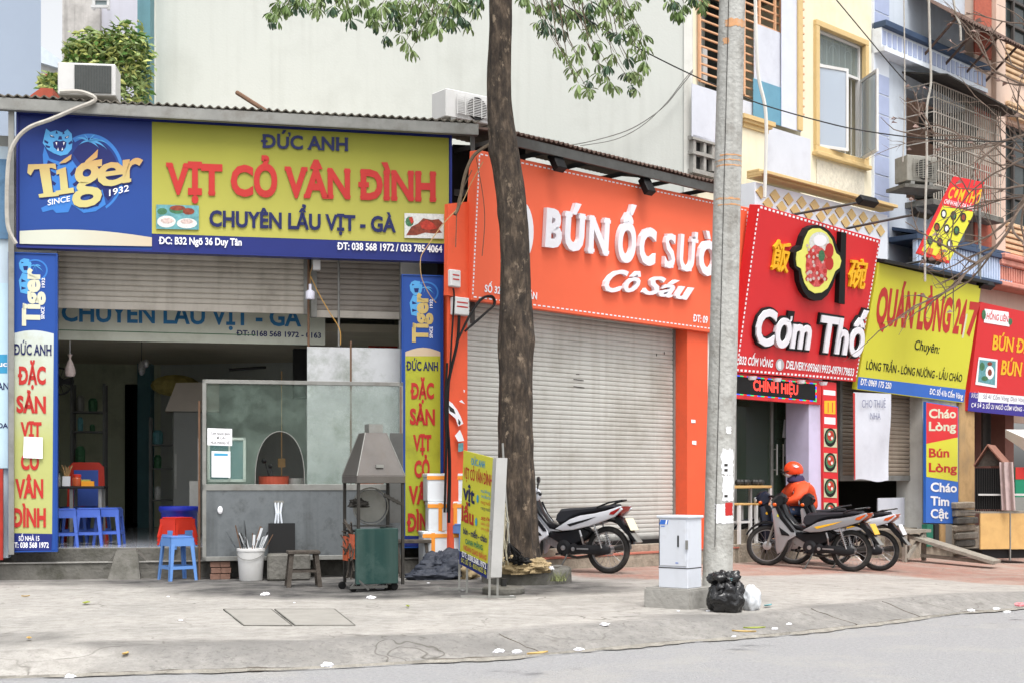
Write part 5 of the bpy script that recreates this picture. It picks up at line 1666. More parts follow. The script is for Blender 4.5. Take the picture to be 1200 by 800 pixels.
# right unit
T = Matrix.Translation(P(541, 560, 18.2)); T = T @ Rz(.75); T.translation.z = CAM_H + (560 - 147) * 18.2 / 1600
T2 = Matrix.Translation(Vector((P(545, 560, 18.2).x, 18.2, CAM_H + (560 - 150) * 18.2 / 1600))) @ Rz(.65)
acu = ac_unit(T2, .85, .34, .42, 'cream air conditioner with wire grille on the roof behind the tree trunk')

# small shrub tree in the gap
def leafy(name, label, cat, pts, m_list, leaf=.12, n=400, trunk=None, seedv=3, group=None):
    r_ = random.Random(seedv)
    c0 = Vector((0, 0, 0))
    for p, _ in pts: c0 += p
    c0 /= len(pts); lo = min((p.z - s) for p, s in pts)
    t = thing(name, label, cat, IDN, (c0.x, c0.y, lo - .3), group)
    per_m = {m_: MB() for m_ in m_list}
    for _ in range(n):
        p, s = r_.choice(pts); m_ = r_.choice(m_list); bb = per_m[m_]
        d = Vector((r_.gauss(0, 1), r_.gauss(0, 1), r_.gauss(0, 1))).normalized() * s * r_.uniform(.3, 1) ** .5
        q = p + d; L_ = leaf * r_.uniform(.6, 1.2)
        bb.T = Matrix.Translation(q) @ Rz(r_.uniform(0, 6.3)) @ Rx(r_.uniform(-1.2, 1.2)) @ Ry(r_.uniform(-1, 1))
        bb.add([(0, 0, 0), (L_ * .5, L_ * .2, .01), (L_, 0, -.02), (L_ * .5, -L_ * .2, .01)], [(0, 1, 2, 3)])
    for m_, bb in per_m.items(): bb.T = None; bb.build('foliage', m_, t, kind='stuff')
    b = MB()
    for p, s in pts[::2]: b.tube([(c0.x, c0.y, lo - .3), (c0 + p) / 2, p], [.04, .025, .01], 6)
    b.build('branches', 'twig', t)
    return t
YS = 22.0
mat('leaf_yellow', (176, 182, 110), .5, var=.2, scale=9)
leafy('shrub', 'bushy green shrub growing behind the roof between the air conditioner and teal duct', 'shrub',
      [(P(x, y, YS), s) for x, y, s in ((100, 60, .35), (120, 62, .35), (135, 70, .4), (150, 48, .35), (152, 75, .4), (90, 62, .2), (110, 80, .4), (145, 95, .4), (155, 105, .3), (66, 104, .2), (130, 55, .25), (155, 60, .3), (60, 98, .15))],
      ['leaf', 'leaf_light', 'leaf_light', 'leaf_yellow'], leaf=.16, n=2600)
# rusty strut above roof
b = MB(); a = P(278, 109, 17.5); c = P(314, 132, 17.0); b.tube([a, c], .03, 8); b.build('pipe_end', 'rusty', label='short rusty pipe sticking up from the roof edge against the cream wall', cat='pipe')
# ------------------------------------------------------------------ orange noodle shop
mat('orange_sign', (232, 103, 70), 0.5, var=0.03, scale=1.5, bump=.12, bscale=2)
mat('orange_wall', (226, 92, 58), 0.5, var=0.05, scale=2, dirt=(190, 84, 56), dirt_amt=.4, dirt_scale=3)
mat('red_sign', (204, 44, 48), 0.35, var=0.02)
mat('letter_white', (226, 226, 232), 0.4, var=0.01)
mat('letter_side', (176, 176, 180), 0.5, var=0.02)
mat('char_gold', (232, 178, 40), 0.3, var=0.04)
mat('pot_yellow', (222, 222, 110), 0.35, var=0.03)
mat('sign_yellow2', (202, 199, 60), 0.4, var=0.02, scale=2)
mat('sign_azure', (52, 104, 190), 0.4, var=0.03)
mat('banner_purple', (56, 46, 140), 0.4, var=0.03)
mat('stone_step', (150, 140, 126), 0.9, var=0.25, scale=7, bump=.6, dirt=(92, 86, 74), dirt_amt=.6, dirt_scale=4)
mat('red_tread', (170, 104, 88), 0.8, var=0.12, scale=6, dirt=(130, 96, 84), dirt_amt=.4)
mat('wood_board', (196, 160, 104), 0.6, var=0.08, scale=5, dirt=(168, 128, 78), dirt_amt=.4, dirt_scale=3)

os_ = thing('noodle_shop', 'closed noodle shop front with orange pillars and stone steps beside the tree', 'shop', FR.M, (2, 0.3, 0))
ou0, ou1 = FR.u(522), FR.u(858)
s0, s1_ = FR.u(546.5, 0), FR.u(804, .0)
b = MB(FR.M)
b.box(FR.u(525), s0, -.02, .02, .15, 3.4); b.box(s0 - .02, s0, .02, .5, .15, 3.4); b.build('pillar', 'orange_wall', os_)
b = MB(FR.M); b.box(s1_, FR.u(828), -.02, .5, .15, 3.4); b.build('pillar', 'orange_wall', os_)
b = MB(FR.M); b.box(FR.u(545), ou1, .5, .8, .2, 5.2); b.build('wall', 'dark', os_)
b = MB(FR.M); b.box(FR.u(828), FR.u(860), -.0, .5, .15, 5.1); b.build('end_wall', 'plaster', os_)
b = MB(FR.M); b.box(ou0, ou1, -.12, .5, -.3, .145); b.build('step', 'stone_step', os_, bevel=.01)
b = MB(FR.M); b.box(s0, s1_, .02, .5, .145, .265); b.build('sill', 'stone_step', os_, bevel=.01)
b = MB(FR.M); b.box(ou0, ou1, -.13, .02, .145, .165); b.build('tread', 'red_tread', os_)
b = MB(FR.M); b.box(s0, s1_, .06, .5, .265, .32); b.build('dark_gap', 'black', os_)
u_ = FR.uv(546, 360, .22)
shutter(FR.M, s0, s1_, .30, 3.45, .22, 'slat_grey', 'wide closed pale grey roller shutter under the orange board', pitch=.06, bar='steel_grey', barh=.05, bulge=.01)
# scribbles on the shutter
sh = FR.off(.205); S = Sign(sh, os_)
S.polys([[(672, 443.5), (684, 445), (684, 446), (672, 444.5)], [(672, 451.8), (685, 453.5), (685, 454.5), (672, 452.8)], [(675, 437.5), (679, 438), (679, 438.8), (675, 438.4)], [(769, 414), (770, 414), (770, 417), (769, 417)], [(778, 412), (779, 412), (779, 415), (778, 415)]], 'soot', name='scribble')
# roof
b = MB(FR.M)
r0, r1 = FR.u(585, -.3), FR.u(846, -.3)
def rf2(u, v):
    x = r0 + (r1 - r0) * u
    return (x, -.42 + v * 2.2, 5.24 + .5 * v + .015 * sin(2 * pi * x / .085) + .01 * noise.noise(Vector((x * 1.5, v * 9, 4))))
b.grid(rf2, 560, 3); b.build('roof', 'rust_sheet', os_, solid=.012)
b = MB(FR.M); b.box(r0, r1, -.40, -.36, 5.08, 5.2); b.build('fascia_beam', 'steel_dark', os_)
b = MB(FR.M)
x = r0
while x < r1: b.box(x, x + .04, -.36, .5, 5.12, 5.17); x += .8
b.build('roof_support', 'steel_dark', os_)
# the board leans out
OB = FR.off(-.10).tilt(552, 352, .075)
og = thing('shop_sign', 'big orange board with raised white slab capitals, leaning out over the closed grey shutter', 'sign', OB.M, (2, 0, 0))
panel(OB, og, [(561, 176), (879, 244), (865, 394), (552, 352)], 'orange_sign', 0, .16, 'board', bevel=.006)
S = Sign(OB, og)
for a, c, n in (((563, 181), (876, 247), 70), ((555, 348), (863, 389), 62)): S.dashes(a, c, n, .016, 'print_white')
S.dashes((562, 182), (554, 347), 36, .02, 'print_white'); S.dashes((876.5, 248), (863.5, 388), 30, .03, 'print_white')
for tx, a, c, cap in (('BÚN', (635, 287), (709, 298), 41), ('ỐC', (719, 304), (764, 310), 40), ('SƯỜN', (774, 312), (858, 327), 38)):
    S.text(tx, a, c, cap, 'letter_white', off=.045 if 'Ư' not in tx else .02, ext=.03, per=True, serif=True, sq=.85)
for tx, a, c, cap in (('Cô', (700, 342), (742, 342), 25), ('Sáu', (749, 344), (801, 351), 22)):
    S.text(tx, a, c, cap, 'letter_white', off=.02, ext=.026, shear=.45, per=True, sq=.95)
S.text('SỐ 32/36 DUY TÂN', (568, 342), (629, 351), 8, 'print_white', off=.03)
S.text('ĐT: 09', (812, 376.5), (829, 379), 8, 'print_white', off=.03)
b = MB(OB.M)
ring = [OB.uv(x, y) for x, y in circle_px(607, 272, 15, 36, 28, -70, 250)]; ri = [OB.uv(x, y) for x, y in circle_px(607, 272, 9, 28, 28, -70, 250)]
b.prism(ring + ri[::-1], -.05, 0); b.build('raised_emblem', 'letter_white', og, label='raised white ring mostly hidden by the trunk')
# orange panel left of it and light boxes
b = MB(FR.M); FR.poly(b, [(525, 239), (556, 236), (553, 352), (524, 346)], -.06, .0)
b.build('orange_panel', 'orange_wall', label='small flat orange wall panel between the wide blue and yellow board and the orange board', cat='panel')
def floodlight(px, py, w, lab, sgn=1):
    T = FR.M @ Tr(FR.u(px, -.3), -.34, CAM_H + (560 - py) * 18 / 1600 * 1.0)
    Yv = (FR.M @ Vector((FR.u(px, -.34), -.34, 0))).y
    T.translation.z = CAM_H + (560 - py) * Yv / 1600
    r = thing('floodlight', lab, 'floodlight', T, (0, 0, 0), None)
    b = MB(T); b.T = Rx(-.5); b.box(-w / 2, w / 2, -.05, .05, -.13, .10); b.build('housing', 'black', r, bevel=.01)
    b = MB(T); b.bar((0, 0, .08), (0, .28, .2), .03); b.build('bracket', 'steel_dark', r)
floodlight(650, 189, .17, 'black floodlight above the orange board, the one next to the trunk')
floodlight(755, 217, .16, 'black floodlight above the orange board, above the middle raised letters')
# meters, box, cables and torn stickers on the left orange pillar
pl = FR.off(-.06)
for (a, t, bo, c, lab, tx) in ((525, 316, 336, 537, 'upper small white box on the left orange pillar', ('0935', '1205')), (530, 348, 369, 547, 'lower white square box with red print on the left orange pillar', ('0935', '1205'))):
    u0, u1, v0, v1 = pl.R(a, t, bo, c); r = thing('meter_box', lab, 'meter box', pl.M, (u0, 0, v0))
    b = MB(pl.M); b.box(u0, u1, -.05, .04, v0, v1); b.build('case', 'white_paint', r, bevel=.01)
    b = MB(pl.M)
    for k in range(2): b.box(u0 + .03, u1 - .03, -.053, -.05, v1 - .07 - .05 * k, v1 - .055 - .05 * k)
    b.build('print', 'print_red', r)
for k, (pts, rr) in enumerate(((((531, 338), (532, 352), (528, 420), (525, 480), (526, 560), (524, 600)), .012), (((538, 370), (536, 400), (527, 440), (523, 470), (527, 540), (526, 612)), .02), (((524, 425), (522, 470), (523, 520), (521, 600)), .016),
                   (((536, 400), (548, 374), (562, 352), (576, 347), (580, 356), (570, 366), (556, 378), (545, 388)), .013), (((538, 396), (552, 368), (566, 350), (577, 349), (578, 358), (564, 372), (550, 384)), .010))):
    cable('black_cable', ('thin black cable leaving the upper meter box', 'thickest black cable down the left orange pillar', 'black cable hugging the edge of the right vertical board', 'outer black cable loop in front of the shutter corner', 'inner black cable loop in front of the shutter corner')[k], wpx(pl, pts, -.05), rr, 'black')
S2 = Sign(pl, os_)
S2.polys([[(524, 468), (530, 472), (536, 480), (540, 488), (543, 496), (537, 499), (534, 490), (527, 484), (523, 480)], [(533, 510), (539, 503), (542, 510), (544, 516), (537, 517)], [(538, 470), (541, 468), (545, 473)], [(543, 456), (545, 457), (544, 460)]], 'print_white', name='torn_sticker')
S2.polys([[(526, 474), (532, 479), (534, 485), (527, 481)], [(537, 490), (540, 494), (539, 498), (537, 496)]], 'soot', name='torn_sticker')
S2.polys([[(537, 519), (543, 518), (543, 528), (537, 529)]], 'food_teal', name='torn_sticker')
S3 = Sign(FR.off(-.025), os_)
S3.polys([[(810, 491), (815, 491.5), (815, 495), (810, 495)], [(811, 516), (816, 516), (816, 521), (811, 520)]], 'print_white', name='sticker_remains')
# slack wires round the gap
for k, pts in enumerate((((576, 168), (556, 182), (545, 205), (538, 240), (533, 252)), ((566, 190), (552, 215), (540, 240), (520, 262), (500, 290), (493, 303), (494, 325), (503, 345), (511, 355)), ((558, 185), (566, 230), (568, 262), (565, 300)), ((553, 200), (541, 225), (536, 240), (534, 290)))):
    cable('slack_wire', ('thick beige wire arching from the trunk into the dark gap', 'long brown wire hanging across the right end of the yellow board', 'thin pale wire hanging over the left edge of the orange board', 'thin pale wire hanging in the dark gap beside the orange board')[k], wpx(FR, pts, -.35), (.02, .005, .005, .005)[k], ('twig', 'wood', 'twig', 'twig')[k])

# ------------------------------------------------------------------ red rice shop
rs = thing('rice_shop', 'rice shop with glass front, stone plinth and lilac pillar under the red board', 'shop', FR.M, (FR.u(900), .3, 0))
q0, q1 = FR.u(858), FR.u(964)
b = MB(FR.M); b.box(q0, q1, 0, 5, -.5, .40); b.build('plinth', 'stone_step', rs, bevel=.008)
b = MB(FR.M); b.box(q0 - .1, q1, -.12, 0, -.5, .2); b.build('step', 'stone_step', rs, bevel=.01)
b = MB(FR.M); b.box(FR.u(946.5), FR.u(962.5), -.02, .4, .4, 3.6); b.build('pillar', mat('lilac_wall2', (196, 188, 214), .6, var=.04, dirt=(150, 146, 160), dirt_amt=.3), rs)
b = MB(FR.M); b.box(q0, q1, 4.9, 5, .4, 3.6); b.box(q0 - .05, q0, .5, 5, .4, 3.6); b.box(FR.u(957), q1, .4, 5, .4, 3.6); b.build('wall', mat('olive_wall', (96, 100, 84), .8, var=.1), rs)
b = MB(FR.M); b.box(q0, q1, .4, 5, 3.5, 3.6); b.build('ceiling', 'room_dark', rs)
gf = FR.off(.55)
b = MB(gf.M)
for p in (862, 905, 923, 946):
    u = gf.u(p); b.box(u - .03, u + .03, 0, .05, .4, 3.3)
b.box(gf.u(862), gf.u(946), 0, .05, 3.2, 3.3)
gl = b.build('glass_front', 'steel_grey', rs)
for a, c in ((862, 905), (905, 923)):
    b = MB(gf.M); b.box(gf.u(a) + .03, gf.u(c) - .03, .02, .03, .4, 3.2); b.build('pane', glass_mat('shop_glass', (60, 72, 62), .45, .03), gl)
b = MB(gf.M); b.box(gf.u(923) + .03, gf.u(946) - .03, .02, .04, .4, 3.2); b.build('grey_panel', mat('taupe', (110, 100, 94), .6, var=.1), rs)
b = MB(gf.M)
for p in (910.5, 918):
    u, z1 = gf.uv(p, 520, -.06); _, z0 = gf.uv(p, 556, -.06); b.tube([(u, -.06, z0), (u, -.06, z1)], .014, 8); b.tube([(u, -.06, z1 - .08), (u, 0, z1 - .08)], .01, 6); b.tube([(u, -.06, z0 + .08), (u, 0, z0 + .08)], .01, 6)
b.build('door_handle', mat('chrome', (200, 200, 200), .15, metal=.9, var=0), gl)
pl = FR.off(.50)
for pts, lab in (([(919, 491), (932, 493), (933, 515), (917, 512)], 'white notice with red print on the glass front of the rice shop'), ([(920, 514), (928, 515), (928, 535), (919.5, 534)], 'narrow white paper below the red print notice on the glass front')):
    r = thing('paper_notice', lab, 'paper', pl.M, (*pl.uv(*pts[0])[:1], 0, 2))
    panel(pl, r, pts, 'print_white', -.003, 0, 'sheet'); S = Sign(pl, r, -.003)
    if 'red print' in lab and 'below' not in lab:
        for k in range(3): S.polys([[(921 + k * .2 + i * 2.2, 497 + 5.5 * k), (922.6 + k * .2 + i * 2.2, 497.2 + 5.5 * k), (922.6 + k * .2 + i * 2.2, 499.4 + 5.5 * k), (921 + k * .2 + i * 2.2, 499.2 + 5.5 * k)] for i in range(5)], 'print_red')
# red board with raised white letters
RB = FR.off(-.10).tilt(862, 437, .17)
rg = thing('shop_sign', 'red board with raised white and black lettering, a cooking pot emblem and two gold characters', 'sign', RB.M, (FR.u(930), 0, 0))
panel(RB, rg, [(890, 240), (1032, 281), (1003, 447), (862, 436)], 'red_sign', 0, .18, 'board', bevel=.006)
S = Sign(RB, rg)
for a, c, n in (((891, 243), (1031, 284), 32), ((1030, 286), (1003, 443), 34), ((863, 433), (1001, 444), 32), ((889, 245), (864, 430), 34)): S.dashes(a, c, n, .03, 'print_white', .55)
def raised_poly(pts, w0, w1, m_, nm, lab=None):
    b = MB(RB.M); RB.poly(b, pts, w0, w1); return b.build(nm, m_, rg, label=lab)
pot_o = [(952, 265), (958, 264), (965, 266), (972, 271), (978, 279), (981, 290), (983, 295), (987, 298), (987, 310), (984, 318), (980, 322), (976, 335), (970, 346), (963, 352), (955, 353), (947, 349), (941, 341), (937, 330), (936, 318), (931, 313), (930, 305), (930, 296), (934, 290), (938, 288), (941, 277), (946, 268)]
pot_i = [(953, 268), (961, 268), (969, 273), (975, 281), (978, 291), (980, 297), (984, 300), (986, 306), (984, 314), (979, 318), (975, 328), (970, 338), (963, 343), (955, 344), (948, 340), (943, 332), (940, 321), (939, 315), (934, 312), (933, 304), (934, 296), (940, 293), (943, 281), (948, 271)]
raised_poly(pot_o, -.09, 0, 'black', 'pot_emblem', 'raised black cooking pot outline')
raised_poly(pot_i, -.10, -.09, 'pot_yellow', 'pot_face', 'yellow pot face printed with meat and rice')
Sx = Sign(RB, rg, -.10)
Sx.polys([circle_px(960, 284, 12, 12, 14)], 'food_white'); Sx.polys([circle_px(957, 312, 13, 25, 14)], mat('meat', (196, 84, 84), .5, var=.45, scale=18))
rr_ = random.Random(5)
Sx.polys([circle_px(957 + rr_.uniform(-11, 11), 312 + rr_.uniform(-20, 22), 2.6, 3.2, 7, rr_.uniform(0, 60), 360 + 0) if False else circle_px(957 + rr_.uniform(-11, 11), 310 + rr_.uniform(-18, 22), 2.4, 3, 6) for _ in range(26)], 'print_red')
Sx.polys([circle_px(957 + rr_.uniform(-11, 11), 308 + rr_.uniform(-22, 22), 1.6, 2.2, 6) for _ in range(22)], 'food_pink')
Sx.polys([circle_px(972, 294, 5, 9, 12), circle_px(972, 309, 5, 8, 12)], 'print_red'); Sx.polys([circle_px(963, 300, 4, 7, 8)], 'food_green'); Sx.polys([circle_px(961, 282, 8, 7, 10)], 'print_white')
raised_poly([(986, 272), (992, 273), (990, 357), (983, 355)], -.08, 0, 'black', 'chopsticks', 'raised black chopsticks bar')
for ch_, a, c, cap in (('飯', (902, 313), (921, 317), 27), ('碗', (992, 334), (1011, 336), 26)):
    S.text(ch_, (a[0], a[1]), c, cap, 'char_gold', off=.012, ext=.02, name='letter')
for tx, a, c, cap in (('Cơm', (881, 402), (944, 408), 40), ('Thố', (955, 410), (1006, 416), 40)):
    S.text(tx, a, c, cap, 'black', off=.075, ext=.02, name='letter_backing')
    S.text(tx, a, c, cap, 'letter_white', off=.03, ext=.032, per=True, sq=1.0)
S.text('B32 CỐM VÒNG', (866, 426), (905, 430), 9, 'print_white', off=.03)
S.poly(circle_px(914, 427, 5, 7, 16), 'letter_side'); S.poly(circle_px(914, 427, 3, 5, 12, 60, 300), 'print_white')
S.text('DELIVERY:0936019933-0979179833', (921, 431), (1000, 440), 9, 'print_white', off=.03)
# lit moving text display under it
LB = FR.off(-.05)
lg = thing('led_display', 'black display with red lit capitals in a red frame under the red board', 'display', LB.M, (FR.u(910), 0, 3))
panel(LB, lg, [(858, 436), (963, 446), (962, 474), (858, 466)], 'red_sign', 0, .1, 'frame')
S = Sign(LB, lg)
S.poly([(859, 438.5), (957, 448.5), (957, 470), (859, 461)], 'black')
cols = [mat('led_r', (230, 50, 40), .4, var=0, emit=.5), mat('led_b', (60, 90, 230), .4, var=0, emit=.5), mat('led_g', (60, 190, 110), .4, var=0, emit=.5)]
for ci in range(3):
    quads = []
    for k in range(ci, 24, 3):
        x = 859 + 98 * k / 24; x2 = x + 4; yt = 438.5 + 10 * k / 24; yb = 460.2 + 9 * k / 24
        quads += [[(x, yt), (x2, yt + .4), (x2, yt + 1.8), (x, yt + 1.4)], [(x, yb), (x2, yb + .4), (x2, yb + 1.6), (x, yb + 1.2)]]
    for k in range(ci, 6, 3):
        y = 449 + 3.4 * k; quads.append([(955.6, y), (957, y), (957, y + 3.4), (955.6, y + 3.4)])
    S.polys(quads, cols[ci], name='light_border')
S.text('CHÍNH HIỆU', (883, 456.5), (935, 462), 11.5, mat('led_text', (240, 60, 50), .4, var=0, emit=.9), off=.03)
b = MB(FR.M)
for p in (887, 916, 944, 970): b.lathe([(.07, 0), (.05, -.05)], (FR.u(p, -.3), -.22, FR.uv(p, 441 + (p - 887) * .08, -.22)[1]), 12)
b.build('downlight', 'letter_white', rg)
# narrow menu strip
MP = FR.off(-.06)
mg = thing('menu_board', 'tall narrow red menu strip with round dish pictures beside the lilac pillar', 'sign', MP.M, (FR.u(973), 0, 0))
panel(MP, mg, [(963.5, 446), (980, 448), (983, 612), (965, 612)], 'red_sign', 0, .05, 'board')
S = Sign(MP, mg)
S.polys([[(965, 456), (979, 457.5), (979, 463), (965, 462)], [(966, 488), (979, 489), (979, 497), (966, 496)]], 'print_white'); S.polys([[(966, 469), (979, 469), (979, 485), (966, 484)]], 'char_gold'); S.polys([[(970, 471), (971, 471), (971, 483), (970, 483)], [(975, 471), (976, 471), (976, 483), (975, 483)]], 'red_sign')
for y in (514, 543, 573, 601):
    S.polys([[(965.5, y - 13), (980.5, y - 12), (981, y + 10), (965.5, y + 9)]], mat('menu_card', (186, 186, 154), .5, var=.05)); S.polys([circle_px(973, y - 2, 7, 11, 16)], 'black'); S.polys([circle_px(973, y - 3, 5.2, 8, 14)], 'food_green'); S.polys([circle_px(973.5, y - 4, 4, 6, 12)], 'food_red'); S.polys([circle_px(972, y - 6, 1.5, 2, 8), circle_px(975, y - 1, 1.3, 2, 8)], 'food_white')
# wooden counter with white legs in front of the glass
def bar_table(px0, px1, w, ytop, depth, lab, thk=.04):
    u0, u1 = FR.u(px0, w), FR.u(px1, w); _, z = FR.uv((px0 + px1) / 2, ytop, w)
    r = thing('bar_counter', lab, 'counter', FR.M, ((u0 + u1) / 2, w, .4))
    b = MB(FR.M); b.box(u0, u1, w, w + depth, z - thk, z); b.build('top', 'wood_board', r, bevel=.005)
    for u in (u0 + .03, u1 - .03):
        for ww in (w + .02, w + depth - .02):
            b = MB(FR.M); b.box(u - .02, u + .02, ww - .02, ww + .02, .2 if w < 0 else .4, z - thk); b.build('leg', 'white_paint', r)
    b = MB(FR.M); b.box(u0, u1, w + .01, w + .03, .5, .53); b.build('rail', 'white_paint', r)
bar_table(838, 905, -.02, 568.5, .4, 'long wooden bar counter on white legs in front of the rice shop glass')
bar_table(866, 882, -.12, 589, .3, 'low wooden stool like bench on white legs, left one under the bar counter', .03)
bar_table(886, 902, -.12, 589, .3, 'low wooden stool like bench on white legs, right one under the bar counter', .03)
b = MB(FR.M)
for i in range(26):
    p = 862 + 32 * rnd.random(); w = .1 + .2 * rnd.random(); z = FR.uv(p, 568, w)[1]
    b.ell((FR.u(p, w), w, z + .04), .05, .05, .05, 7, 5)
b.build('condiments', 'food_dark', label='row of dark condiment pots along the bar counter', cat='condiments')

# ------------------------------------------------------------------ yellow offal shop
ys = thing('offal_shop', 'dark open shop front with half lowered shutter under the yellow board', 'shop', FR.M, (FR.u(1040), .3, 0))
y0_, y1_ = FR.u(983), FR.u(1142)
b = MB(FR.M); b.box(y0_, y1_, .1, 5, -.6, .30); b.build('floor', 'stone_step', ys)
b = MB(FR.M); b.box(FR.u(1081), FR.u(1126), .0, .5, .2, 3.4); b.build('pillar', 'plaster', ys)
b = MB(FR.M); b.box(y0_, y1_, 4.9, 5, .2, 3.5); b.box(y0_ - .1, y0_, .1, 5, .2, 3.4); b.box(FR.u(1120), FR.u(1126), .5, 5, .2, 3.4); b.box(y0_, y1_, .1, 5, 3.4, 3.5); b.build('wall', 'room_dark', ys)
b = MB(FR.M); FR.rect(b, 1061, 562, 630, 1081, .35, .4, at=.35); b.build('door_panel', 'white_paint', ys)
b = MB(FR.M); FR.rect(b, 1124, 430, 668, 1142, -.05, .3, at=-.05); b.build('column', mat('ochre_col', (172, 142, 100), .85, var=.2, scale=6, streak=.4, dirt=(110, 98, 80), dirt_amt=.6, dirt_scale=3), ys)
b = MB(FR.M); FR.rect(b, 1060, 622, 662, 1150, -.25, .1, at=-.25); b.build('step', 'stone_step', ys, bevel=.01)
_, zs = FR.uv(1000, 563, .25)
shutter(FR.M, FR.u(984, .25), FR.u(1080, .25), zs, 3.4, .25, mat('slat_brown', (150, 138, 124), .5, metal=.2, var=.08, streak=.3, dirt=(112, 98, 84), dirt_amt=.4), 'half lowered brownish grey shutter of the shop under the yellow board', bar=MATS['steel_grey'], pitch=.07)
b = MB(FR.M); FR.rect(b, 1029, 583, 616, 1060, .3, .32, at=.3)
b.build('paper_sheet', 'white_sheet', label='white poster sheet propped under the half lowered shutter', cat='poster')
YB = FR.off(-.10).tilt(1005, 455, .14)
yg = thing('shop_sign', 'yellow board with tall red capitals and a blue strip along its foot', 'sign', YB.M, (FR.u(1070), 0, 0))
panel(YB, yg, [(1030, 308), (1150, 336), (1129, 472), (1004, 456)], 'sign_yellow2', 0, .10, 'board', bevel=.005)
S = Sign(YB, yg)
S.poly([(1006, 441), (1132, 456), (1129, 471), (1004.5, 455)], 'sign_azure')
S.text('QUÁN LÒNG 24', (1026, 378), (1129, 390), 40, 'print_red', off=.045)
S.text('7', (1133, 391), (1143, 392), 36, 'print_red', off=.045)
S.polys([[(1127, 396), (1129, 396), (1134, 368), (1132, 368)]], 'pale_gold')
S.text('Chuyên:', (1071, 409), (1100, 414), 11, 'black', off=.01, shear=.15)
S.text('LÒNG TRẦN - LÒNG NƯỚNG - LẨU CHÁO', (1015, 432), (1127, 447), 9.5, 'black', off=.012)
S.text('ĐT: 0969 175 250', (1008, 450), (1044, 455), 7, 'print_white', off=.03); S.text('ĐC: Số 41b Cốm Vòng', (1089, 461), (1128, 467), 6.5, 'print_white', off=.03)
b = MB(YB.M); u0, v0 = YB.uv(1030, 308); u1, v1 = YB.uv(1152, 336); b.box(u0, u1, -.1, .4, v0 + .01, v0 + .06); b.build('top_rail', 'dark', yg)
# white cloth with handwriting
CP = FR.off(-.16)
cg = thing('cloth_banner', 'white cloth hanging over the shutter with faint handwritten capitals and a red left edge', 'banner', CP.M, (FR.u(1020), 0, 2))
b = MB(CP.M)
tl, tr_, br_, bl = CP.uv(1000, 459), CP.uv(1044, 461), CP.uv(1041, 563), CP.uv(1001, 562)
def clo(u, v):
    a = (tl[0] * (1 - u) + tr_[0] * u, tl[1] * (1 - u) + tr_[1] * u); c = (bl[0] * (1 - u) + br_[0] * u, bl[1] * (1 - u) + br_[1] * u)
    return (a[0] * (1 - v) + c[0] * v, .015 * sin(u * 9) * v + .01 * sin(v * 7 + u * 3), a[1] * (1 - v) + c[1] * v + .02 * sin(u * 7) * v)
b.grid(clo, 24, 24); b.build('cloth', 'white_sheet', cg, smooth=True, solid=.004)
S = Sign(CP, cg, -.03)
S.poly([(999.5, 460), (1002, 460), (1002.5, 561), (1001, 562)], 'print_red')
S.text('CHO THUÊ', (1010, 477), (1038, 477), 9, mat('faint_ink', (104, 108, 138), .7), off=-.005); S.text('NHÀ', (1020, 491), (1032, 491), 8, 'faint_ink', off=-.005)
# tricolour menu board
VP_ = FR.off(-.22)
vg = thing('menu_board', 'upright board in red, yellow and blue blocks hanging on the pillar under the yellow board', 'sign', VP_.M, (FR.u(1100), 0, 1))
panel(VP_, vg, [(1085, 470), (1123, 476), (1123, 613), (1085, 612)], 'sign_azure', 0, .05, 'board')
S = Sign(VP_, vg)
S.poly([(1085.5, 471), (1122.5, 477), (1122.5, 512), (1085.5, 519.5)], 'red_sign')
S.poly([(1085.5, 519.5), (1122.5, 512), (1122.5, 564), (1085.5, 558)], 'sign_yellow2')
for tx, a, c, cap, m_ in (('Cháo', (1089, 489), (1120, 489), 10, 'pale_gold'), ('Lòng', (1089, 504), (1120, 504), 10, 'pale_gold'), ('Bún', (1089, 535), (1112, 535), 10, 'print_red'), ('Lòng', (1089, 552), (1121, 553), 10, 'print_red'), ('Cháo', (1091, 575), (1121, 576), 10, 'print_white'), ('Tim', (1091, 591), (1112, 592), 10, 'print_white'), ('Cật', (1091, 606), (1111, 607), 10, 'print_white')):
    S.text(tx, a, c, cap, m_, off=.03)

# ------------------------------------------------------------------ far right shop
fs_ = thing('far_shop', 'dark shop opening at the right edge under the second red board', 'shop', FR.M, (FR.u(1180), .3, 0))
z0_, z1_ = FR.u(1142), FR.u(1330)
b = MB(FR.M); b.box(z0_, z1_, 0, 5, -.6, .2); b.build('floor', 'stone_step', fs_)
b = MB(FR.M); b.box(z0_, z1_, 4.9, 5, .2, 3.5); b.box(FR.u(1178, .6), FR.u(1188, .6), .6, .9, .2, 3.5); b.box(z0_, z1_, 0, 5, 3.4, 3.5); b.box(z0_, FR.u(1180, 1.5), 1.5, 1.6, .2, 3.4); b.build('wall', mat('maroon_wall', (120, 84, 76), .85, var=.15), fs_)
b = MB(FR.M); FR.rect(b, 1152, 470, 530, 1176, 1.0, 1.04, at=1.0); b.build('grey_shutter_strip', 'steel_dark', fs_)
NB = FR.off(-.10).tilt(1134, 480, .12)
ng = thing('shop_sign', 'red board cut off by the right edge with yellow capitals and a purple foot strip', 'sign', NB.M, (FR.u(1180), 0, 0))
panel(NB, ng, [(1149, 354), (1330, 394), (1320, 500), (1134, 481)], 'red_sign', 0, .10, 'board')
S = Sign(NB, ng)
S.poly([(1136, 459), (1330, 476), (1320, 500), (1134, 481)], 'banner_purple')
S.poly([(1147, 459.5), (1330, 474), (1330, 482), (1146, 470)], 'print_white')
S.text('Số 41 Cốm Vòng, Dịch Vọng Hậu, Cầu Giấy, Hà Nội', (1152, 466.5), (1240, 474), 5, 'print_navy', off=.0)
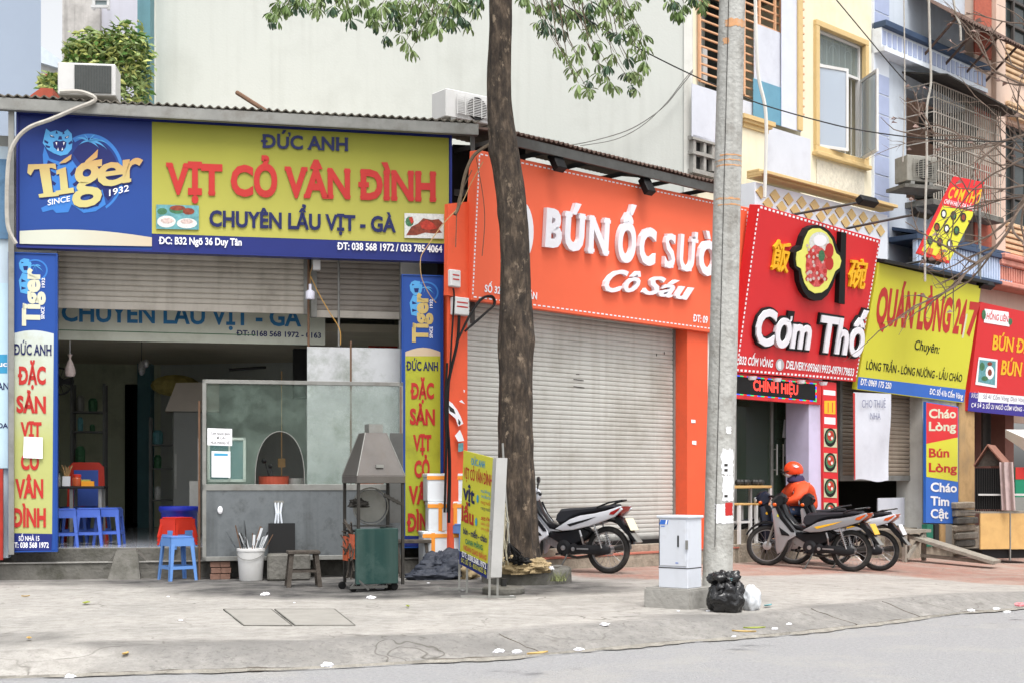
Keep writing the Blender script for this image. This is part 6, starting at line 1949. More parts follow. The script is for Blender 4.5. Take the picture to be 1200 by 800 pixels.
S.text('CƠ SỞ 2: SỐ', (1138, 465), (1146, 466), 5, 'print_white', off=.02)
S.text('CƠ SỞ 2: SỐ 21 NGÕ CỐM VÒNG - DỊCH VỌNG HẬU', (1138, 476.5), (1230, 484), 5, 'print_white', off=.02)
S.text('BÚN ĐẬU', (1163, 409), (1215, 415), 16, 'char_gold', off=.03, serif=True)
S.text('BÚN MẮM', (1173, 438), (1225, 443), 16, 'char_gold', off=.03, serif=True)
S.poly([(1154, 362), (1182, 366), (1183, 383), (1153, 378)], 'print_white'); S.text('HỒNG LIÊN', (1156, 374), (1181, 377.5), 7, 'red_sign', off=.02)
S.polys([circle_px(1153, 369, 2.5, 6, 8), circle_px(1184, 377, 2.5, 4, 8)], 'food_green')
S.poly([(1147, 418), (1169, 421), (1168, 454), (1143, 450)], 'print_white'); S.poly([(1148, 421), (1167, 423), (1166, 451), (1146, 447)], 'food_teal'); S.polys([circle_px(1160, 436, 5, 8, 12)], 'print_white'); S.polys([circle_px(1151, 429, 3, 5, 10), circle_px(1154, 443, 4, 3, 10)], 'food_green'); S.polys([circle_px(1160, 436, 2.5, 4, 10), circle_px(1160, 426, 3, 2.4, 8)], 'food_brown')

# tilted hanging board high on the right
TP = Pl(P(1075, 297, 21.5), (1, .35, 0))
hg = thing('hanging_sign', 'tilted red and yellow hanging board with nine dish pictures high before the caged balcony', 'sign', TP.M, (.3, 0, 0))
quad = [(1119, 207), (1154, 214), (1112, 309), (1075, 297)]
panel(TP, hg, quad, 'red_sign', 0, .05, 'board')
S = Sign(TP, hg)
S.poly([(1105, 241), (1142, 249), (1113, 306), (1080, 294)], 'sign_yellow2')
upv = (.42, 1)
S.text('CƠM THỐ', (1110, 232), (1146, 240), 13, 'char_gold', off=.02, up=upv)
S.text('CHÍNH HIỆU - ĐÀ NẴNG', (1106, 238.5), (1141, 247), 5, 'print_white', off=.01, up=upv)
for i in range(3):
    for j in range(3):
        x = 1106 + 11.5 * i - 8 * j; y = 251 + 2 * i + 15.5 * j
        S.polys([circle_px(x, y, 3.6, 5.6, 10)], 'food_dark'); S.polys([circle_px(x, y, 2.2, 3.6, 8)], ('food_white', 'food_brown', 'food_green')[(i * 2 + j) % 3])
S.polys([[(1088, 290), (1094, 292), (1092, 299), (1086, 297)], [(1098, 298), (1110, 302), (1108, 307), (1096, 303)]], 'chilli')
S.text('35K', (1099, 298), (1106, 300), 6, 'print_red', off=.02, up=upv)
# floodlights on arms over the signs
def arm_light(p0, p1, w, lab):
    a = FR.M @ FR.wp(*p0, 0); c = FR.M @ FR.wp(*p1, w)
    r = thing('arm_lamp', lab, 'lamp', IDN, a)
    b = MB(); b.tube([a, c], .02, 6); b.build('arm', 'steel_dark', r)
    T = Matrix.Translation(c) @ Rz(.7) @ Rx(-.6); b = MB(T); b.box(-.2, .2, -.06, .06, -.06, .05); b.build('head', 'black', r, bevel=.01)
arm_light((928, 252), (1016, 236), -1.2, 'black lamp on a long arm over the top of the red board')
arm_light((992, 268), (1080, 250), -1.3, 'black lamp on a long arm between the red and yellow boards')
arm_light((1050, 312), (1093, 304), -1.0, 'black lamp on a short arm over the yellow board')
arm_light((1148, 330), (1155, 334), -.4, 'black lamp at the right end of the yellow board')
# AC on the blue house
Yb = (FB.M @ Vector((FB.u(1072, -.5), -.5, 0)))
T = Matrix.Translation(Vector((P(1073, 560, Yb.y - .3).x, Yb.y - .3, CAM_H + (560 - 219) * (Yb.y - .3) / 1600))) @ Rz(.35)
ac_unit(T, .62, .36, .50, 'old air conditioner on a bracket under the caged balcony of the pale blue house', mat('ac_old', (142, 140, 132), .6, var=.1, dirt=(100, 94, 86), dirt_amt=.5, dirt_scale=4))
b = MB(T); b.box(-.4, .4, -.25, .3, -.08, -.02)
b.build('bracket_shelf', 'concrete_dark', label='grimy bracket shelf under the old air conditioner', cat='shelf')
# pale vertical pipe in front of the brick strip
b = MB(FB.M); u, z1 = FB.uv(1148, 210, -.6); _, z0 = FB.uv(1148, 330, -.6); b.tube([(u, -.6, z0), (u, -.6, z1)], .03, 8); b.build('upright_pipe', 'steel_grey', label='pale upright pipe in front of the brick strip', cat='pipe')
# ------------------------------------------------------------------ street things
def G(px, py):
    """ground point seen in a direction"""
    Y = 7.0
    while Y < 40:
        p = P(px, py, Y)
        if p.z <= walk_z(p.x, p.y): return Vector((p.x, p.y, walk_z(p.x, p.y)))
        Y += .02
    return p
def at_ground(px, py, rz=0.0):
    g = G(px, py); return Matrix.Translation(g) @ Rz(rz), g
def zat(py, Y): return CAM_H + (HY - py) * Y / FPX

# --- big street tree
def bark_mat():
    m = bpy.data.materials.new('bark'); m.use_nodes = True
    t = m.node_tree; N, L = t.nodes, t.links; b = N['Principled BSDF']; b.inputs['Roughness'].default_value = .95
    geo = N.new('ShaderNodeNewGeometry')
    def no(sc, s, d=8):
        mp = N.new('ShaderNodeMapping'); mp.inputs['Scale'].default_value = s; L.new(geo.outputs['Position'], mp.inputs['Vector'])
        n = N.new('ShaderNodeTexNoise'); n.inputs['Scale'].default_value = sc; n.inputs['Detail'].default_value = d; n.inputs['Roughness'].default_value = .7
        L.new(mp.outputs[0], n.inputs['Vector']); return n.outputs[0]
    cr = N.new('ShaderNodeValToRGB'); L.new(no(14, (1, 1, .35)), cr.inputs[0])
    e = cr.color_ramp.elements; e[0].position = .36; e[0].color = lin((38, 32, 27)); e[1].position = .66; e[1].color = lin((104, 90, 76))
    k = e.new(.52); k.color = lin((68, 58, 49))
    mx = N.new('ShaderNodeMix'); mx.data_type = 'RGBA'; mr = N.new('ShaderNodeMapRange'); mr.inputs['From Min'].default_value = .58; mr.inputs['From Max'].default_value = .66
    L.new(no(9, (1, 1, .6)), mr.inputs['Value']); L.new(mr.outputs[0], mx.inputs['Factor']); L.new(cr.outputs[0], mx.inputs['A']); mx.inputs['B'].default_value = lin((138, 122, 104))
    L.new(mx.outputs['Result'], b.inputs['Base Color'])
    bp = N.new('ShaderNodeBump'); bp.inputs['Strength'].default_value = 1.0; bp.inputs['Distance'].default_value = .03
    L.new(no(30, (1, 1, .3)), bp.inputs['Height']); L.new(bp.outputs[0], b.inputs['Normal'])
    MATS['bark'] = m
bark_mat()
TY = 15.2
tree = thing('street_tree', 'big street tree with a dark rugged trunk and drooping whorls of long green leaves', 'tree', IDN, (P(608, 660, TY).x, TY, 0))
path = [(611, 672, 29), (610, 655, 25.5), (608, 620, 23.5), (606, 560, 23), (604, 470, 22), (604, 400, 21), (604, 330, 19.5), (602, 270, 19), (597, 215, 18.5), (590, 165, 18.5), (586, 130, 17), (585, 80, 15), (586, 30, 14.5), (587, -20, 14), (592, -90, 13), (600, -170, 11.5), (612, -260, 9)]
def trunk_pt(t):
    x = t * (len(path) - 1); i = min(int(x), len(path) - 2); f = x - i
    p0 = path[max(i - 1, 0)]; p1 = path[i]; p2 = path[i + 1]; p3 = path[min(i + 2, len(path) - 1)]
    q = [0.5 * ((2 * p1[k]) + (p2[k] - p0[k]) * f + (2 * p0[k] - 5 * p1[k] + 4 * p2[k] - p3[k]) * f * f + (3 * p1[k] - p0[k] - 3 * p2[k] + p3[k]) * f ** 3) for k in range(3)]
    return P(q[0], q[1], TY), q[2] * .89 * TY / FPX
def trunk_fn(u, v):
    c, r = trunk_pt(v); a = 2 * pi * u
    d = Vector((cos(a), sin(a), 0))
    q = Vector((cos(a) * 1.6, sin(a) * 1.6, c.z * .7))
    k = 1 + .13 * noise.noise(q * 1.3) + .08 * noise.noise(q * 3.6) + .06 * abs(noise.noise(Vector((cos(a) * 7, sin(a) * 7, c.z * 2.2))))
    for (kz, ka, kr) in ((4.75, 3.6, .22), (4.95, 4.6, .16), (2.2, 5.0, .2), (3.4, 4.2, .16), (1.55, 5.6, .12), (2.95, 4.4, .2), (2.7, 6.1, .18), (4.1, 3.4, .12)):   # knots and old branch collars
        dz = (c.z - kz) / .12; da = (a - ka + pi) % (2 * pi) - pi
        k += kr * math.exp(-dz * dz - (da / .45) ** 2)
    if c.z < .35: k += .22 * (.35 - c.z) * (1 + .8 * sin(a * 5 + 1))
    return c + d * r * k
b = MB(); b.grid(trunk_fn, 72, 300); b.build('trunk', 'bark', tree, smooth=True, merge=True)
b = MB(); tw = MB()
limbs = [[(590, -60), (560, -75), (500, -70), (420, -55), (350, -45), (320, -30)], [(596, -120), (640, -70), (700, -50), (760, -55), (810, -50)], [(592, -80), (570, -120), (480, -150), (380, -160)], [(602, -180), (700, -160), (780, -150)], [(608, -240), (560, -300), (500, -330)], [(610, -250), (660, -330), (700, -360)]]
for li, L_ in enumerate(limbs):
    pts = [P(x, y, TY - .5 * i * (1 if li % 2 else -1) * .4) for i, (x, y) in enumerate(L_)]
    b.tube(pts, [.085 - .07 * i / (len(pts) - 1) for i in range(len(pts))], 8)
b.build('limb', 'bark', tree, smooth=True)
protos = []
def leaf_whorl(seed_, m_, n):
    r_ = random.Random(seed_); bb = MB()
    for i in range(n):
        az = 2 * pi * i / n + r_.uniform(-.25, .25); droop = r_.uniform(.5, 1.35); L_ = r_.uniform(.085, .135); W_ = L_ * r_.uniform(.13, .17)
        M_ = Rz(az) @ Ry(droop)
        prev = []
        k = [(.0, .08), (.2, .35), (.5, .85), (.75, 1), (.92, .6), (1, .1)]
        vs = []
        for (f, wd) in k:
            bend = .18 * f * f * L_
            vs += [M_ @ Vector((.02 + L_ * f, -W_ * wd, -bend + .012 * wd)), M_ @ Vector((.02 + L_ * f, 0, -bend)), M_ @ Vector((.02 + L_ * f, W_ * wd, -bend + .012 * wd))]
        fs = []
        for j in range(len(k) - 1):
            a = j * 3; fs += [(a, a + 1, a + 4, a + 3), (a + 1, a + 2, a + 5, a + 4)]
        bb.add(vs, fs)
    me_o = bb.build('leaf_cluster', m_, tree)
    return me_o
mat('leaf_a', (92, 114, 62), .5, var=.25, scale=14); mat('leaf_b', (120, 138, 88), .5, var=.2, scale=14); mat('leaf_c', (64, 88, 66), .45, var=.25, scale=14)
for i, (m_, n) in enumerate((('leaf_a', 9), ('leaf_b', 8), ('leaf_a', 7), ('leaf_c', 9), ('leaf_b', 7))): protos.append(leaf_whorl(i, m_, n))
spots = [(318, 14), (326, 24), (333, 8), (340, 0), (348, 6), (352, -6), (366, 2), (371, 8), (378, -4), (392, 6), (398, -2), (405, 10), (411, 22), (418, 4), (426, -4), (430, 8), (440, 22), (443, 26), (447, 6), (455, 0), (460, 14), (466, 26), (470, 40), (452, 42),
         (476, 48), (482, 58), (486, 4), (490, 20), (496, 30), (500, 10), (505, 26), (512, 4), (514, 32), (520, 18), (524, 2), (530, 26), (536, 8), (543, 22), (546, 4), (549, 30), (556, 8), (561, -4), (470, 2), (478, 16), (487, 38), (508, -4), (533, -6),
         (612, -4), (620, 2), (632, 6), (637, 22), (641, 28), (646, 4), (654, 16), (660, 34), (652, 54), (658, 58), (668, 8), (672, 24), (676, 62), (680, 14), (688, 36), (690, 2), (694, 24), (700, 58), (704, 48), (708, 8), (712, 24), (716, 36), (720, 62), (724, 4), (727, 20), (730, 34), (735, 66), (738, 10), (742, 26),
         (746, 4), (745, 46), (748, 62), (754, 40), (757, 54), (741, 84), (747, 90), (734, 84), (712, 76), (708, 86), (684, 78), (678, 98), (690, 94), (672, 84), (688, 104), (714, 94), (740, 100), (784, 0), (790, 10), (796, 16), (802, 4), (812, -4), (822, 4), (700, 74), (756, 70), (664, 66)]
anch = [P(x, -55, TY) for x in range(320, 830, 60)]
r_ = random.Random(11)
k = 0
def put_leaf(p, s=1.0):
    global k
    src = protos[r_.randrange(len(protos))]
    if k < len(protos): d = protos[k]
    else:
        d = src.copy(); COL.objects.link(d); WM[d.name] = WM[src.name]
    inv = wm(tree).inverted() @ Matrix.Translation(p)
    # proto geometry is stored relative to the tree base; shift it to the spot
    d.matrix_basis = inv @ Rz(r_.uniform(0, 6.28)) @ Rx(r_.uniform(-.5, .5)) @ Matrix.Scale(s, 4) @ wm(tree)
    k += 1
sub = []
for (x, y) in spots:
    Yp = TY + r_.uniform(-1.3, .6)
    p = P(x, y, Yp); put_leaf(p, r_.uniform(.8, 1.15)); sub.append(p)
    if r_.random() < .6: put_leaf(P(x + r_.uniform(-7, 7), y + r_.uniform(-11, 6), Yp + r_.uniform(-.2, .2)), r_.uniform(.7, 1.05))
    if y < 45 and r_.random() < .45:
        put_leaf(P(x + r_.uniform(-9, 9), y + r_.uniform(-8, 8), Yp + r_.uniform(-.3, .3)), r_.uniform(.7, 1.0))
for (x, y) in spots:
    if y < 30: put_leaf(P(x + r_.uniform(-12, 12), y - r_.uniform(2, 22), TY + r_.uniform(-1.2, .6)), r_.uniform(.8, 1.1))
for _ in range(40):
    x = r_.choice([r_.uniform(310, 830), r_.uniform(430, 760)]); put_leaf(P(x, r_.uniform(-260, -25), TY + r_.uniform(-1.5, 1.5)), r_.uniform(.9, 1.3))
for p in sub:
    # twig climbing back towards the limbs
    px = CX + p.x / p.y * FPX; side = -1 if px < 600 else 1
    q1 = p + Vector((-.07 * side, .0, .12)); q2 = p + Vector((-.22 * side, 0, .34 + r_.uniform(0, .15)))
    tgt = P(min(max(px - side * 40, 320), 800), -55, p.y)
    tw.tube([p, q1, q2, tgt], [.0025, .003, .004, .009], 5)
tw.build('twig', 'twig', tree)

# tree ring, bag and sack at its foot
rT, g = at_ground(616, 676)
ringc = P(617, 560, 15.2); ringc.z = walk_z(ringc.x, ringc.y)
r = thing('tree_ring', 'broken round concrete kerb around the foot of the big tree', 'kerb', IDN, ringc)
b = MB()
rr = random.Random(4)
def ring_fn(u, v):
    a = 2 * pi * u; ro, ri, h = .50, .36, .165
    prof = [(ro, -.05), (ro, h - .02), (ro - .02, h), (ri + .02, h), (ri, h - .02), (ri, -.05)]
    x = v * 5; i = min(int(x), 4); f = x - i
    R_ = prof[i][0] * (1 - f) + prof[i + 1][0] * f; z = prof[i][1] * (1 - f) + prof[i + 1][1] * f
    R_ *= 1 + .03 * noise.noise(Vector((cos(a) * 3, sin(a) * 3, z * 5)))
    return (ringc.x + R_ * cos(a), ringc.y + R_ * sin(a), ringc.z + z + .012 * noise.noise(Vector((cos(a) * 4, sin(a) * 4, 0))))
b.grid(ring_fn, 60, 15); b.build('ring', 'concrete_dark', r, smooth=True)
b = MB(); b.lathe([(.37, 0), (.36, .1), (0, .13)], ringc, 24); b.build('soil', mat('soil', (84, 72, 58), .95, var=.3, scale=12, bump=.8), r)
def crumple(name, m_, c, rx, ry, rz, seed_, label, cat, amp=.35, freq=3.0, n=36, flat=True, parent=None, facet=False, group=None):
    """wrinkled cloth, bag or sack"""
    c = Vector(c); o_ = Vector((seed_ * 7.3, seed_ * 1.7, seed_ * 3.1))
    def fn(u, v):
        a = 2 * pi * u; t = pi * v
        d = Vector((sin(t) * cos(a), sin(t) * sin(a), -cos(t)))
        k_ = 1 + amp * noise.noise(d * freq + o_) + amp * .5 * abs(noise.noise(d * freq * 2.3 + o_)) - amp * .35 * abs(noise.noise(d * freq * 4.5 + o_))
        z = d.z * rz * k_
        if flat and z < -rz * .75: z = -rz * .75
        return (c.x + d.x * rx * k_, c.y + d.y * ry * k_, c.z + z + rz * .75)
    b = MB(); b.grid(fn, n * 2, n)
    return b.build(name, m_, parent, smooth=not facet, label=label, cat=cat, merge=True, group=group)
mat('sackcloth', (158, 140, 108), .9, var=.12, scale=8, bump=.3, bscale=120, dirt=(112, 98, 76), dirt_amt=.4, dirt_scale=5)
crumple('sack', 'sackcloth', P(603, 560, 14.72).xy.to_3d() + Vector((0, 0, .12)), .19, .13, .10, 1, 'crumpled beige sack lying on the tree ring at the foot of the trunk, left side', 'sack', .5, 2.5)
crumple('sack', 'sackcloth', P(626, 560, 14.75).xy.to_3d() + Vector((0, 0, .13)), .17, .13, .085, 2, 'crumpled beige sack lying on the tree ring in front of the trunk, right side', 'sack', .5, 2.5)
crumple('cloth_rag', 'black', P(606, 560, 14.66).xy.to_3d() + Vector((0, 0, .22)), .13, .08, .05, 3, 'small black rag lying on the beige sacks below the mop stick', 'rag', .6, 3)
crumple('paper_scrap', 'print_white', P(643, 560, 14.75).xy.to_3d() + Vector((0, 0, .16)), .05, .04, .025, 4, 'white scrap on the right rim of the tree ring', 'litter', .6, 3, n=12)
# weeds at the ring edge
b = MB(); base = P(652, 560, 14.9)
for i in range(70):
    a = rr.uniform(0, 6.28); x = base.x + rr.gauss(0, .04); y = base.y - .12 + rr.gauss(0, .04); h = rr.uniform(.05, .14)
    b.add([(x, y, .04), (x + .006, y, .04), (x + .07 * cos(a), y + .07 * sin(a), .04 + h)], [(0, 1, 2)])
b.build('weeds', mat('weed', (120, 126, 84), .8, var=.2), kind='stuff', label='small dry weeds growing at the right edge of the tree ring', cat='weeds')
# mop stick
r = thing('mop', 'grey metal stick with a black head leaning on the trunk behind the yellow board', 'mop', IDN, P(598, 645, 14.5))
b = MB(); b.tube([P(589, 519, 14.75), P(590.5, 548, 14.7)], .012, 8); b.tube([P(590.5, 548, 14.7), P(597, 640, 14.55)], .009, 8); b.tube([P(590.2, 545, 14.7), P(591.2, 562, 14.69)], .017, 8); b.build('stick', 'steel_grey', r)
b = MB()
for i in range(60): b.bar(P(597, 636, 14.55), P(597 + rr.uniform(-6, 17), 648 + rr.uniform(-4, 8), 14.5 + rr.uniform(-.08, .08)), .008)
b.build('head', 'black', r)
# round weight with stub
T, g = at_ground(590, 697)
r = thing('umbrella_base', 'round concrete umbrella weight with a short dark stub in front of the tree ring', 'base', Matrix.Translation(g + Vector((0, .17, 0))))
Tb = wm(r)
b = MB(Tb); b.lathe([(.205, 0), (.212, .02), (.212, .055), (.2, .07), (0, .075)], n=32); b.build('disc', 'concrete_dark', r)
b = MB(Tb); b.lathe([(.03, .07), (.03, .15), (0, .155)], n=12); b.build('stub', 'dark', r)

mat('foam', (216, 220, 224), .7, var=.02, scale=8, dirt=(180, 180, 176), dirt_amt=.3, dirt_scale=5)
# --- yellow menu board on legs
A = Vector((P(541, 560, 13.75).x, 13.75, 0)); Bp = Vector((P(576, 560, 12.95).x, 12.95, 0))
MBp = Pl(A, Bp - A); MBp = Pl(A, Bp - A, Vector((0, 0, 1)) - MBp.U * .03)
r = thing('menu_stand', 'yellow menu board on thin steel legs standing before the tree, seen almost edge on', 'sign', MBp.M)
q4 = [(542.5, 527), (578, 534.5), (571, 676), (538, 660)]
panel(MBp, r, q4, 'sign_yellow2', 0, .012, 'board')
S = Sign(MBp, r)
S.poly([(538.3, 645), (572.3, 659), (571, 676), (538, 660)], 'sign_blue')
S.text('ĐỨC ANH', (551.5, 543), (567.5, 546.5), 7.5, 'advert_blue', off=.02)
S.text('VỊT CỎ VÂN ĐÌNH', (543, 559), (576, 567.5), 12, 'print_red', off=.02)
S.text('vịt', (542.5, 583), (555, 589), 17, 'print_navy', off=.03, serif=True); S.text('lẩu', (541, 609), (554, 614), 17, 'print_red', off=.03, serif=True)
S.polys([circle_px(559, 583, 1.3, 5, 8), circle_px(557.5, 610, 1.3, 5, 8)], 'advert_blue')
for tx, y, m_ in (('nướng', 575, 'advert_blue'), ('xào', 581, 'advert_blue'), ('rang muối', 588, 'print_red'), ('rang muối', 595, 'print_navy'), ('gà', 606, 'print_red'), ('om sấu', 613, 'chilli'), ('om măng', 619, 'chilli')):
    S.text(tx, (563, y), (574, y + 2.6), 4, m_, off=.0)
S.text('bún - miến - cháo', (542.5, 624), (570, 634), 7, 'print_navy', off=.03); S.text('CANH MĂNG', (545, 636), (565, 643), 5.5, mat('print_green', (30, 120, 90), .5), off=.03)
S.text('NGAN GIAO BÁNG', (543, 643), (569.5, 655), 5.5, 'chilli', off=.03); S.text('ĐT: 038.568.1972', (541, 651), (569.5, 664.5), 6, 'print_white', off=.03); S.text('ĐC: SỐ 15 - B32 NGÕ 36', (540, 657.5), (569.5, 671.5), 5, 'sign_yellow2', off=.02)
b = MB(MBp.M)
L1 = MBp.uv(578, 534)[0]
zt_ = MBp.uv(578, 534.5)[1]; zb_ = MBp.uv(571, 676)[1]
hx = [MBp.uv(571.5, 676)[0] + .004, MBp.uv(578, 534)[0] + .004]
b.hexa([(hx[0], -.01, zb_), (hx[0] + .13, -.02, zb_ + .02), (hx[0] + .13, .09, zb_ + .02), (hx[0], .02, zb_), (hx[1], -.01, zt_), (hx[1] + .12, -.02, zt_), (hx[1] + .12, .09, zt_), (hx[1], .02, zt_)])
b.build('side_panel', mat('alu_sheet', (188, 188, 186), .5, metal=.3, var=.06, dirt=(140, 140, 138), dirt_amt=.4), r)
for (px, y0, y1, Yq, nm) in ((573.5, 660, 704, 12.93, 'leg'), (583, 668, 702, 13.0, 'leg'), (538, 655, 688, 13.85, 'leg'), (547, 660, 689, 13.7, 'leg')):
    b = MB(); p = P(px, y0, Yq); gz = walk_z(p.x, p.y); b.box(p.x - .011, p.x + .011, p.y - .011, p.y + .011, gz, p.z + .3 if px > 570 else p.z); b.build('leg', 'steel_grey', r)
b = MB(); p = P(573, 560, 12.93); z = walk_z(p.x, p.y) + .012
b.bar((P(540, 560, 13.0).x, 13.0, z), (P(605, 560, 12.95).x, 12.95, z), .022); b.bar((P(515, 560, 13.9).x, 13.9, z + .02), (P(573, 560, 13.75).x, 13.75, z + .02), .02); b.build('foot_bar', 'steel_grey', r)
b = MB()
for i in range(46):
    x = 586 + rr.uniform(-3, 7); p = P(x, rr.uniform(585, 605), 13.2); q = P(x + rr.uniform(-5, 5), rr.uniform(612, 664), 13.2 + rr.uniform(-.05, .1)); mpt = (p + q) / 2 + Vector((rr.uniform(-.04, .04), 0, 0))
    b.tube([p, mpt, q], .0025, 4)
b.build('string_bundle', mat('string', (186, 180, 160), .9), label='tangled pale strings hanging on the right side of the yellow menu board', cat='string')

# --- concrete pole
PY = 13.9
pole = thing('power_pole', 'tall round concrete power pole with rust stains and torn posters beside the metal cabinet', 'pole', IDN, (P(840, 690, PY).x, PY, 0))
def pole_fn(u, v):
    z = -.1 + 9.6 * v; y_img = 560 - (z - CAM_H) * FPX / PY
    cx = 840.5 + (690 - y_img) * (17.5 / 690); r0 = (17.5 - (690 - y_img) * (2.4 / 690)) * PY / FPX
    a = 2 * pi * u; c = P(cx, y_img, PY)
    r0 *= 1 + .006 * noise.noise(Vector((cos(a), sin(a), z * 2)))
    return (c.x + r0 * cos(a), c.y + r0 * sin(a), c.z)
b = MB(); b.grid(pole_fn, 48, 60); b.build('shaft', 'pole_concrete', pole, smooth=True)
def wrap(px0, px1, y0, y1, m_, nm, out=.003, jit=0, label=None):
    """paper or stain following the round of the pole"""
    b = MB(); rj = random.Random(int(y0))
    def ang(px, y):
        cx = 840.5 + (690 - y) * (17.5 / 690); r0 = (17.5 - (690 - y) * (2.4 / 690)); s = max(-.98, min(.98, (px - cx) / r0)); return math.asin(s), r0, cx
    nn, mm = 10, 10
    vs = []
    for j in range(mm + 1):
        y = y0 + (y1 - y0) * j / mm
        for i in range(nn + 1):
            px = px0 + (px1 - px0) * i / nn + (rj.uniform(-jit, jit) if i in (0, nn) else 0)
            yy = y + (rj.uniform(-jit, jit) if j in (0, mm) else 0)
            s, r0, cx = ang(px, y); c = P(cx, yy, PY); R_ = r0 * PY / FPX + out
            vs.append((c.x + R_ * sin(s), c.y - R_ * cos(s), c.z))
    b.add(vs, [(j * (nn + 1) + i, j * (nn + 1) + i + 1, (j + 1) * (nn + 1) + i + 1, (j + 1) * (nn + 1) + i) for j in range(mm) for i in range(nn)])
    return b.build(nm, m_, pole, label=label)
mat('rust_stain', (196, 148, 108), .9, var=.2, scale=10, dirt=(178, 172, 160), dirt_amt=.8, dirt_scale=6)
wrap(848, 872, 27, 35.5, 'rust_stain', 'rust_ring', jit=1.2); wrap(846, 852, 49, 56, 'rust_stain', 'rust_ring', .0025, 1)
for y in (184, 190, 196, 235, 242): wrap(838 + (y % 5), 868, y, y + 1.6, 'rust_stain', 'rust_ring', .002, .8)
wrap(843, 857, 526, 556, 'print_white', 'poster', jit=1.5); wrap(844, 857, 557, 586, 'print_white', 'poster', .004, 1); wrap(836, 857, 590, 612, 'print_white', 'poster', .005, 1); wrap(847, 856, 588, 603, 'print_red', 'poster', .008, .3); wrap(849, 854, 500, 508, 'print_white', 'poster', jit=1)
for y in (543, 549, 579): wrap(846, 850, y, y + 3, 'soot', 'poster_print', .006)
b = MB(); ptop = [P(840.5 - 4 + (690 - y) * 17.5 / 690, y, PY - (17.5 - (690 - y) * (2.4 / 690)) * PY / FPX - .001) for y in range(-200, 680, 40)]
b.tube(ptop, .0035, 4); b.build('seam', 'soot', pole)

# --- metal cabinet
corner = Vector((P(806, 560, 11.95).x, 11.95, walk_z(P(806, 560, 11.95).x, 11.95)))
T = Matrix.Translation(corner) @ Rz(radians(-38))
cb = thing('telecom_cabinet', 'pale grey metal cabinet with a small blue mark beside the power pole', 'cabinet', T)
mat('cabinet_paint', (200, 204, 212), .4, var=.03, scale=3, dirt=(160, 158, 156), dirt_amt=.35, dirt_scale=3, streak=.15)
b = MB(T); b.box(-.42, .06, -.06, .36, -.05, .175); b.build('block', 'concrete', cb, bevel=.015, seg=2)
b = MB(T); b.box(-.30, 0, 0, .24, .175, .80); b.build('body', 'cabinet_paint', cb, bevel=.006)
b = MB(T); b.box(-.315, .015, -.015, .255, .79, .815); b.build('lid', 'cabinet_paint', cb, bevel=.006)
b = MB(T); b.box(-.29, -.012, -.008, 0, .37, .78); b.build('door', 'cabinet_paint', cb, bevel=.004)
b = MB(T); b.box(-.30, 0.001, -.0015, .0, .348, .356); b.box(0, .0015, 0, .24, .348, .356); b.box(-.29, -.283, -.0095, -.008, .37, .78); b.build('seam', 'dark', cb)
b = MB(T); b.box(-.10, -.085, -.012, -.008, .54, .64); b.build('lock_plate', 'dark', cb)
b = MB(T); b.box(-.012, .008, -.022, -.008, .52, .60); b.build('hinge', 'steel_grey', cb)
b = MB(T); b.prism([(-.285, .735), (-.20, .735), (-.19, .775), (-.27, .775)], -.0105, -.009); b.build('blue_mark', 'sign_azure', cb)
b = MB(T); b.prism([(-.225, .735), (-.21, .735), (-.20, .775), (-.215, .775)], -.0115, -.0106); b.build('mark_gap', 'print_white', cb)
b = MB(T); b.box(-.27, -.23, -.0105, -.009, .715, .722); b.box(-.12, -.09, -.0105, -.009, .395, .402); b.build('small_print', 'sign_azure', cb)
# bags
mat('bin_bag', (18, 18, 20), .2, var=.2, scale=8, spec=.6, bump=.9, bscale=16)
g = G(853, 718)
bag = crumple('rubbish_bag', 'bin_bag', g + Vector((0, .12, 0)), .165, .15, .17, 5, 'full black rubbish bag slumped against the block of the metal cabinet', 'bag', .26, 1.9, n=40)
g2 = G(883, 716)
crumple('rubbish_bag', mat('white_bag', (206, 210, 214), .35, var=.06, scale=6), g2 + Vector((.0, .12, 0)), .085, .1, .125, 6, 'small white bag beside the black rubbish bag', 'bag', .2, 2.0, n=30)
crumple('bag_ears', 'bin_bag', g + Vector((-.02, .1, .20)), .11, .09, .085, 17, None, None, .75, 1.8, n=24, parent=bag)
crumple('wrapper', 'food_teal', g + Vector((.05, .07, .27)), .04, .035, .02, 7, 'teal wrapper in the open mouth of the black rubbish bag', 'wrapper', .5, 3, n=10)

# --- glass fronted counter
CT = FL.off(-.42)
cu0, cu1 = CT.u(237), CT.u(472.5)
z_top = CT.uv(237, 444)[1]; z_mid = CT.uv(237, 567)[1]; z_bot = CT.uv(237, 657)[1]
ct = thing('food_counter', 'glass fronted steel food counter with an arched serving hole at the shop mouth', 'counter', CT.M, ((cu0 + cu1) / 2, 0, 0))
mat('stainless', (116, 121, 124), .4, metal=.5, var=.22, scale=5, streak=.8, dirt=(74, 76, 76), dirt_amt=.7, dirt_scale=5)
b = MB(CT.M); t = .045
b.box(cu0, cu0 + t, 0, t, z_bot, z_top); b.box(cu0, cu1, 0, t, z_top - t, z_top); b.box(cu1 - t, cu1, 0, t, z_mid - .05, z_top); b.box(cu0, cu1, 0, t, z_mid - .07, z_mid); b.box(cu0, cu1, 0, t, z_bot, z_bot + .05)
b.box(cu0, cu0 + t, .6, .6 + t, z_bot, z_mid); b.box(cu0, cu0 + t, 0, .6, z_bot, z_bot + t); b.box(cu0, cu0 + t, 0, .6, z_mid - .05, z_mid - .002)
b.box(cu1 - t, cu1, .6, .6 + t, z_bot, z_mid); b.box(cu1 - t, cu1, t, .6, z_bot, z_bot + t)
b.build('frame', 'steel_grey', ct, bevel=.003)
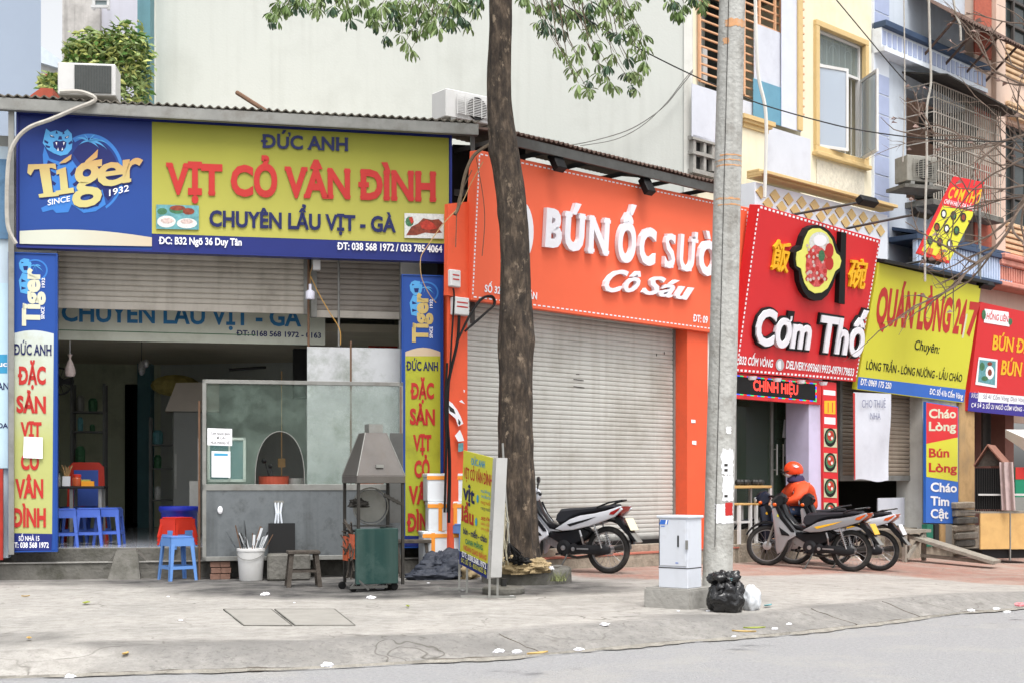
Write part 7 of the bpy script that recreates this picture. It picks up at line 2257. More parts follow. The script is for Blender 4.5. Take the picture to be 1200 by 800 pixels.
b = MB(CT.M); b.box(cu0 + t, cu1 - t * .2, .012, .02, z_bot + .05, z_mid - .07); b.build('front_sheet', 'stainless', ct)
b = MB(CT.M); b.box(cu0, cu1, .05, .64, z_mid - .06, z_mid - .03); b.build('worktop', 'stainless', ct)
# panes: left one with the arch, right one plain
xm = CT.u(358.5); a0, a1 = CT.u(299), CT.u(357); ac = (a0 + a1) / 2; ar = (a1 - a0) / 2; ztop_arch = CT.uv(329, 505)[1]
hgt = ztop_arch - z_mid
arch = [(ac + ar * cos(pi * i / 20), z_mid + .0 + hgt * max(0, sin(pi * i / 20)) ** .75) for i in range(21)]
outer = [(cu0 + t, z_mid), (cu0 + t, z_top - t), (xm, z_top - t), (xm, z_mid)]
poly = [(cu0 + t, z_top - t), (xm, z_top - t), (xm, z_mid)] + arch + [(cu0 + t, z_mid)]
b = MB(CT.M); b.prism(poly, .015, .021); b.build('pane', glass_mat('grimy_glass', (150, 168, 158), .07, .06, .16), ct, label='left pane with the arched serving hole')
b = MB(CT.M); b.box(xm + .004, cu1 - t, .022, .028, z_mid, z_top - t); b.build('pane', glass_mat('greasy_glass', (136, 146, 142), .14, .2, .4), ct, label='right greasy pane')
b = MB(CT.M); b.tube([(x, .018, z) for x, z in arch], .006, 5); b.build('arch_edge', 'steel_grey', ct)
b = MB(CT.M); b.box(cu1 - .035, cu1 - .02, -.004, 0, z_mid + .1, z_top - .05); b.build('rust_strip', 'rusty', ct)
# stack of bricks under it
for px in (252, 264, 440):
    for k_ in range(3):
        b = MB(CT.M); u = CT.u(px) + .01 * (k_ % 2); b.box(u - .055, u + .055, .03, .25, k_ * .07, k_ * .07 + .062)
        b.build('brick', mat('brick_dark', (120, 92, 80), .9, var=.25, scale=12), ct, bevel=.004)
# papers on its glass
pl = CT.off(-.006)
for pts, nm, lab in (([(243, 501), (272, 502), (272, 522), (243, 521)], 'a', 'white printed note taped high on the left glass of the counter'), ([(248, 528), (270, 528.5), (270, 559), (248, 558.5)], 'b', 'white paper sheet taped under the printed note on the counter glass')):
    r = thing('paper_notice', lab, 'paper', pl.M, (pl.uv(*pts[0])[0], 0, pl.uv(*pts[3])[1])); panel(pl, r, pts, 'print_white', -.002, 0, 'sheet'); S = Sign(pl, r, -.002)
    if nm == 'a':
        S.text('TẠM NGHỈ BÁN', (247, 509), (269, 509.5), 3, 'soot', off=.0); S.text('Ở LẠI', (254, 514), (264, 514), 2.6, 'soot', off=0); S.text('MUA MANG VỀ', (247, 519.5), (269, 520), 3, 'soot', off=.0)
    else: S.poly([(251, 530.5), (267, 531), (267, 533.5), (251, 533.5)], 'advert_blue')
# small white framed hatch, pot, utensils behind the glass
hp = FL.off(-.05)
b = MB(hp.M); u0, u1, v0, v1 = hp.R(243, 512, 564, 288)
for q in ((u0, u1, v1 - .03, v1), (u0, u1, v0, v0 + .03), (u0, u0 + .03, v0, v1), (u1 - .03, u1, v0, v1), (u0 + .24, u0 + .26, v0, v1)): b.box(q[0], q[1], 0, .03, q[2], q[3])
r = b.build('display_case', 'white_paint', label='small white framed display case behind the counter glass', cat='case')
b = MB(hp.M); b.box(u0 + .03, u1 - .03, .015, .02, v0 + .03, v1 - .03); b.build('pane', glass_mat('case_glass', (110, 150, 160), .55), r)
zw = z_mid - .03
T = CT.M @ Tr(CT.u(322), .28, zw); r = thing('cooking_pot', 'wide red brown pot with ladles on the counter behind the arch', 'pot', T)
b = MB(T); b.lathe([(.15, 0), (.17, .02), (.175, .12), (.18, .125), (.16, .125), (.155, .03), (0, .03)], n=24); b.build('pot', mat('redpot', (150, 66, 46), .5, var=.12), r)
b = MB(T); b.bar((-.05, 0, .1), (-.1, 0, .28), .015); b.ell((-.11, 0, .3), .03, .03, .03, 8, 6); b.bar((-.02, 0, .1), (-.04, .02, .22), .015); b.ell((-.04, .02, .24), .025, .02, .03, 8, 6); b.build('ladle', 'black', r)
T = CT.M @ Tr(CT.u(348), .3, zw); b = MB(T); b.lathe([(.07, 0), (.09, .02), (.095, .1), (0, .1)], n=20); b.build('steel_basin', 'steel_grey', label='small steel basin right of the red brown pot', cat='basin')
b = MB(hp.M); u = hp.u(330, 2.5); b.box(u - .008, u + .008, 2.5, 2.52, .9, 2.6); b.box(u - .05, u + .05, 2.49, 2.52, 1.3, 1.42); b.build('wall_socket', 'wood', label='wall socket and cable seen through the arch of the counter', cat='socket')
# orange tray behind right pane
b = MB(CT.M); b.box(CT.u(420), CT.u(452), .2, .4, zw, zw + .08); b.build('food_tray', 'chilli', label='orange tray behind the greasy right pane', cat='tray')
# tools on the lower sheet
T = CT.M @ Tr(CT.u(326), -.02, CT.uv(326, 588)[1]); r = thing('hanging_tongs', 'pale tongs and cloth strip hanging on the lower steel sheet of the counter', 'tongs', T)
b = MB(T)
for dx in (-.035, 0, .04): b.tube([(dx, 0, 0), (dx * .6, -.01, -.12), (dx * 1.2, 0, -.30)], .012, 6)
b.build('arms', 'cornice_white', r)
b = MB(T); b.box(-.05, .06, -.01, 0, -.01, .02); b.build('hook', 'steel_grey', r)
T = CT.M @ Tr(CT.u(258), -.01, CT.uv(258, 597)[1]); b = MB(T); b.ell((0, 0, 0), .03, .015, .045, 8, 6); b.build('hand_shaped_hook', 'print_white', label='little white hook on the lower sheet left of the bucket', cat='hook')
# brown pole and grey stand left of it
b = MB(CT.M); u = CT.u(233.5); b.tube([(u, .1, 0), (u, .1, z_mid + .95)], .013, 8); b.build('upright_pipe', 'rusty', label='brown upright pipe at the left end of the counter', cat='pipe')
b = MB(CT.M); CT.rect(b, 232, 513, 562, 235, .2, .45, at=.2); b.build('white_board', 'white_paint', label='narrow edge of a white board beside the brown pipe', cat='board')
b = MB(CT.M); CT.rect(b, 222, 563, 640, 234, 1.5, 1.9, at=1.5); b.build('grey_stand', 'steel_grey', label='narrow grey metal stand between the blue tub and the counter', cat='stand')

# --- plastic stools outside
T, g = at_ground(208, 679, .65)
so = stool('light blue plastic stool standing on the pavement in front of the steps', 'plastic_lightblue', 'light blue stools by the counter', T, .50)
w0 = .45
base = FL.M @ Tr(FL.u(208, w0), w0, fl)
for i in range(4):
    Tq = base @ Tr(0, 0, .0) @ Rz(.65)
    m_ = 'plastic_lightblue' if i == 0 else 'plastic_red'
    o = stool(('light blue stool at the bottom of the nested stack behind the front stool', 'red plastic stool in the nested stack, lowest of the red ones', 'red plastic stool in the nested stack, middle one', 'red plastic stool on top of the nested stack')[i], m_, 'nested stools on the threshold', Tq, .24)
    place(o, base, 0, 0, .045 * i - .03, .65 + .02 * i)
w1 = .85; T = FL.M @ Tr(FL.u(210, w1), w1, 0)
tub = thing('plastic_tub', 'dark blue plastic tub with a wide rim behind the nested stools', 'tub', T)
zt = CAM_H + (560 - 593) * (15.6 + w1) / 1600
b = MB(T); b.lathe([(.19, zt - .42), (.205, zt - .40), (.215, zt - .08), (.235, zt - .06), (.245, zt - .045), (.24, zt), (.215, zt), (.2, zt - .3), (0, zt - .32)], n=28); b.build('tub', 'plastic_navyblue', tub, smooth=True)
b = MB(T); b.lathe([(.15, fl), (.15, zt - .42)], n=16); b.build('pedestal', 'plastic_navyblue', tub)
# --- bucket with skewers
T, g = at_ground(291, 681)
T = T @ Tr(0, .15, 0)
bk = thing('skewer_bucket', 'white paint bucket full of metal skewer tongs standing before the counter', 'bucket', T)
b = MB(T); b.lathe([(.122, 0), (.13, .01), (.15, .33), (.158, .335), (.158, .36), (.148, .365), (.142, .33), (.125, .05), (0, .05)], n=32); b.build('bucket', 'white_paint', bk, smooth=True)
b = MB(T); b.tube([(.158 * cos(a), .158 * sin(a) - .0, .34 - .1 * max(0, -sin(a))) for a in [pi + pi * i / 14 for i in range(15)]], .004, 5); b.build('handle', 'steel_grey', bk)
rr = random.Random(21)
for i in range(22):
    a = rr.uniform(-1, 1); b = MB(T); x0 = rr.uniform(-.08, .08); y0 = rr.uniform(-.08, .08); x1 = x0 + a * .24; z1 = rr.uniform(.48, .72 - .18 * abs(a))
    p0 = Vector((x0, y0, .1)); p1 = Vector((x1, y0 + rr.uniform(-.05, .1), z1))
    b.bar(p0, p1, .008)
    flat = i % 2 == 0
    q = p0 + (p1 - p0) * .72; b.bar(q, p1, .026 if flat else .012, .008)
    b.build('skewer', ('foam', 'dark', 'stainless', 'rusty', 'foam')[i % 5], bk)
# --- concrete block, black board, wooden stool
T = CT.M @ Tr(CT.u(337), -.18, 0); b = MB(T); b.box(-.24, .24, -.14, .12, 0, .30); b.build('concrete_block', 'concrete_dark', bevel=.02, label='rough concrete block in front of the counter beneath the small black board', cat='block')
T = CT.M @ Tr(CT.u(330), -.08, .301) @ Rx(-.12); b = MB(T); b.box(-.15, .15, 0, .02, 0, .34); b.build('black_board', 'black', label='small black board leaning on the counter on top of the concrete block', cat='board')
T, g = at_ground(357, 688, .25); T = T @ Tr(0, .15, 0)
ws = thing('wooden_stool', 'small charred wooden stool standing before the counter beside the grill', 'stool', T)
mat('charred_wood', (74, 68, 62), .85, var=.3, scale=12, bump=.4, dirt=(40, 36, 32), dirt_amt=.5, dirt_scale=7)
b = MB(T); b.box(-.17, .17, -.13, .13, .35, .385); b.build('seat', 'charred_wood', ws, bevel=.006)
for sx in (-1, 1):
    for sy in (-1, 1):
        b = MB(T); b.bar((sx * .13, sy * .09, .35), (sx * .165, sy * .12, 0), .045); b.build('leg', 'charred_wood', ws)
for sy in (-1, 1):
    b = MB(T); b.bar((-.145, sy * .105, .17), (.145, sy * .105, .17), .025); b.build('rail', 'charred_wood', ws)
# --- charcoal grill with hood
gp = Vector((P(419, 560, 13.85).x, 13.85, walk_z(P(419, 560, 13.85).x, 13.85)))
T = Matrix.Translation(gp) @ Rz(radians(24))
gr = thing('charcoal_grill', 'sooty charcoal grill with a pyramid steel hood over a dark green box', 'grill', T)
mat('hood_steel', (98, 94, 91), .42, metal=.45, var=.14, scale=4, streak=.3, dirt=(92, 82, 74), dirt_amt=.5, dirt_scale=3)
mat('green_paint', (27, 58, 55), .55, var=.12, scale=3, streak=.35, dirt=(96, 110, 104), dirt_amt=.25, dirt_scale=3)
W_, D_ = .50, .50
zh = 1.10; b = MB(T); b.box(-.01, W_ + .01, -.01, D_ + .01, zh, zh + .075); b.build('hood_band', 'hood_steel', gr, bevel=.005)
b = MB(T); x0, x1, y0, y1 = .13, .36, .15, .36; zt = 1.62
b.hexa([(-.008, -.008, zh + .075), (W_ + .008, -.008, zh + .075), (W_ + .008, D_ + .008, zh + .075), (-.008, D_ + .008, zh + .075), (x0, y0, zt), (x1, y0, zt), (x1, y1, zt), (x0, y1, zt)]); b.build('hood', 'hood_steel', gr, bevel=.004)
b = MB(T)
for (a_, c_) in (((-.008, -.008), (x0, y0)), ((W_ + .008, -.008), (x1, y0)), ((-.008, D_ + .008), (x0, y1))): b.tube([(a_[0], a_[1], zh + .075), (c_[0], c_[1], zt)], .006, 5)
b.build('hood_seam', 'steel_grey', gr)
b = MB(T); b.box(.18, .33, .18, .33, zt, zt + .09); b.build('chimney', 'steel_grey', gr)
b = MB(T); b.T = T.inverted() @ T @ Tr(.24, -.008 + .158 * (.1 / .52) + .0, zh + .17); b.box(-.04, .04, -.02, .02, -.012, .02); b.build('hood_label', 'steel_grey', gr)
for (x, y) in ((.0, .0), (W_ - .025, 0), (0, D_ - .025), (W_ - .025, D_ - .025)):
    b = MB(T); b.box(x, x + .028, y, y + .028, .06, zh); b.build('post', 'soot', gr)
b = MB(T); b.box(-.03, .42, -.05, .0, .075, .64); b.box(.39, .42, .0, .46, .075, .64); b.build('green_box', 'green_paint', gr, bevel=.006)
b = MB(T); b.box(.02, .37, .02, .44, .12, .5); b.build('inner_drum', 'soot', gr)
b = MB(T); b.box(.0, .39, .0, .46, .60, .615); b.build('ash_bed', 'black', gr)
b = MB(T)
for i in range(9): b.tube([(.02 + .045 * i, .0, .66), (.02 + .045 * i, .46, .66)], .004, 5)
b.build('grate', 'steel_dark', gr)
b = MB(T); b.box(-.03, -.022, .02, .22, .33, .58); b.build('orange_box', 'chilli', gr, label='orange plastic side')
b = MB(T); b.box(-.028, -.02, .26, .42, .30, .55); b.build('orange_box', 'chilli', gr, label='orange plastic side')
b = MB(T); b.lathe([(.17, 0), (.175, .01), (0, .015)], (.25, .35, .86), 28, 'y'); b.tube([(.25 + .19 * cos(a), .34, .86 + .19 * sin(a)) for a in [2 * pi * i / 30 for i in range(30)]], .008, 5, closed=True); b.build('round_pan', 'steel_grey', gr)
b = MB(T); b.bar((.29, .02, .98), (.49, .02, .88), .03)
for i in range(5): b.bar((.3 + .045 * i, .02, .95 - .022 * i), (.3 + .045 * i, .02, 1.0 - .022 * i), .012)
b.build('spit_rack', 'soot', gr)
b = MB(T)
for i in range(12):
    b.tube([(-.04 + rr.uniform(-.02, .02), rr.uniform(0, .4), rr.uniform(.1, .6)), (.02, rr.uniform(0, .4), rr.uniform(.2, .7)), (-.06, rr.uniform(0, .4), rr.uniform(.3, .8))], .009, 5)
b.build('frame_clutter', 'charred_wood', gr, kind='stuff')
crumple('charred_rag', 'soot', T @ Vector((.08, .2, .85)), .10, .07, .05, 9, 'charred rag hanging between the posts of the grill', 'rag', .6, 3, n=14)
for k_, (x, y) in enumerate(((-.04, .02), (-.04, .4), (.4, .02), (.4, .4))):
    b = MB(T); b.lathe([(.035, -.015), (.04, -.01), (.04, .01), (.035, .015)], (x, y, .04), 16, 'y'); b.build('wheel', 'black', gr)
b = MB(T); b.box(-.1, .3, -.06, -.02, .035, .06); b.bar((-.08, -.05, .05), (.12, .1, .2), .02); b.bar((.1, -.06, .02), (.0, -.04, .12), .02); b.build('chassis', 'steel_dark', gr)
# metal sheet standing right behind the grill
b = MB(CT.M); CT.rect(b, 457, 507, 612, 472, -.3, -.27, at=-.3)
b.build('steel_sheet', 'steel_dark', label='dark steel sheet standing upright behind the grill hood', cat='sheet')
# --- low bench, foam boxes, blue stool, tarp
T = FL.off(-.5).M @ Tr(FL.u(486, -.5), 0, 0); bn = thing('low_bench', 'low weathered wooden bench under the right vertical board', 'bench', T)
b = MB(T); b.box(-.28, .18, -.12, .12, .40, .44); b.build('seat', 'charred_wood', bn, bevel=.005)
for x in (-.22, .12):
    b = MB(T); b.bar((x, -.08, .4), (x + .05, -.1, 0), .035); b.bar((x, .08, .4), (x, .1, 0), .035); b.build('leg', 'charred_wood', bn)
mat('tape', (232, 148, 56), .4, var=.06)
def foam(px, yt, yb, pxr, w, rz, lab, tapes):
    pl = FL.off(w); u0, u1, v0, v1 = pl.R(px, yt, yb, pxr)
    W = u1 - u0; H = v1 - v0; T = pl.M @ Tr(u0, 0, v0) @ Rz(rz)
    r = thing('foam_box', lab, 'box', T, (W / 2, .1, 0), 'foam boxes with orange tape')
    b = MB(T); b.box(0, W, 0, .3, 0, H - .05); b.build('box', 'foam', r, bevel=.008)
    b = MB(T); b.box(-.006, W + .006, -.006, .306, H - .05, H - .003); b.build('lid', 'foam', r, bevel=.006)
    b = MB(T)
    b.box(-.008, W + .008, -.008, -.0065, H - .075, H - .03)
    for f in tapes: b.box(W * f - .022, W * f + .022, -.0098, -.0085, 0.004, H - .02)
    b.box(W * .5 - .02, W * .5 + .02, -.0098, .3, H - .0025, H - .001)
    b.build('tape', 'tape', r)
foam(501, 554, 587, 547, -.46, .03, 'topmost white foam box with orange tape beside the yellow menu board', (.68,))
foam(502, 587, 622, 548, -.48, -.03, 'middle white foam box with orange tape in the stack', (.3, .68))
foam(496, 622, 662, 542, -.50, .04, 'lowest white foam box with orange tape in the stack', (.25, .7))
T = FL.off(-.45).M @ Tr(FL.u(543, -.45), 0, 0) @ Rz(.5)
s9 = stool('light blue plastic stool half hidden behind the yellow menu board', 'plastic_lightblue', 'light blue stools by the counter', T, .62)
mat('tarp', (52, 56, 66), .6, var=.15, scale=5, bump=.3, bscale=50)
crumple('tarp', 'tarp', FL.M @ Vector((FL.u(519, -.7), -.75, -.03)), .30, .22, .20, 12, 'crumpled dark blue grey tarp heaped on the ground before the foam boxes', 'tarp', .5, 1.4, n=44)
crumple('tarp', 'tarp', FL.M @ Vector((FL.u(500, -.8), -.9, -.03)), .28, .12, .08, 13, 'flat trailing end of the dark tarp to the left of its heap', 'tarp', .5, 1.5, n=36)
crumple('sack', 'sackcloth', FL.M @ Vector((FL.u(549, -.9), -.9, 0)), .13, .12, .13, 14, 'lumpy beige sack standing behind the legs of the yellow menu board', 'sack', .4, 2.5, n=24)
# little things on the ground by the grill
for k_, (x, y, m_, lab) in enumerate(((348, 678, 'print_red', 'red lighter like scrap on the ground by the left of the grill'), (446, 690, 'print_white', 'pale cup lying under the green grill box'), (456, 690, 'soot', 'charred lump lying under the green grill box'))):
    crumple('scrap', m_, G(x, y), .05, .03, .03, 30 + k_, lab, 'litter', .4, 3, n=8)
# litter
rr = random.Random(77)
lit = [(311, 697, .075), (435, 701, .07), (543, 691, .035), (502, 683, .03), (708, 733, .06), (678, 762, .05), (606, 765, .06), (384, 781, .07), (82, 794, .05), (266, 676, .04), (345, 706, .02), (585, 764, .06), (860, 746, .03), (830, 716, .03), (795, 716, .025), (925, 732, .04), (908, 737, .04), (1168, 714, .05), (1138, 716, .05), (1180, 718, .05), (1196, 710, .09), (600, 699, .04), (212, 727, .03), (197, 699, .025)]
LW = ['on the pavement below the white bucket', 'on the pavement just below the grill', 'on the pavement below the foam boxes', 'beside the dark tarp', 'on the kerb top left of the cabinet block', 'at the kerb foot below the cabinet', 'in the gutter below the tree', 'in the gutter left of the middle', 'in the gutter near the left corner', 'under the counter by the bricks', 'between the covers and the wooden stool', 'in the gutter just left of the one below the tree', 'on the kerb below the rubbish bags', 'against the front of the cabinet block', 'at the left foot of the cabinet block', 'on the kerb right of the white bag, lower one', 'on the kerb right of the white bag, upper one', 'in the right gutter, middle of three', 'in the right gutter, leftmost of three', 'in the right gutter, nearest the pink scrap', '', 'at the foot of the yellow menu board', 'left of the pavement covers', 'on the pavement below the light blue stool']
while len(LW) < len(lit): LW.append('on the pavement')
for i, (x, y, s) in enumerate(lit):
    m_ = 'print_white' if i not in (20,) else mat('pink_bag', (214, 130, 134), .5, var=.1)
    g = G(x, y); lab = 'pink plastic scrap in the gutter at the far right' if i == 20 else 'white paper scrap ' + LW[i]
    crumple('paper_scrap', m_, g, s * .55, s * .4, s * .22, 40 + i, lab, 'litter', .7, 3, n=8, facet=True, group=None if i == 20 else 'white scraps on the ground')
lvs = [(101, 708, .09, 'green'), (34, 750, .05, 'tan'), (147, 769, .05, 'tan'), (478, 712, .05, 'green'), (630, 768, .09, 'tan'), (872, 742, .09, 'tan'), (884, 738, .09, 'green'), (30, 700, .04, 'tan'), (900, 711, .07, 'teal')]
mat('dry_leaf', (190, 160, 100), .8, var=.15); mat('fresh_leaf', (150, 160, 70), .6, var=.15)
for i, (x, y, s, kd) in enumerate(lvs):
    g = G(x, y); a = rr.uniform(0, 6); b = MB(Matrix.Translation(g + Vector((0, 0, .012))) @ Rz(a))
    b.grid(lambda u, v: (s * (u - .5) * 2, s * .8 * (v - .5) * sin(pi * min(1, max(0, u * .96 + .02))), .02 * (u - .5) ** 2 + .02 * abs(v - .5)), 6, 4)
    b.build('fallen_leaf', {'tan': 'dry_leaf', 'green': 'fresh_leaf', 'teal': 'food_teal'}[kd], label=('yellow green leaf on the pavement below the stone ramp', 'dry tan leaf on the pavement near the left edge', 'dry tan leaf on the pavement left of the covers', 'yellow green leaf on the pavement below the grill', 'dry tan leaf in the gutter below the tree', 'dry tan leaf on the kerb below the white bag', 'yellow green leaf on the kerb below the white bag', 'small dry tan leaf by the left end of the steps', 'teal plastic scrap on the pavement right of the bags')[i], cat='leaf' if kd != 'teal' else 'litter', group={'tan': 'dry fallen leaves', 'green': 'yellow green fallen leaves', 'teal': None}[kd])

# --- things at the foot of the right hand shops
T = FR.M @ Tr(FR.u(1052, -.6), -.6, 0)
Yt = (FR.M @ Vector((FR.u(1058, -.6), -.6, 0))).y
gz = zat(657, Yt)
r = thing('wooden_trestle', 'grey wooden trestle standing in front of the open shop', 'trestle', T @ Tr(0, 0, gz))
b = MB(T); hz_ = zat(620, Yt); b.box(-.15, .7, -.2, .2, hz_ - .05, hz_); b.build('top', 'wood_grey', r)
for x in (-.05, .55):
    b = MB(T); b.bar((x, -.15, gz), (x, -.15, hz_ - .05), .06); b.bar((x, .15, gz), (x, .15, hz_ - .05), .06); b.build('leg', 'wood_grey', r)
b = MB(T); b.bar((.0, -.16, gz + .05), (.5, -.16, hz_ - .08), .05); b.build('brace', 'wood_grey', r)
b = MB(); p0 = P(1068, 627, Yt + .2); p1 = P(1168, 658, Yt - .6); d = (p1 - p0); 
b.bar(p0, p1, .45, .05); b.build('ramp_plank', 'wood_grey', label='long grey plank sloping down from the trestle to the pavement', cat='plank')
b = MB(); b.bar(P(1080, 650, Yt + .1), P(1165, 659, Yt - .65), .1, .05); b.build('ramp_plank', 'wood_grey', label='thin grey beam lying flat under the sloping plank', cat='plank')
for k_, (px, w_, m_) in enumerate(((1090, 7, mat('green_tube', (40, 110, 90), .6)), (1098, 5, 'dark'), (1105, 6, 'wood'), (1111, 9, 'steel_grey'))):
    b = MB(FR.M); FR.rect(b, px - w_ / 2, 614, 640, px + w_ / 2, -.3, -.2, at=-.3); b.build('board_scrap', m_, label=('green', 'dark', 'tan', 'pale grey')[k_] + ' upright scrap board standing under the tricolour menu board', cat='board')
for k_ in range(7):
    b = MB(FR.M); y = 588 + 9 * k_; FR.rect(b, 1121 + (k_ % 3), y, y + 8, 1147 - (k_ % 2) * 2, -.32 + .02 * (k_ % 2), -.05, at=-.32)
    b.build('stacked_bundle', ('stone_step', 'wood_grey', 'concrete_dark')[k_ % 3], bevel=.02, label='taped grey bundle at the foot of the ochre column, ' + ('topmost of the pile', 'second from the top', 'third from the top', 'middle of the pile', 'third from the bottom', 'second from the bottom', 'lowest of the pile')[k_], cat='bundle', group='taped bundles piled at the ochre column')
# plywood stand and little roofed stall
Ys = 22.6
SP = Pl(P(1149, 560, Ys) - Vector((0, 0, CAM_H)), (1, .25, 0))
r = thing('plywood_stand', 'low plywood fronted stand on a black base at the right edge', 'stand', SP.M)
for (a, c) in ((1149, 1183), (1184.5, 1222)):
    b = MB(SP.M); SP.rect(b, a, 601 if a < 1160 else 601, 643, c, 0, .03); b.build('panel', 'wood_board', r)
b = MB(SP.M); SP.rect(b, 1153, 644, 654, 1222, .05, .6, at=.0); b.build('base', 'black', r)
b = MB(SP.M); SP.rect(b, 1183.2, 600, 656, 1184.4, -.01, .02, at=0); b.build('post', 'steel_grey', r)
b = MB(SP.M); SP.rect(b, 1149, 599, 601, 1222, 0, .6, at=0); b.build('top', 'wood_grey', r)
SR = Pl(P(1150, 560, 22.9) - Vector((0, 0, CAM_H)), (.9, -.45, 0))
r = thing('roofed_stall', 'little black barred stall with a gabled red roof at the right edge', 'stall', SR.M, (0, 0, .8))
b = MB(SR.M)
ap = SR.uv(1158, 522); le = SR.uv(1142, 546); ri = SR.uv(1178, 545)
def roofside(a, c, d0, d1, t=.03): return [(a[0], d0, a[1]), (c[0], d0, c[1]), (c[0], d1, c[1]), (a[0], d1, a[1]), (a[0], d0, a[1] + t), (c[0], d0, c[1] + t), (c[0], d1, c[1] + t), (a[0], d1, a[1] + t)]
b.hexa(roofside(le, ap, -.1, .9)); b.hexa(roofside(ap, ri, -.1, .9)); b.build('roof', mat('tin_roof', (136, 96, 82), .85, var=.2, scale=7), r)
b = MB(SR.M); b.prism([(le[0] + .05, le[1]), (ap[0], ap[1] - .04), (ri[0] - .05, ri[1])], .0, .03); b.build('gable', 'charred_wood', r)
b = MB(SR.M); SR.rect(b, 1143, 548, 596, 1172, .05, .5, at=.0); b.build('box', 'black', r)
b = MB(SR.M)
for i in range(12): x = SR.u(1143) + (SR.u(1172) - SR.u(1143)) * i / 11; z0 = SR.uv(1143, 600)[1]; z1 = SR.uv(1143, 548)[1]; b.bar((x, 0, z0), (x, 0, z1), .012)
b.build('bars', 'dark', r)
b = MB(SR.M); SR.rect(b, 1147, 578, 580, 1200, -.05, .5, at=0); b.build('shelf', 'white_paint', r)
b = MB(SR.M)
def cl2(u, v):
    x0, z0 = SR.uv(1172, 541); x1, z1 = SR.uv(1188, 597); return (x0 + (x1 - x0) * u + .04 * v, -.12 + .03 * sin(u * 12), z0 + (z1 - z0) * v)
b.grid(cl2, 16, 10); b.build('cloth', mat('pale_cloth', (178, 160, 158), .9, var=.15, scale=8), label='pale cloth hanging from the eave of the little roofed stall', cat='cloth', smooth=True, solid=.005)
# white awning corner and painted boards at the edge
AW = SP.off(.9)
b = MB(AW.M); b.hexa([(AW.u(1184), -.5, zat(530, 23)), (AW.u(1260), -.5, zat(530, 23)), (AW.u(1260), .3, zat(510, 23)), (AW.u(1190), .3, zat(510, 23)), (AW.u(1184), -.5, zat(514, 23)), (AW.u(1260), -.5, zat(514, 23)), (AW.u(1260), .3, zat(500, 23)), (AW.u(1190), .3, zat(500, 23))]); b.build('awning', 'white_paint', label='white awning corner at the right edge under the purple strip', cat='awning')
r = thing('menu_board', 'small red and green board with pale print at the right edge by the roofed stall', 'sign', AW.M, (AW.u(1198), 0, 1)); b = MB(AW.M); u0, u1, v0, v1 = AW.R(1190, 547, 582, 1225, -.3); b.box(u0, u1, -.3, -.27, v0, v1); b.build('board', 'print_green', r)
b = MB(AW.M); b.box(u0, u1, -.305, -.3, v0 + (v1 - v0) * .6, v1); b.build('red_half', 'print_red', r)

# --- wires
cable('overhead_cable', 'black overhead cable crossing from the leaves past the pole to the right edge', [P(600, -30, 14.9), P(655, 2, 14.9), P(700, 30, 14.9), P(762, 64, 14.9), P(815, 90, 15), P(841, 101, 15), P(870, 114, 15), P(900, 125, 15), P(960, 142, 15), P(1015, 154, 15.2), P(1100, 164, 15.5), P(1210, 167, 16)], .007, 'dark')
cable('overhead_cable', 'black cable dropping steeply across the framed window to the caged balcony', [P(970, -12, 18), P(980, 0, 18), P(1010, 36, 18.3), P(1040, 72, 18.6), P(1062, 97, 18.9)], .008, 'dark')
cable('wall_wire', 'upper thin grey wire sagging across the cream wall', wpx(WALL, [(666, 171), (700, 164), (740, 151), (775, 128), (796, 104), (812, 84)], -.15), .008, 'steel_grey')
cable('wall_wire', 'lower thin grey wire sagging across the cream wall', wpx(WALL, [(680, 171), (720, 164), (752, 148), (780, 122), (800, 96), (812, 82)], -.2), .007, 'steel_grey')
cable('hanging_rope', 'pale rope hanging straight down in front of the caged balcony, the longer one', [P(x, y, 20.5) for x, y in ((1088, -20), (1089.5, 40), (1091, 90), (1090, 105), (1086, 130), (1086, 190), (1084, 260), (1084, 330))], .018, 'hose')
cable('hanging_rope', 'thin pale wire hanging left of the longer rope by the tiled pilaster', [P(x, y, 20.5) for x, y in ((1059, -20), (1060, 60), (1060, 130), (1058, 190))], .01, 'hose')
cable('hanging_rope', 'short pale rope falling from the rusty canopy', [P(x, y, 20.5) for x, y in ((1116, -10), (1120, 16), (1125, 30), (1126, 48))], .016, 'hose')
cable('white_hose', 'white hose running down the balcony patches beside the pole', [P(x, y, 17.8) for x, y in ((885, -10), (886, 40), (889, 90), (896, 122), (898, 150), (897, 200), (896, 232))], .024, mat('pipe_white', (206, 204, 198), .6, var=.05))

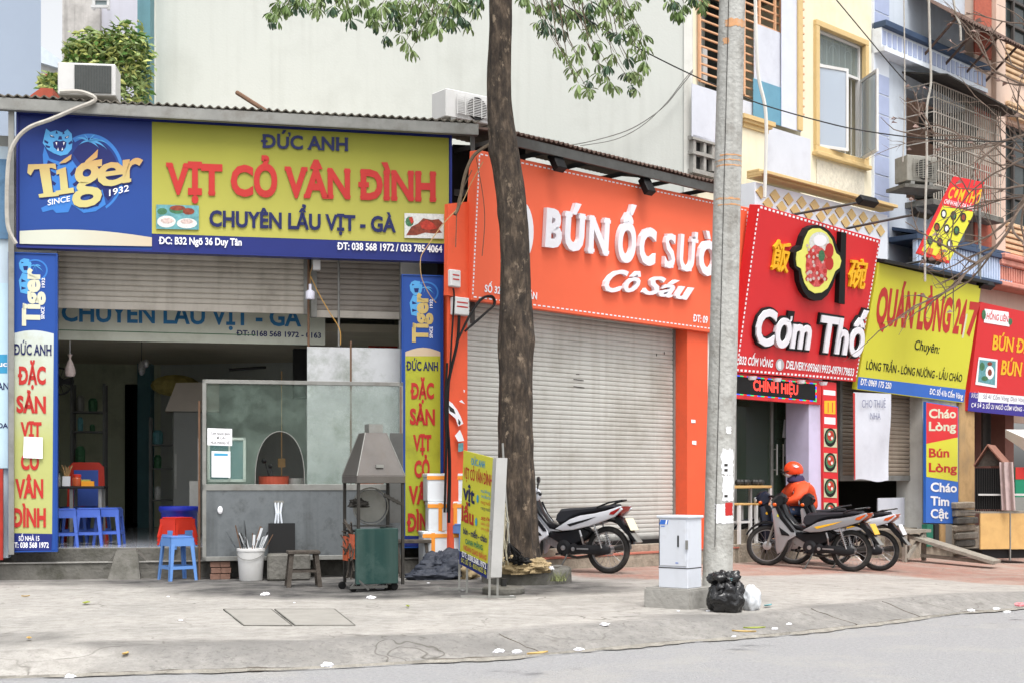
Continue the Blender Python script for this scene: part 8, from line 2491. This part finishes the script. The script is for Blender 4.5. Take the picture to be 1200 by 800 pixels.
# --- bare branches at the right
bt = thing('bare_tree', 'almost leafless tree reaching in from the right edge with tangled bare branches', 'tree', IDN, (P(1290, 660, 17).x, 17, -.2))
b = MB(); tp = [P(1290, 700, 17), P(1286, 500, 17), P(1292, 350, 17), P(1285, 220, 17), P(1270, 100, 17), P(1262, -50, 17)]
b.tube(tp, [.2, .17, .15, .12, .09, .05], 12); b.build('trunk', 'bark', bt, smooth=True)
b = MB(); bl = MB(); rr = random.Random(9)
def branch(p, d, L_, r0, depth):
    pts = [p]; n = max(4, int(L_ / .1)); cur = p.copy(); dd = d.copy()
    for i in range(n):
        dd = (dd + Vector((rr.gauss(0, .13), rr.gauss(0, .1), rr.gauss(0, .16)))).normalized(); cur = cur + dd * L_ / n; pts.append(cur.copy())
        if depth < 3 and rr.random() < (.36 if depth == 0 else .3):
            nd = (dd + Vector((rr.gauss(0, .5), rr.gauss(0, .3), rr.gauss(0, .8)))).normalized(); branch(cur.copy(), nd, L_ * rr.uniform(.25, .5), r0 * .5, depth + 1)
        if depth > 0 and rr.random() < .035:
            s = rr.uniform(.05, .09); bl.T = Matrix.Translation(cur) @ Rz(rr.uniform(0, 6)) @ Rx(rr.uniform(-1, 1)); bl.add([(0, 0, 0), (s * .6, s * .5, .01), (s * 1.3, 0, -.02), (s * .6, -s * .5, .01)], [(0, 1, 2, 3)]); bl.T = None
    b.tube(pts, [r0 * (1 - .7 * i / n) for i in range(n + 1)], 5, caps=False)
for (x, y, dx, dz, L_, r0) in ((1285, 190, -1, .05, 2.4, .035), (1285, 150, -1, .12, 2.0, .025), (1275, 110, -1, .1, 1.8, .022), (1285, 230, -1, .02, 1.7, .02), (1270, 90, -1, -.15, 1.6, .02), (1285, 185, -1, -.12, 2.2, .022), (1270, 60, -1, .1, 1.5, .018), (1280, 140, -1, -.1, 2.2, .02)):
    branch(P(x, y, 17), Vector((dx, rr.uniform(-.15, .15), dz)).normalized(), L_, r0, 0)
b.build('branches', mat('bare_branch', (112, 98, 88), .9, var=.2, scale=20), bt, kind='stuff')
bl.build('leaf', mat('old_leaf', (150, 128, 120), .8, var=.2), bt, kind='stuff')
# ------------------------------------------------------------------ motorbikes
mat('tyre', (40, 40, 40), .85, var=.15, scale=20, dirt=(92, 88, 82), dirt_amt=.4, dirt_scale=8)
mat('rim_metal', (170, 170, 172), .3, metal=.8, var=.08)
mat('engine_black', (34, 35, 38), .45, metal=.3, var=.2, scale=10)
mat('seat_vinyl', (38, 40, 46), .55, var=.1, scale=8)
mat('bike_white', (200, 203, 210), .25, var=.02)
mat('bike_silver', (150, 152, 156), .28, metal=.3, var=.04)
mat('bike_black', (26, 27, 30), .22, var=.05)
mat('bike_navy', (34, 38, 52), .25, var=.05)
mat('lamp_red', (150, 30, 30), .2, var=.05)
mat('lamp_orange', (214, 92, 30), .2, var=.05)
mat('plate_yellow', (222, 176, 60), .45, var=.05); mat('plate_pale', (220, 216, 188), .45, var=.04); mat('plate_white', (216, 218, 222), .45, var=.04)

def motorbike(T, label, body, shield, plate, plate_txt, steer=.45, deco=None, tail='bike_white', mir=True):
    r = thing('motorbike', label, 'motorbike', T, (0, 0, 0), None)
    def wheel(x, space):
        b = MB(space)
        def tyre(u, v):
            a = 2 * pi * u; t = 2 * pi * v; R_ = .252 + .036 * cos(t); return (x + R_ * cos(a), .034 * sin(t), .285 + R_ * sin(a))
        b.grid(tyre, 44, 10); w = b.build('wheel', 'tyre', r, smooth=True)
        b = MB(space)
        def rim(u, v):
            a = 2 * pi * u; t = 2 * pi * v; R_ = .222 + .012 * cos(t); return (x + R_ * cos(a), .02 * sin(t), .285 + R_ * sin(a))
        b.grid(rim, 44, 6); b.build('rim', 'rim_metal', w, smooth=True)
        b = MB(space)
        for i in range(18):
            a = 2 * pi * i / 18; a2 = a + (.35 if i % 2 else -.35); s = .025 if i % 4 < 2 else -.025
            b.tube([(x + .04 * cos(a2), s, .285 + .04 * sin(a2)), (x + .215 * cos(a), 0, .285 + .215 * sin(a))], .0022, 4)
        b.build('spokes', 'rim_metal', w, kind='stuff')
        b = MB(space); b.lathe([(.03, -.05), (.062, -.045), (.062, .045), (.03, .05)], (x, 0, .285), 16, 'y'); b.build('hub', 'rim_metal', w)
    wheel(-.61, T)
    piv = Vector((.44, 0, .9)); ST = T @ Matrix.Translation(Vector((.50, 0, 0))) @ Rz(steer) @ Matrix.Translation(Vector((-.50, 0, 0)))
    wheel(.61, ST)
    # front end, turned with the bars
    b = MB(ST)
    for s in (-1, 1): b.tube([(.61, s * .07, .285), (.50, s * .07, .66)], .017, 8)
    b.tube([(.51, 0, .62), (.42, 0, .92)], .025, 8); b.build('fork', 'steel_grey', r)
    b = MB(ST)
    arc = [(.61 + .31 * cos(a), .285 + .31 * sin(a)) for a in [radians(25 + 135 * i / 12) for i in range(13)]]
    arc2 = [(.61 + .335 * cos(a), .285 + .345 * sin(a)) for a in [radians(160 - 135 * i / 12) for i in range(13)]]
    b.pillow(arc + arc2, .055, .006); b.build('front_fender', body, r, smooth=True)
    b = MB(ST); b.tube([(.37, -.30, .96), (.385, -.16, .975), (.42, -.04, .94), (.42, .04, .94), (.385, .16, .975), (.37, .30, .96)], .012, 8); hb = b.build('handlebar', 'engine_black', r)
    for s in (-1, 1):
        b = MB(ST); b.tube([(.378, s * .20, .97), (.355, s * .34, .952)], .019, 10); b.build('grip', 'bike_black', hb)
        if not mir: continue
        b = MB(ST); b.tube([(.40, s * .17, .975), (.39, s * .22, 1.06), (.385, s * .245, 1.10)], .006, 6); b.ell((.382, s * .26, 1.13), .02, .058, .042, 12, 8); b.build('mirror', 'bike_black', hb, smooth=True)
    b = MB(ST); b.pillow([(.34, .93), (.36, 1.0), (.43, 1.045), (.50, 1.02), (.575, .93), (.56, .86), (.48, .80), (.40, .84)], .12, .04, frac=.45); b.build('headlight_cowl', body, r, smooth=True)
    b = MB(ST); b.ell((.565, 0, .90), .02, .075, .045, 12, 8); b.build('headlight', mat('lens', (190, 195, 200), .08, var=0), r, smooth=True)
    for s in (-1, 1):
        b = MB(ST); b.ell((.52, s * .115, .87), .03, .018, .026, 8, 6); b.build('indicator', 'lamp_orange', r)
    # leg shield: two side wings joined at the front
    for s in (-1, 1):
        b = MB(T); wing = [(.50, .80), (.42, .84), (.33, .70), (.15, .50), (.14, .45), (.25, .38), (.33, .22), (.40, .18), (.42, .26), (.44, .45)]
        b.pillow(wing, .02, .008, yc=s * .15); w_ = b.build('leg_shield', shield, r, smooth=True)
        b = MB(T); b.pillow([(.38, .56), (.24, .475), (.22, .445), (.34, .45)], .004, .002, yc=s * .172); b.build('air_slot', 'bike_black', w_)
        b = MB(T); b.pillow([(.40, .86), (.33, .72), (.17, .535), (.15, .50), (.20, .50), (.37, .68), (.45, .84)], .006, .003, yc=s * .172); b.build('shield_trim', 'bike_black', w_)
        if deco:
            b = MB(T); b.lathe([(.02, 0), (.02, .002)], (.40, s * .1725 - (.002 if s < 0 else 0), .72), 12, 'y'); b.build('sticker', deco, w_)
            b = MB(T); b.pillow([(.34, .70), (.28, .64), (.27, .62), (.33, .67)], .002, .001, yc=s * .173); b.build('sticker', deco, w_)
    b = MB(T); b.hexa([(.44, -.14, .22), (.47, .0, .22), (.44, .14, .22), (.40, 0, .22), (.50, -.14, .82), (.54, 0, .82), (.50, .14, .82), (.42, 0, .82)])
    b.add([(.41, -.15, .20), (.47, 0, .24), (.41, .15, .20), (.50, -.15, .81), (.55, 0, .83), (.50, .15, .81)], [(0, 1, 4, 3), (1, 2, 5, 4)]); b.build('front_panel', shield, r)
    b = MB(T); b.pillow([(.43, .86), (.34, .70), (.18, .53), (.0, .50), (-.06, .55), (-.04, .62), (.05, .58), (.2, .62), (.3, .74), (.38, .9)], .075, .02); b.build('centre_tunnel', 'bike_black', r, smooth=True)
    # engine and running gear
    b = MB(T); b.pillow([(.20, .44), (.16, .50), (-.02, .50), (-.30, .56), (-.42, .50), (-.34, .40), (-.20, .34), (.0, .34)], .10, .02); b.build('under_cover', 'bike_black', r, smooth=True)
    b = MB(T); b.lathe([(.05, -.11), (.095, -.10), (.10, .10), (.06, .115)], (-.05, 0, .30), 20, 'y'); b.lathe([(.04, -.12), (.07, -.11), (.07, .11), (.04, .12)], (-.19, 0, .29), 18, 'y'); b.build('engine', 'engine_black', r, smooth=True)
    b = MB(T); b.pillow([(.02, .38), (.20, .44), (.24, .36), (.06, .27)], .055, .01)
    for i in range(6): b.box(.08 + .022 * i, .088 + .022 * i, -.062, .062, .29 + .01 * i, .42 + .006 * i)
    b.build('cylinder', 'rim_metal', r)
    b = MB(T); b.lathe([(.0, 0), (.03, .0), (.03, .012), (0, .014)], (-.05, .115, .30), 14, 'y'); b.lathe([(.0, 0), (.025, .0), (.025, .012), (0, .014)], (-.19, .118, .29), 14, 'y'); b.build('engine_cap', 'rim_metal', r)
    b = MB(T); b.pillow([(-.13, .33), (-.60, .355), (-.68, .32), (-.68, .25), (-.60, .225), (-.14, .24)], .022, .008, yc=.10); b.build('chain_cover', 'engine_black', r, smooth=True)
    b = MB(T); b.box(-.40, -.24, .122, .125, .285, .305); b.build('chain_cover_plate', 'rim_metal', r)
    b = MB(T)
    for s in (-1, 1): b.bar((-.18, s * .08, .31), (-.63, s * .08, .285), .03)
    b.build('swingarm', 'engine_black', r)
    for s in (-1, 1):
        b = MB(T); b.tube([(-.58, s * .115, .31), (-.47, s * .115, .60)], .012, 8)
        hel = []
        for i in range(61):
            f = i / 60; a = 2 * pi * 7 * f; c = Vector((-.58, s * .115, .31)).lerp(Vector((-.47, s * .115, .60)), .18 + .62 * f); hel.append(c + Vector((.026 * cos(a), .026 * sin(a), 0)))
        b.tube(hel, .005, 5); b.build('shock_absorber', 'rim_metal', r)
    b = MB(T); b.tube([(.06, -.06, .28), (.08, -.13, .2), (-.1, -.15, .17), (-.3, -.15, .2)], .018, 8); b.tube([(-.28, -.15, .2), (-.40, -.16, .24), (-.82, -.17, .33)], [.03, .045, .042], 12); b.build('exhaust', 'steel_dark', r)
    for s in (-1, 1):
        b = MB(T); b.tube([(-.02, s * .1, .23), (-.02, s * .24, .23)], .012, 8); b.build('footpeg', 'bike_black', r)
        b = MB(T); b.tube([(-.32, s * .1, .35), (-.33, s * .17, .45), (-.30, s * .16, .52)], .012, 6); b.build('pillion_bracket', 'rim_metal', r)
    b = MB(T); b.tube([(-.10, .1, .22), (-.02, .20, .0)], .011, 6); b.box(-.04, .0, .18, .23, 0, .012); b.build('kickstand', 'steel_dark', r)
    # seat and tail
    b = MB(T); b.pillow([(.075, .64), (.06, .71), (.0, .775), (-.1, .785), (-.25, .79), (-.42, .805), (-.6, .825), (-.74, .84), (-.76, .80), (-.66, .77), (-.48, .735), (-.3, .71), (-.18, .67), (-.08, .60), (.02, .58)], .13, .035, frac=.5); b.build('seat', 'seat_vinyl', r, smooth=True)
    b = MB(T)
    for s in (-1, 1): b.tube([(-.52, s * .13, .80), (-.68, s * .125, .86), (-.82, s * .06, .885)], .012, 6)
    b.tube([(-.82, -.06, .885), (-.82, .06, .885)], .012, 6); b.build('grab_rail', 'bike_black', r)
    for s in (-1, 1):
        b = MB(T); b.pillow([(.05, .53), (-.16, .655), (-.30, .70), (-.48, .725), (-.66, .765), (-.84, .82), (-.86, .78), (-.76, .69), (-.62, .64), (-.42, .575), (-.20, .525), (-.06, .51)], .022, .01, yc=s * .125); w_ = b.build('tail_cowl', tail, r, smooth=True)
        b = MB(T); b.pillow([(-.12, .59), (-.36, .65), (-.52, .69), (-.40, .64), (-.16, .565)], .003, .001, yc=s * .149); b.build('tail_stripe', 'engine_black' if body != 'bike_black' else 'char_gold', w_)
    b = MB(T); b.pillow([(-.70, .76), (-.86, .815), (-.84, .765), (-.76, .70), (-.68, .71)], .155, .02); b.build('tail_light', 'lamp_red' if body != 'bike_black' else 'lamp_orange', r, smooth=True)
    b = MB(T); arc = [(-.61 + .33 * cos(a), .30 + .33 * sin(a)) for a in [radians(70 + 100 * i / 9) for i in range(10)]]
    arc2 = [(-.61 + .35 * cos(a), .30 + .36 * sin(a)) for a in [radians(170 - 100 * i / 9) for i in range(10)]]
    b.pillow(arc + arc2, .06, .006); b.pillow([(-.72, .70), (-.80, .68), (-.93, .52), (-1.02, .40), (-.99, .39), (-.86, .50), (-.74, .62)], .075, .006); b.build('rear_fender', 'bike_black', r, smooth=True)
    b = MB(T); b.pillow([(-.91, .54), (-1.04, .39), (-1.02, .375), (-.90, .50)], .07, .003); b.build('mud_flap', 'steel_grey', r)
    # number plate tilted back
    PT = T @ Tr(-.925, 0, .60) @ Ry(radians(28)) 
    b = MB(PT); b.box(-.004, .004, -.105, .105, -.08, .08); pl_ = b.build('number_plate', plate, r, bevel=.002)
    for k_, tx in enumerate(plate_txt):
        vs, fs = text_geo(tx, .02); x0, x1 = text_w(tx); b = MB(PT); wd = .15
        b.add([(-.0055, -(-.5 + (v.x - x0) / (x1 - x0)) * wd, (.008 - .058 * k_) + v.y * .07) for v in vs], fs); b.build('plate_text', 'black', pl_)
    return r

# white bike by the tree
g = G(713, 671.5); d = Vector((-cos(radians(31)), sin(radians(31)), 0)); ang = math.atan2(d.y, d.x)
o = g + d * .61
motorbike(Matrix.Translation(Vector((o.x, o.y, g.z))) @ Rz(ang), 'white motorbike with a black seat parked behind the big tree', 'bike_white', 'bike_white', 'plate_pale', (), .5)
# silver and black pair
def place_bike(px, py, a, *args, **kw):
    if py < 100: g = P(px, 560, py); g.z = walk_z(g.x, g.y)
    else: g = G(px, py)
    d = Vector((-cos(radians(a)), sin(radians(a)), 0)); o = g + d * .61
    zf = walk_z(*(g + d * 1.22).xy); pitch = math.atan2(zf - g.z, 1.22)
    T = Matrix.Translation(Vector((o.x, o.y, (g.z + zf) / 2))) @ Rz(math.atan2(d.y, d.x)) @ Ry(-pitch)
    return motorbike(T, *args, **kw), T
_, TA = place_bike(997, 18.7, 33, 'silver and black motorbike with a yellow number plate, nearest of the parked group', 'bike_black', 'bike_silver', 'plate_yellow', (), .35, deco='sign_yellow2', tail='bike_silver', mir=False)
_, TB = place_bike(1029, 19.2, 30, 'motorbike with a white number plate parked just right of the silver one', 'bike_black', 'bike_silver', 'plate_white', (), .3, tail='bike_white', mir=False)
_, TC = place_bike(977, 20.05, 6, 'dark motorbike with coloured stickers under the rider in orange', 'bike_navy', 'bike_navy', 'plate_white', (), .2, deco='char_gold', tail='bike_navy', mir=False)

# ------------------------------------------------------------------ rider
def skin_mesh(name, verts, edges, space, m_, parent, sub=2, root=0):
    """one continuous skinned surface: verts = [(co, rx, ry)]"""
    me = bpy.data.meshes.new(name); me.from_pydata([v[0] for v in verts], edges, [])
    o = bpy.data.objects.new(name, me); COL.objects.link(o)
    md = o.modifiers.new('Skin', 'SKIN'); 
    for i, v in enumerate(verts):
        sv = me.skin_vertices[0].data[i]; sv.radius = (v[1], v[2]); sv.use_root = (i == root)
    md.use_smooth_shade = True
    ms = o.modifiers.new('Sub', 'SUBSURF'); ms.levels = sub; ms.render_levels = sub
    dg = bpy.context.evaluated_depsgraph_get(); dg.update()
    ev = o.evaluated_get(dg); me2 = bpy.data.meshes.new_from_object(ev)
    bpy.data.objects.remove(o)
    W = wm(parent); L_ = W.inverted() @ space
    me2.transform(L_); me2.name = name; me2.materials.clear(); me2.materials.append(MATS[m_] if isinstance(m_, str) else m_)
    o = bpy.data.objects.new(name, me2); COL.objects.link(o); o.parent = parent; WM[o.name] = W
    return o
mat('skin', (196, 150, 122), .5, var=.05, scale=20); mat('jacket_orange', (222, 82, 44), .6, var=.06, scale=6, bump=.2, bscale=25)
mat('jeans', (70, 86, 116), .85, var=.12, scale=15); mat('shoe', (44, 44, 48), .6); mat('helmet_orange', (224, 72, 36), .22, var=.02); mat('mask', (206, 210, 216), .8); mat('scarf', (56, 46, 78), .8)
HT = TC @ Tr(-.12, 0, .74) @ Rz(.25) @ Matrix.Diagonal((1.12, 1.15, .84, 1))     # hips on the saddle, x forward
pe = thing('person', 'rider in orange jacket, orange helmet and pale face mask sitting on the dark motorbike', 'person', TC @ Tr(-.12, 0, 0))
lean = .10
Bv = [((0, 0, .08), .14, .12), ((.03, 0, .25), .125, .105), ((.07, 0, .42), .15, .11), ((.09, 0, .52), .10, .09), ((.11, 0, .58), .052, .055), ((.13, 0, .66), .07, .085), ((.14, 0, .76), .085, .10), ((.14, 0, .82), .05, .06)]
Be = [(0, 1), (1, 2), (2, 3), (3, 4), (4, 5), (5, 6), (6, 7)]
def addv(co, r1, r2, par):
    Bv.append((co, r1, r2)); Be.append((par, len(Bv) - 1)); return len(Bv) - 1
for s in (-1, 1):
    sh = addv((.08, s * .17, .47), .06, .06, 2); el = addv((.16, s * .24, .24), .045, .045, sh); wr = addv((.34, s * .15, .17), .03, .026, el)
    pa = addv((.40, s * .13, .165), .036, .018, wr); kn_ = addv((.44, s * .125, .16), .036, .016, pa)
    for f in range(4):
        fy = s * (.125 + (.03 - .02 * f)); f1 = addv((.475, fy, .155), .0095, .0095, kn_); f2 = addv((.50 - .004 * f, fy, .135), .0088, .0088, f1); addv((.495 - .004 * f, fy, .112), .008, .008, f2)
    t1 = addv((.41, s * .09, .16), .011, .011, pa); addv((.445, s * .075, .15), .0095, .0095, t1)
    hp_ = addv((.04, s * .10, .05), .095, .09, 0); kn = addv((.42, s * .16, -.02), .062, .06, hp_); an = addv((.36, s * .18, -.40), .042, .04, kn); ft = addv((.40, s * .18, -.47), .036, .034, an); addv((.53, s * .19, -.50), .034, .024, ft)
skin_mesh('body', Bv, Be, HT, 'skin', pe)
jv = [((0, 0, .02), .21, .20), ((.0, 0, .14), .225, .205), ((.02, 0, .28), .225, .20), ((.05, 0, .43), .21, .18), ((.08, 0, .52), .14, .13), ((.10, 0, .57), .085, .085)]; je = [(0, 1), (1, 2), (2, 3), (3, 4), (4, 5)]
for s in (-1, 1):
    k0 = len(jv); jv += [((.075, s * .17, .46), .10, .10), ((.12, s * .23, .34), .09, .09), ((.16, s * .25, .24), .088, .088), ((.25, s * .20, .20), .075, .075), ((.33, s * .155, .175), .042, .040)]
    je += [(3, k0), (k0, k0 + 1), (k0 + 1, k0 + 2), (k0 + 2, k0 + 3), (k0 + 3, k0 + 4)]
skin_mesh('jacket', jv, je, HT, 'jacket_orange', pe)
tv = [((0, 0, .06), .155, .14)]; te = []
for s in (-1, 1):
    k0 = len(tv); tv += [((.05, s * .10, .05), .11, .105), ((.24, s * .14, .02), .092, .09), ((.42, s * .16, -.02), .078, .078), ((.39, s * .17, -.2), .066, .066), ((.36, s * .18, -.38), .058, .058)]
    te += [(0, k0), (k0, k0 + 1), (k0 + 1, k0 + 2), (k0 + 2, k0 + 3), (k0 + 3, k0 + 4)]
skin_mesh('jeans', tv, te, HT, 'jeans', pe)
for s in (-1, 1):
    b = MB(HT); b.ell((.44, s * .185, -.50), .14, .05, .045, 12, 8); b.build('shoe', 'shoe', pe, smooth=True)
hx_, hz_ = .135, .735
b = MB(HT @ Tr(hx_, 0, hz_) @ Ry(.15)); 
def helm(u, v):
    a = 2 * pi * u; t = pi / 2 * (1.3 - 1.3 * v) ; return (.128 * sin(t) * cos(a), .115 * sin(t) * sin(a), .155 * cos(t) + .01)
b.grid(helm, 28, 10); hl = b.build('helmet', 'helmet_orange', pe, smooth=True, solid=.012)
b = MB(HT @ Tr(hx_, 0, hz_) @ Ry(.15)); b.hexa([(.10, -.08, -.01), (.17, -.05, -.03), (.17, .05, -.03), (.10, .08, -.01), (.10, -.08, .01), (.17, -.05, -.02), (.17, .05, -.02), (.10, .08, .01)]); b.build('visor', 'bike_black', hl)
b = MB(HT @ Tr(hx_, 0, hz_)); b.pillow([(-.03, .07), (.01, .10), (.05, .07), (.01, .05)], .003, .001, yc=-.118); b.pillow([(-.03, .07), (.01, .10), (.05, .07), (.01, .05)], .003, .001, yc=.118); b.build('helmet_mark', 'print_white', hl)
b = MB(HT); b.ell((.205, 0, .665), .05, .062, .055, 12, 8); b.build('face_mask', 'mask', pe, smooth=True)
b = MB(HT); b.ell((.232, 0, .70), .014, .012, .02, 8, 6); b.build('nose', 'skin', pe, smooth=True)
for s in (-1, 1):
    b = MB(HT); b.ell((.218, s * .032, .722), .008, .014, .007, 8, 6); b.build('eye', 'black', pe)
    b = MB(HT); b.ell((.135, s * .092, .70), .02, .01, .03, 8, 6); b.build('ear', 'skin', pe, smooth=True)
    b = MB(HT); b.tube([(.12, s * .1, .70), (.14, s * .09, .62), (.17, s * .02, .59)], .008, 5); b.build('chin_strap', 'bike_black', pe)
b = MB(HT); b.lathe([(.09, .52), (.115, .55), (.11, .61), (.085, .66)], (.10, 0, 0), 18); b.build('scarf', 'scarf', pe, smooth=True)
for s in (-1, 1):
    b = MB(HT); b.T = Tr(.14, s * .155, .36) @ Rx(s * -.35); b.box(-.05, .05, -.004, .004, -.02, .02); b.build('jacket_print', 'print_white', pe)
b = MB(HT); b.tube([(.105 + .03 * cos(a), .15 + .0 * a, .33 + .045 * sin(a)) for a in [2 * pi * i / 12 for i in range(12)]], .01, 5, closed=True); b.build('jacket_emblem', 'print_white', pe)
for s in (-1, 1):
    b = MB(HT); b.tube([(.10 + .09 * cos(a) * .8, s * .205 + .075 * sin(a) * .9, .40 - .02 * cos(a)) for a in [2 * pi * i / 14 for i in range(14)]], .008, 5, closed=True); b.build('reflective_band', 'letter_side', pe)
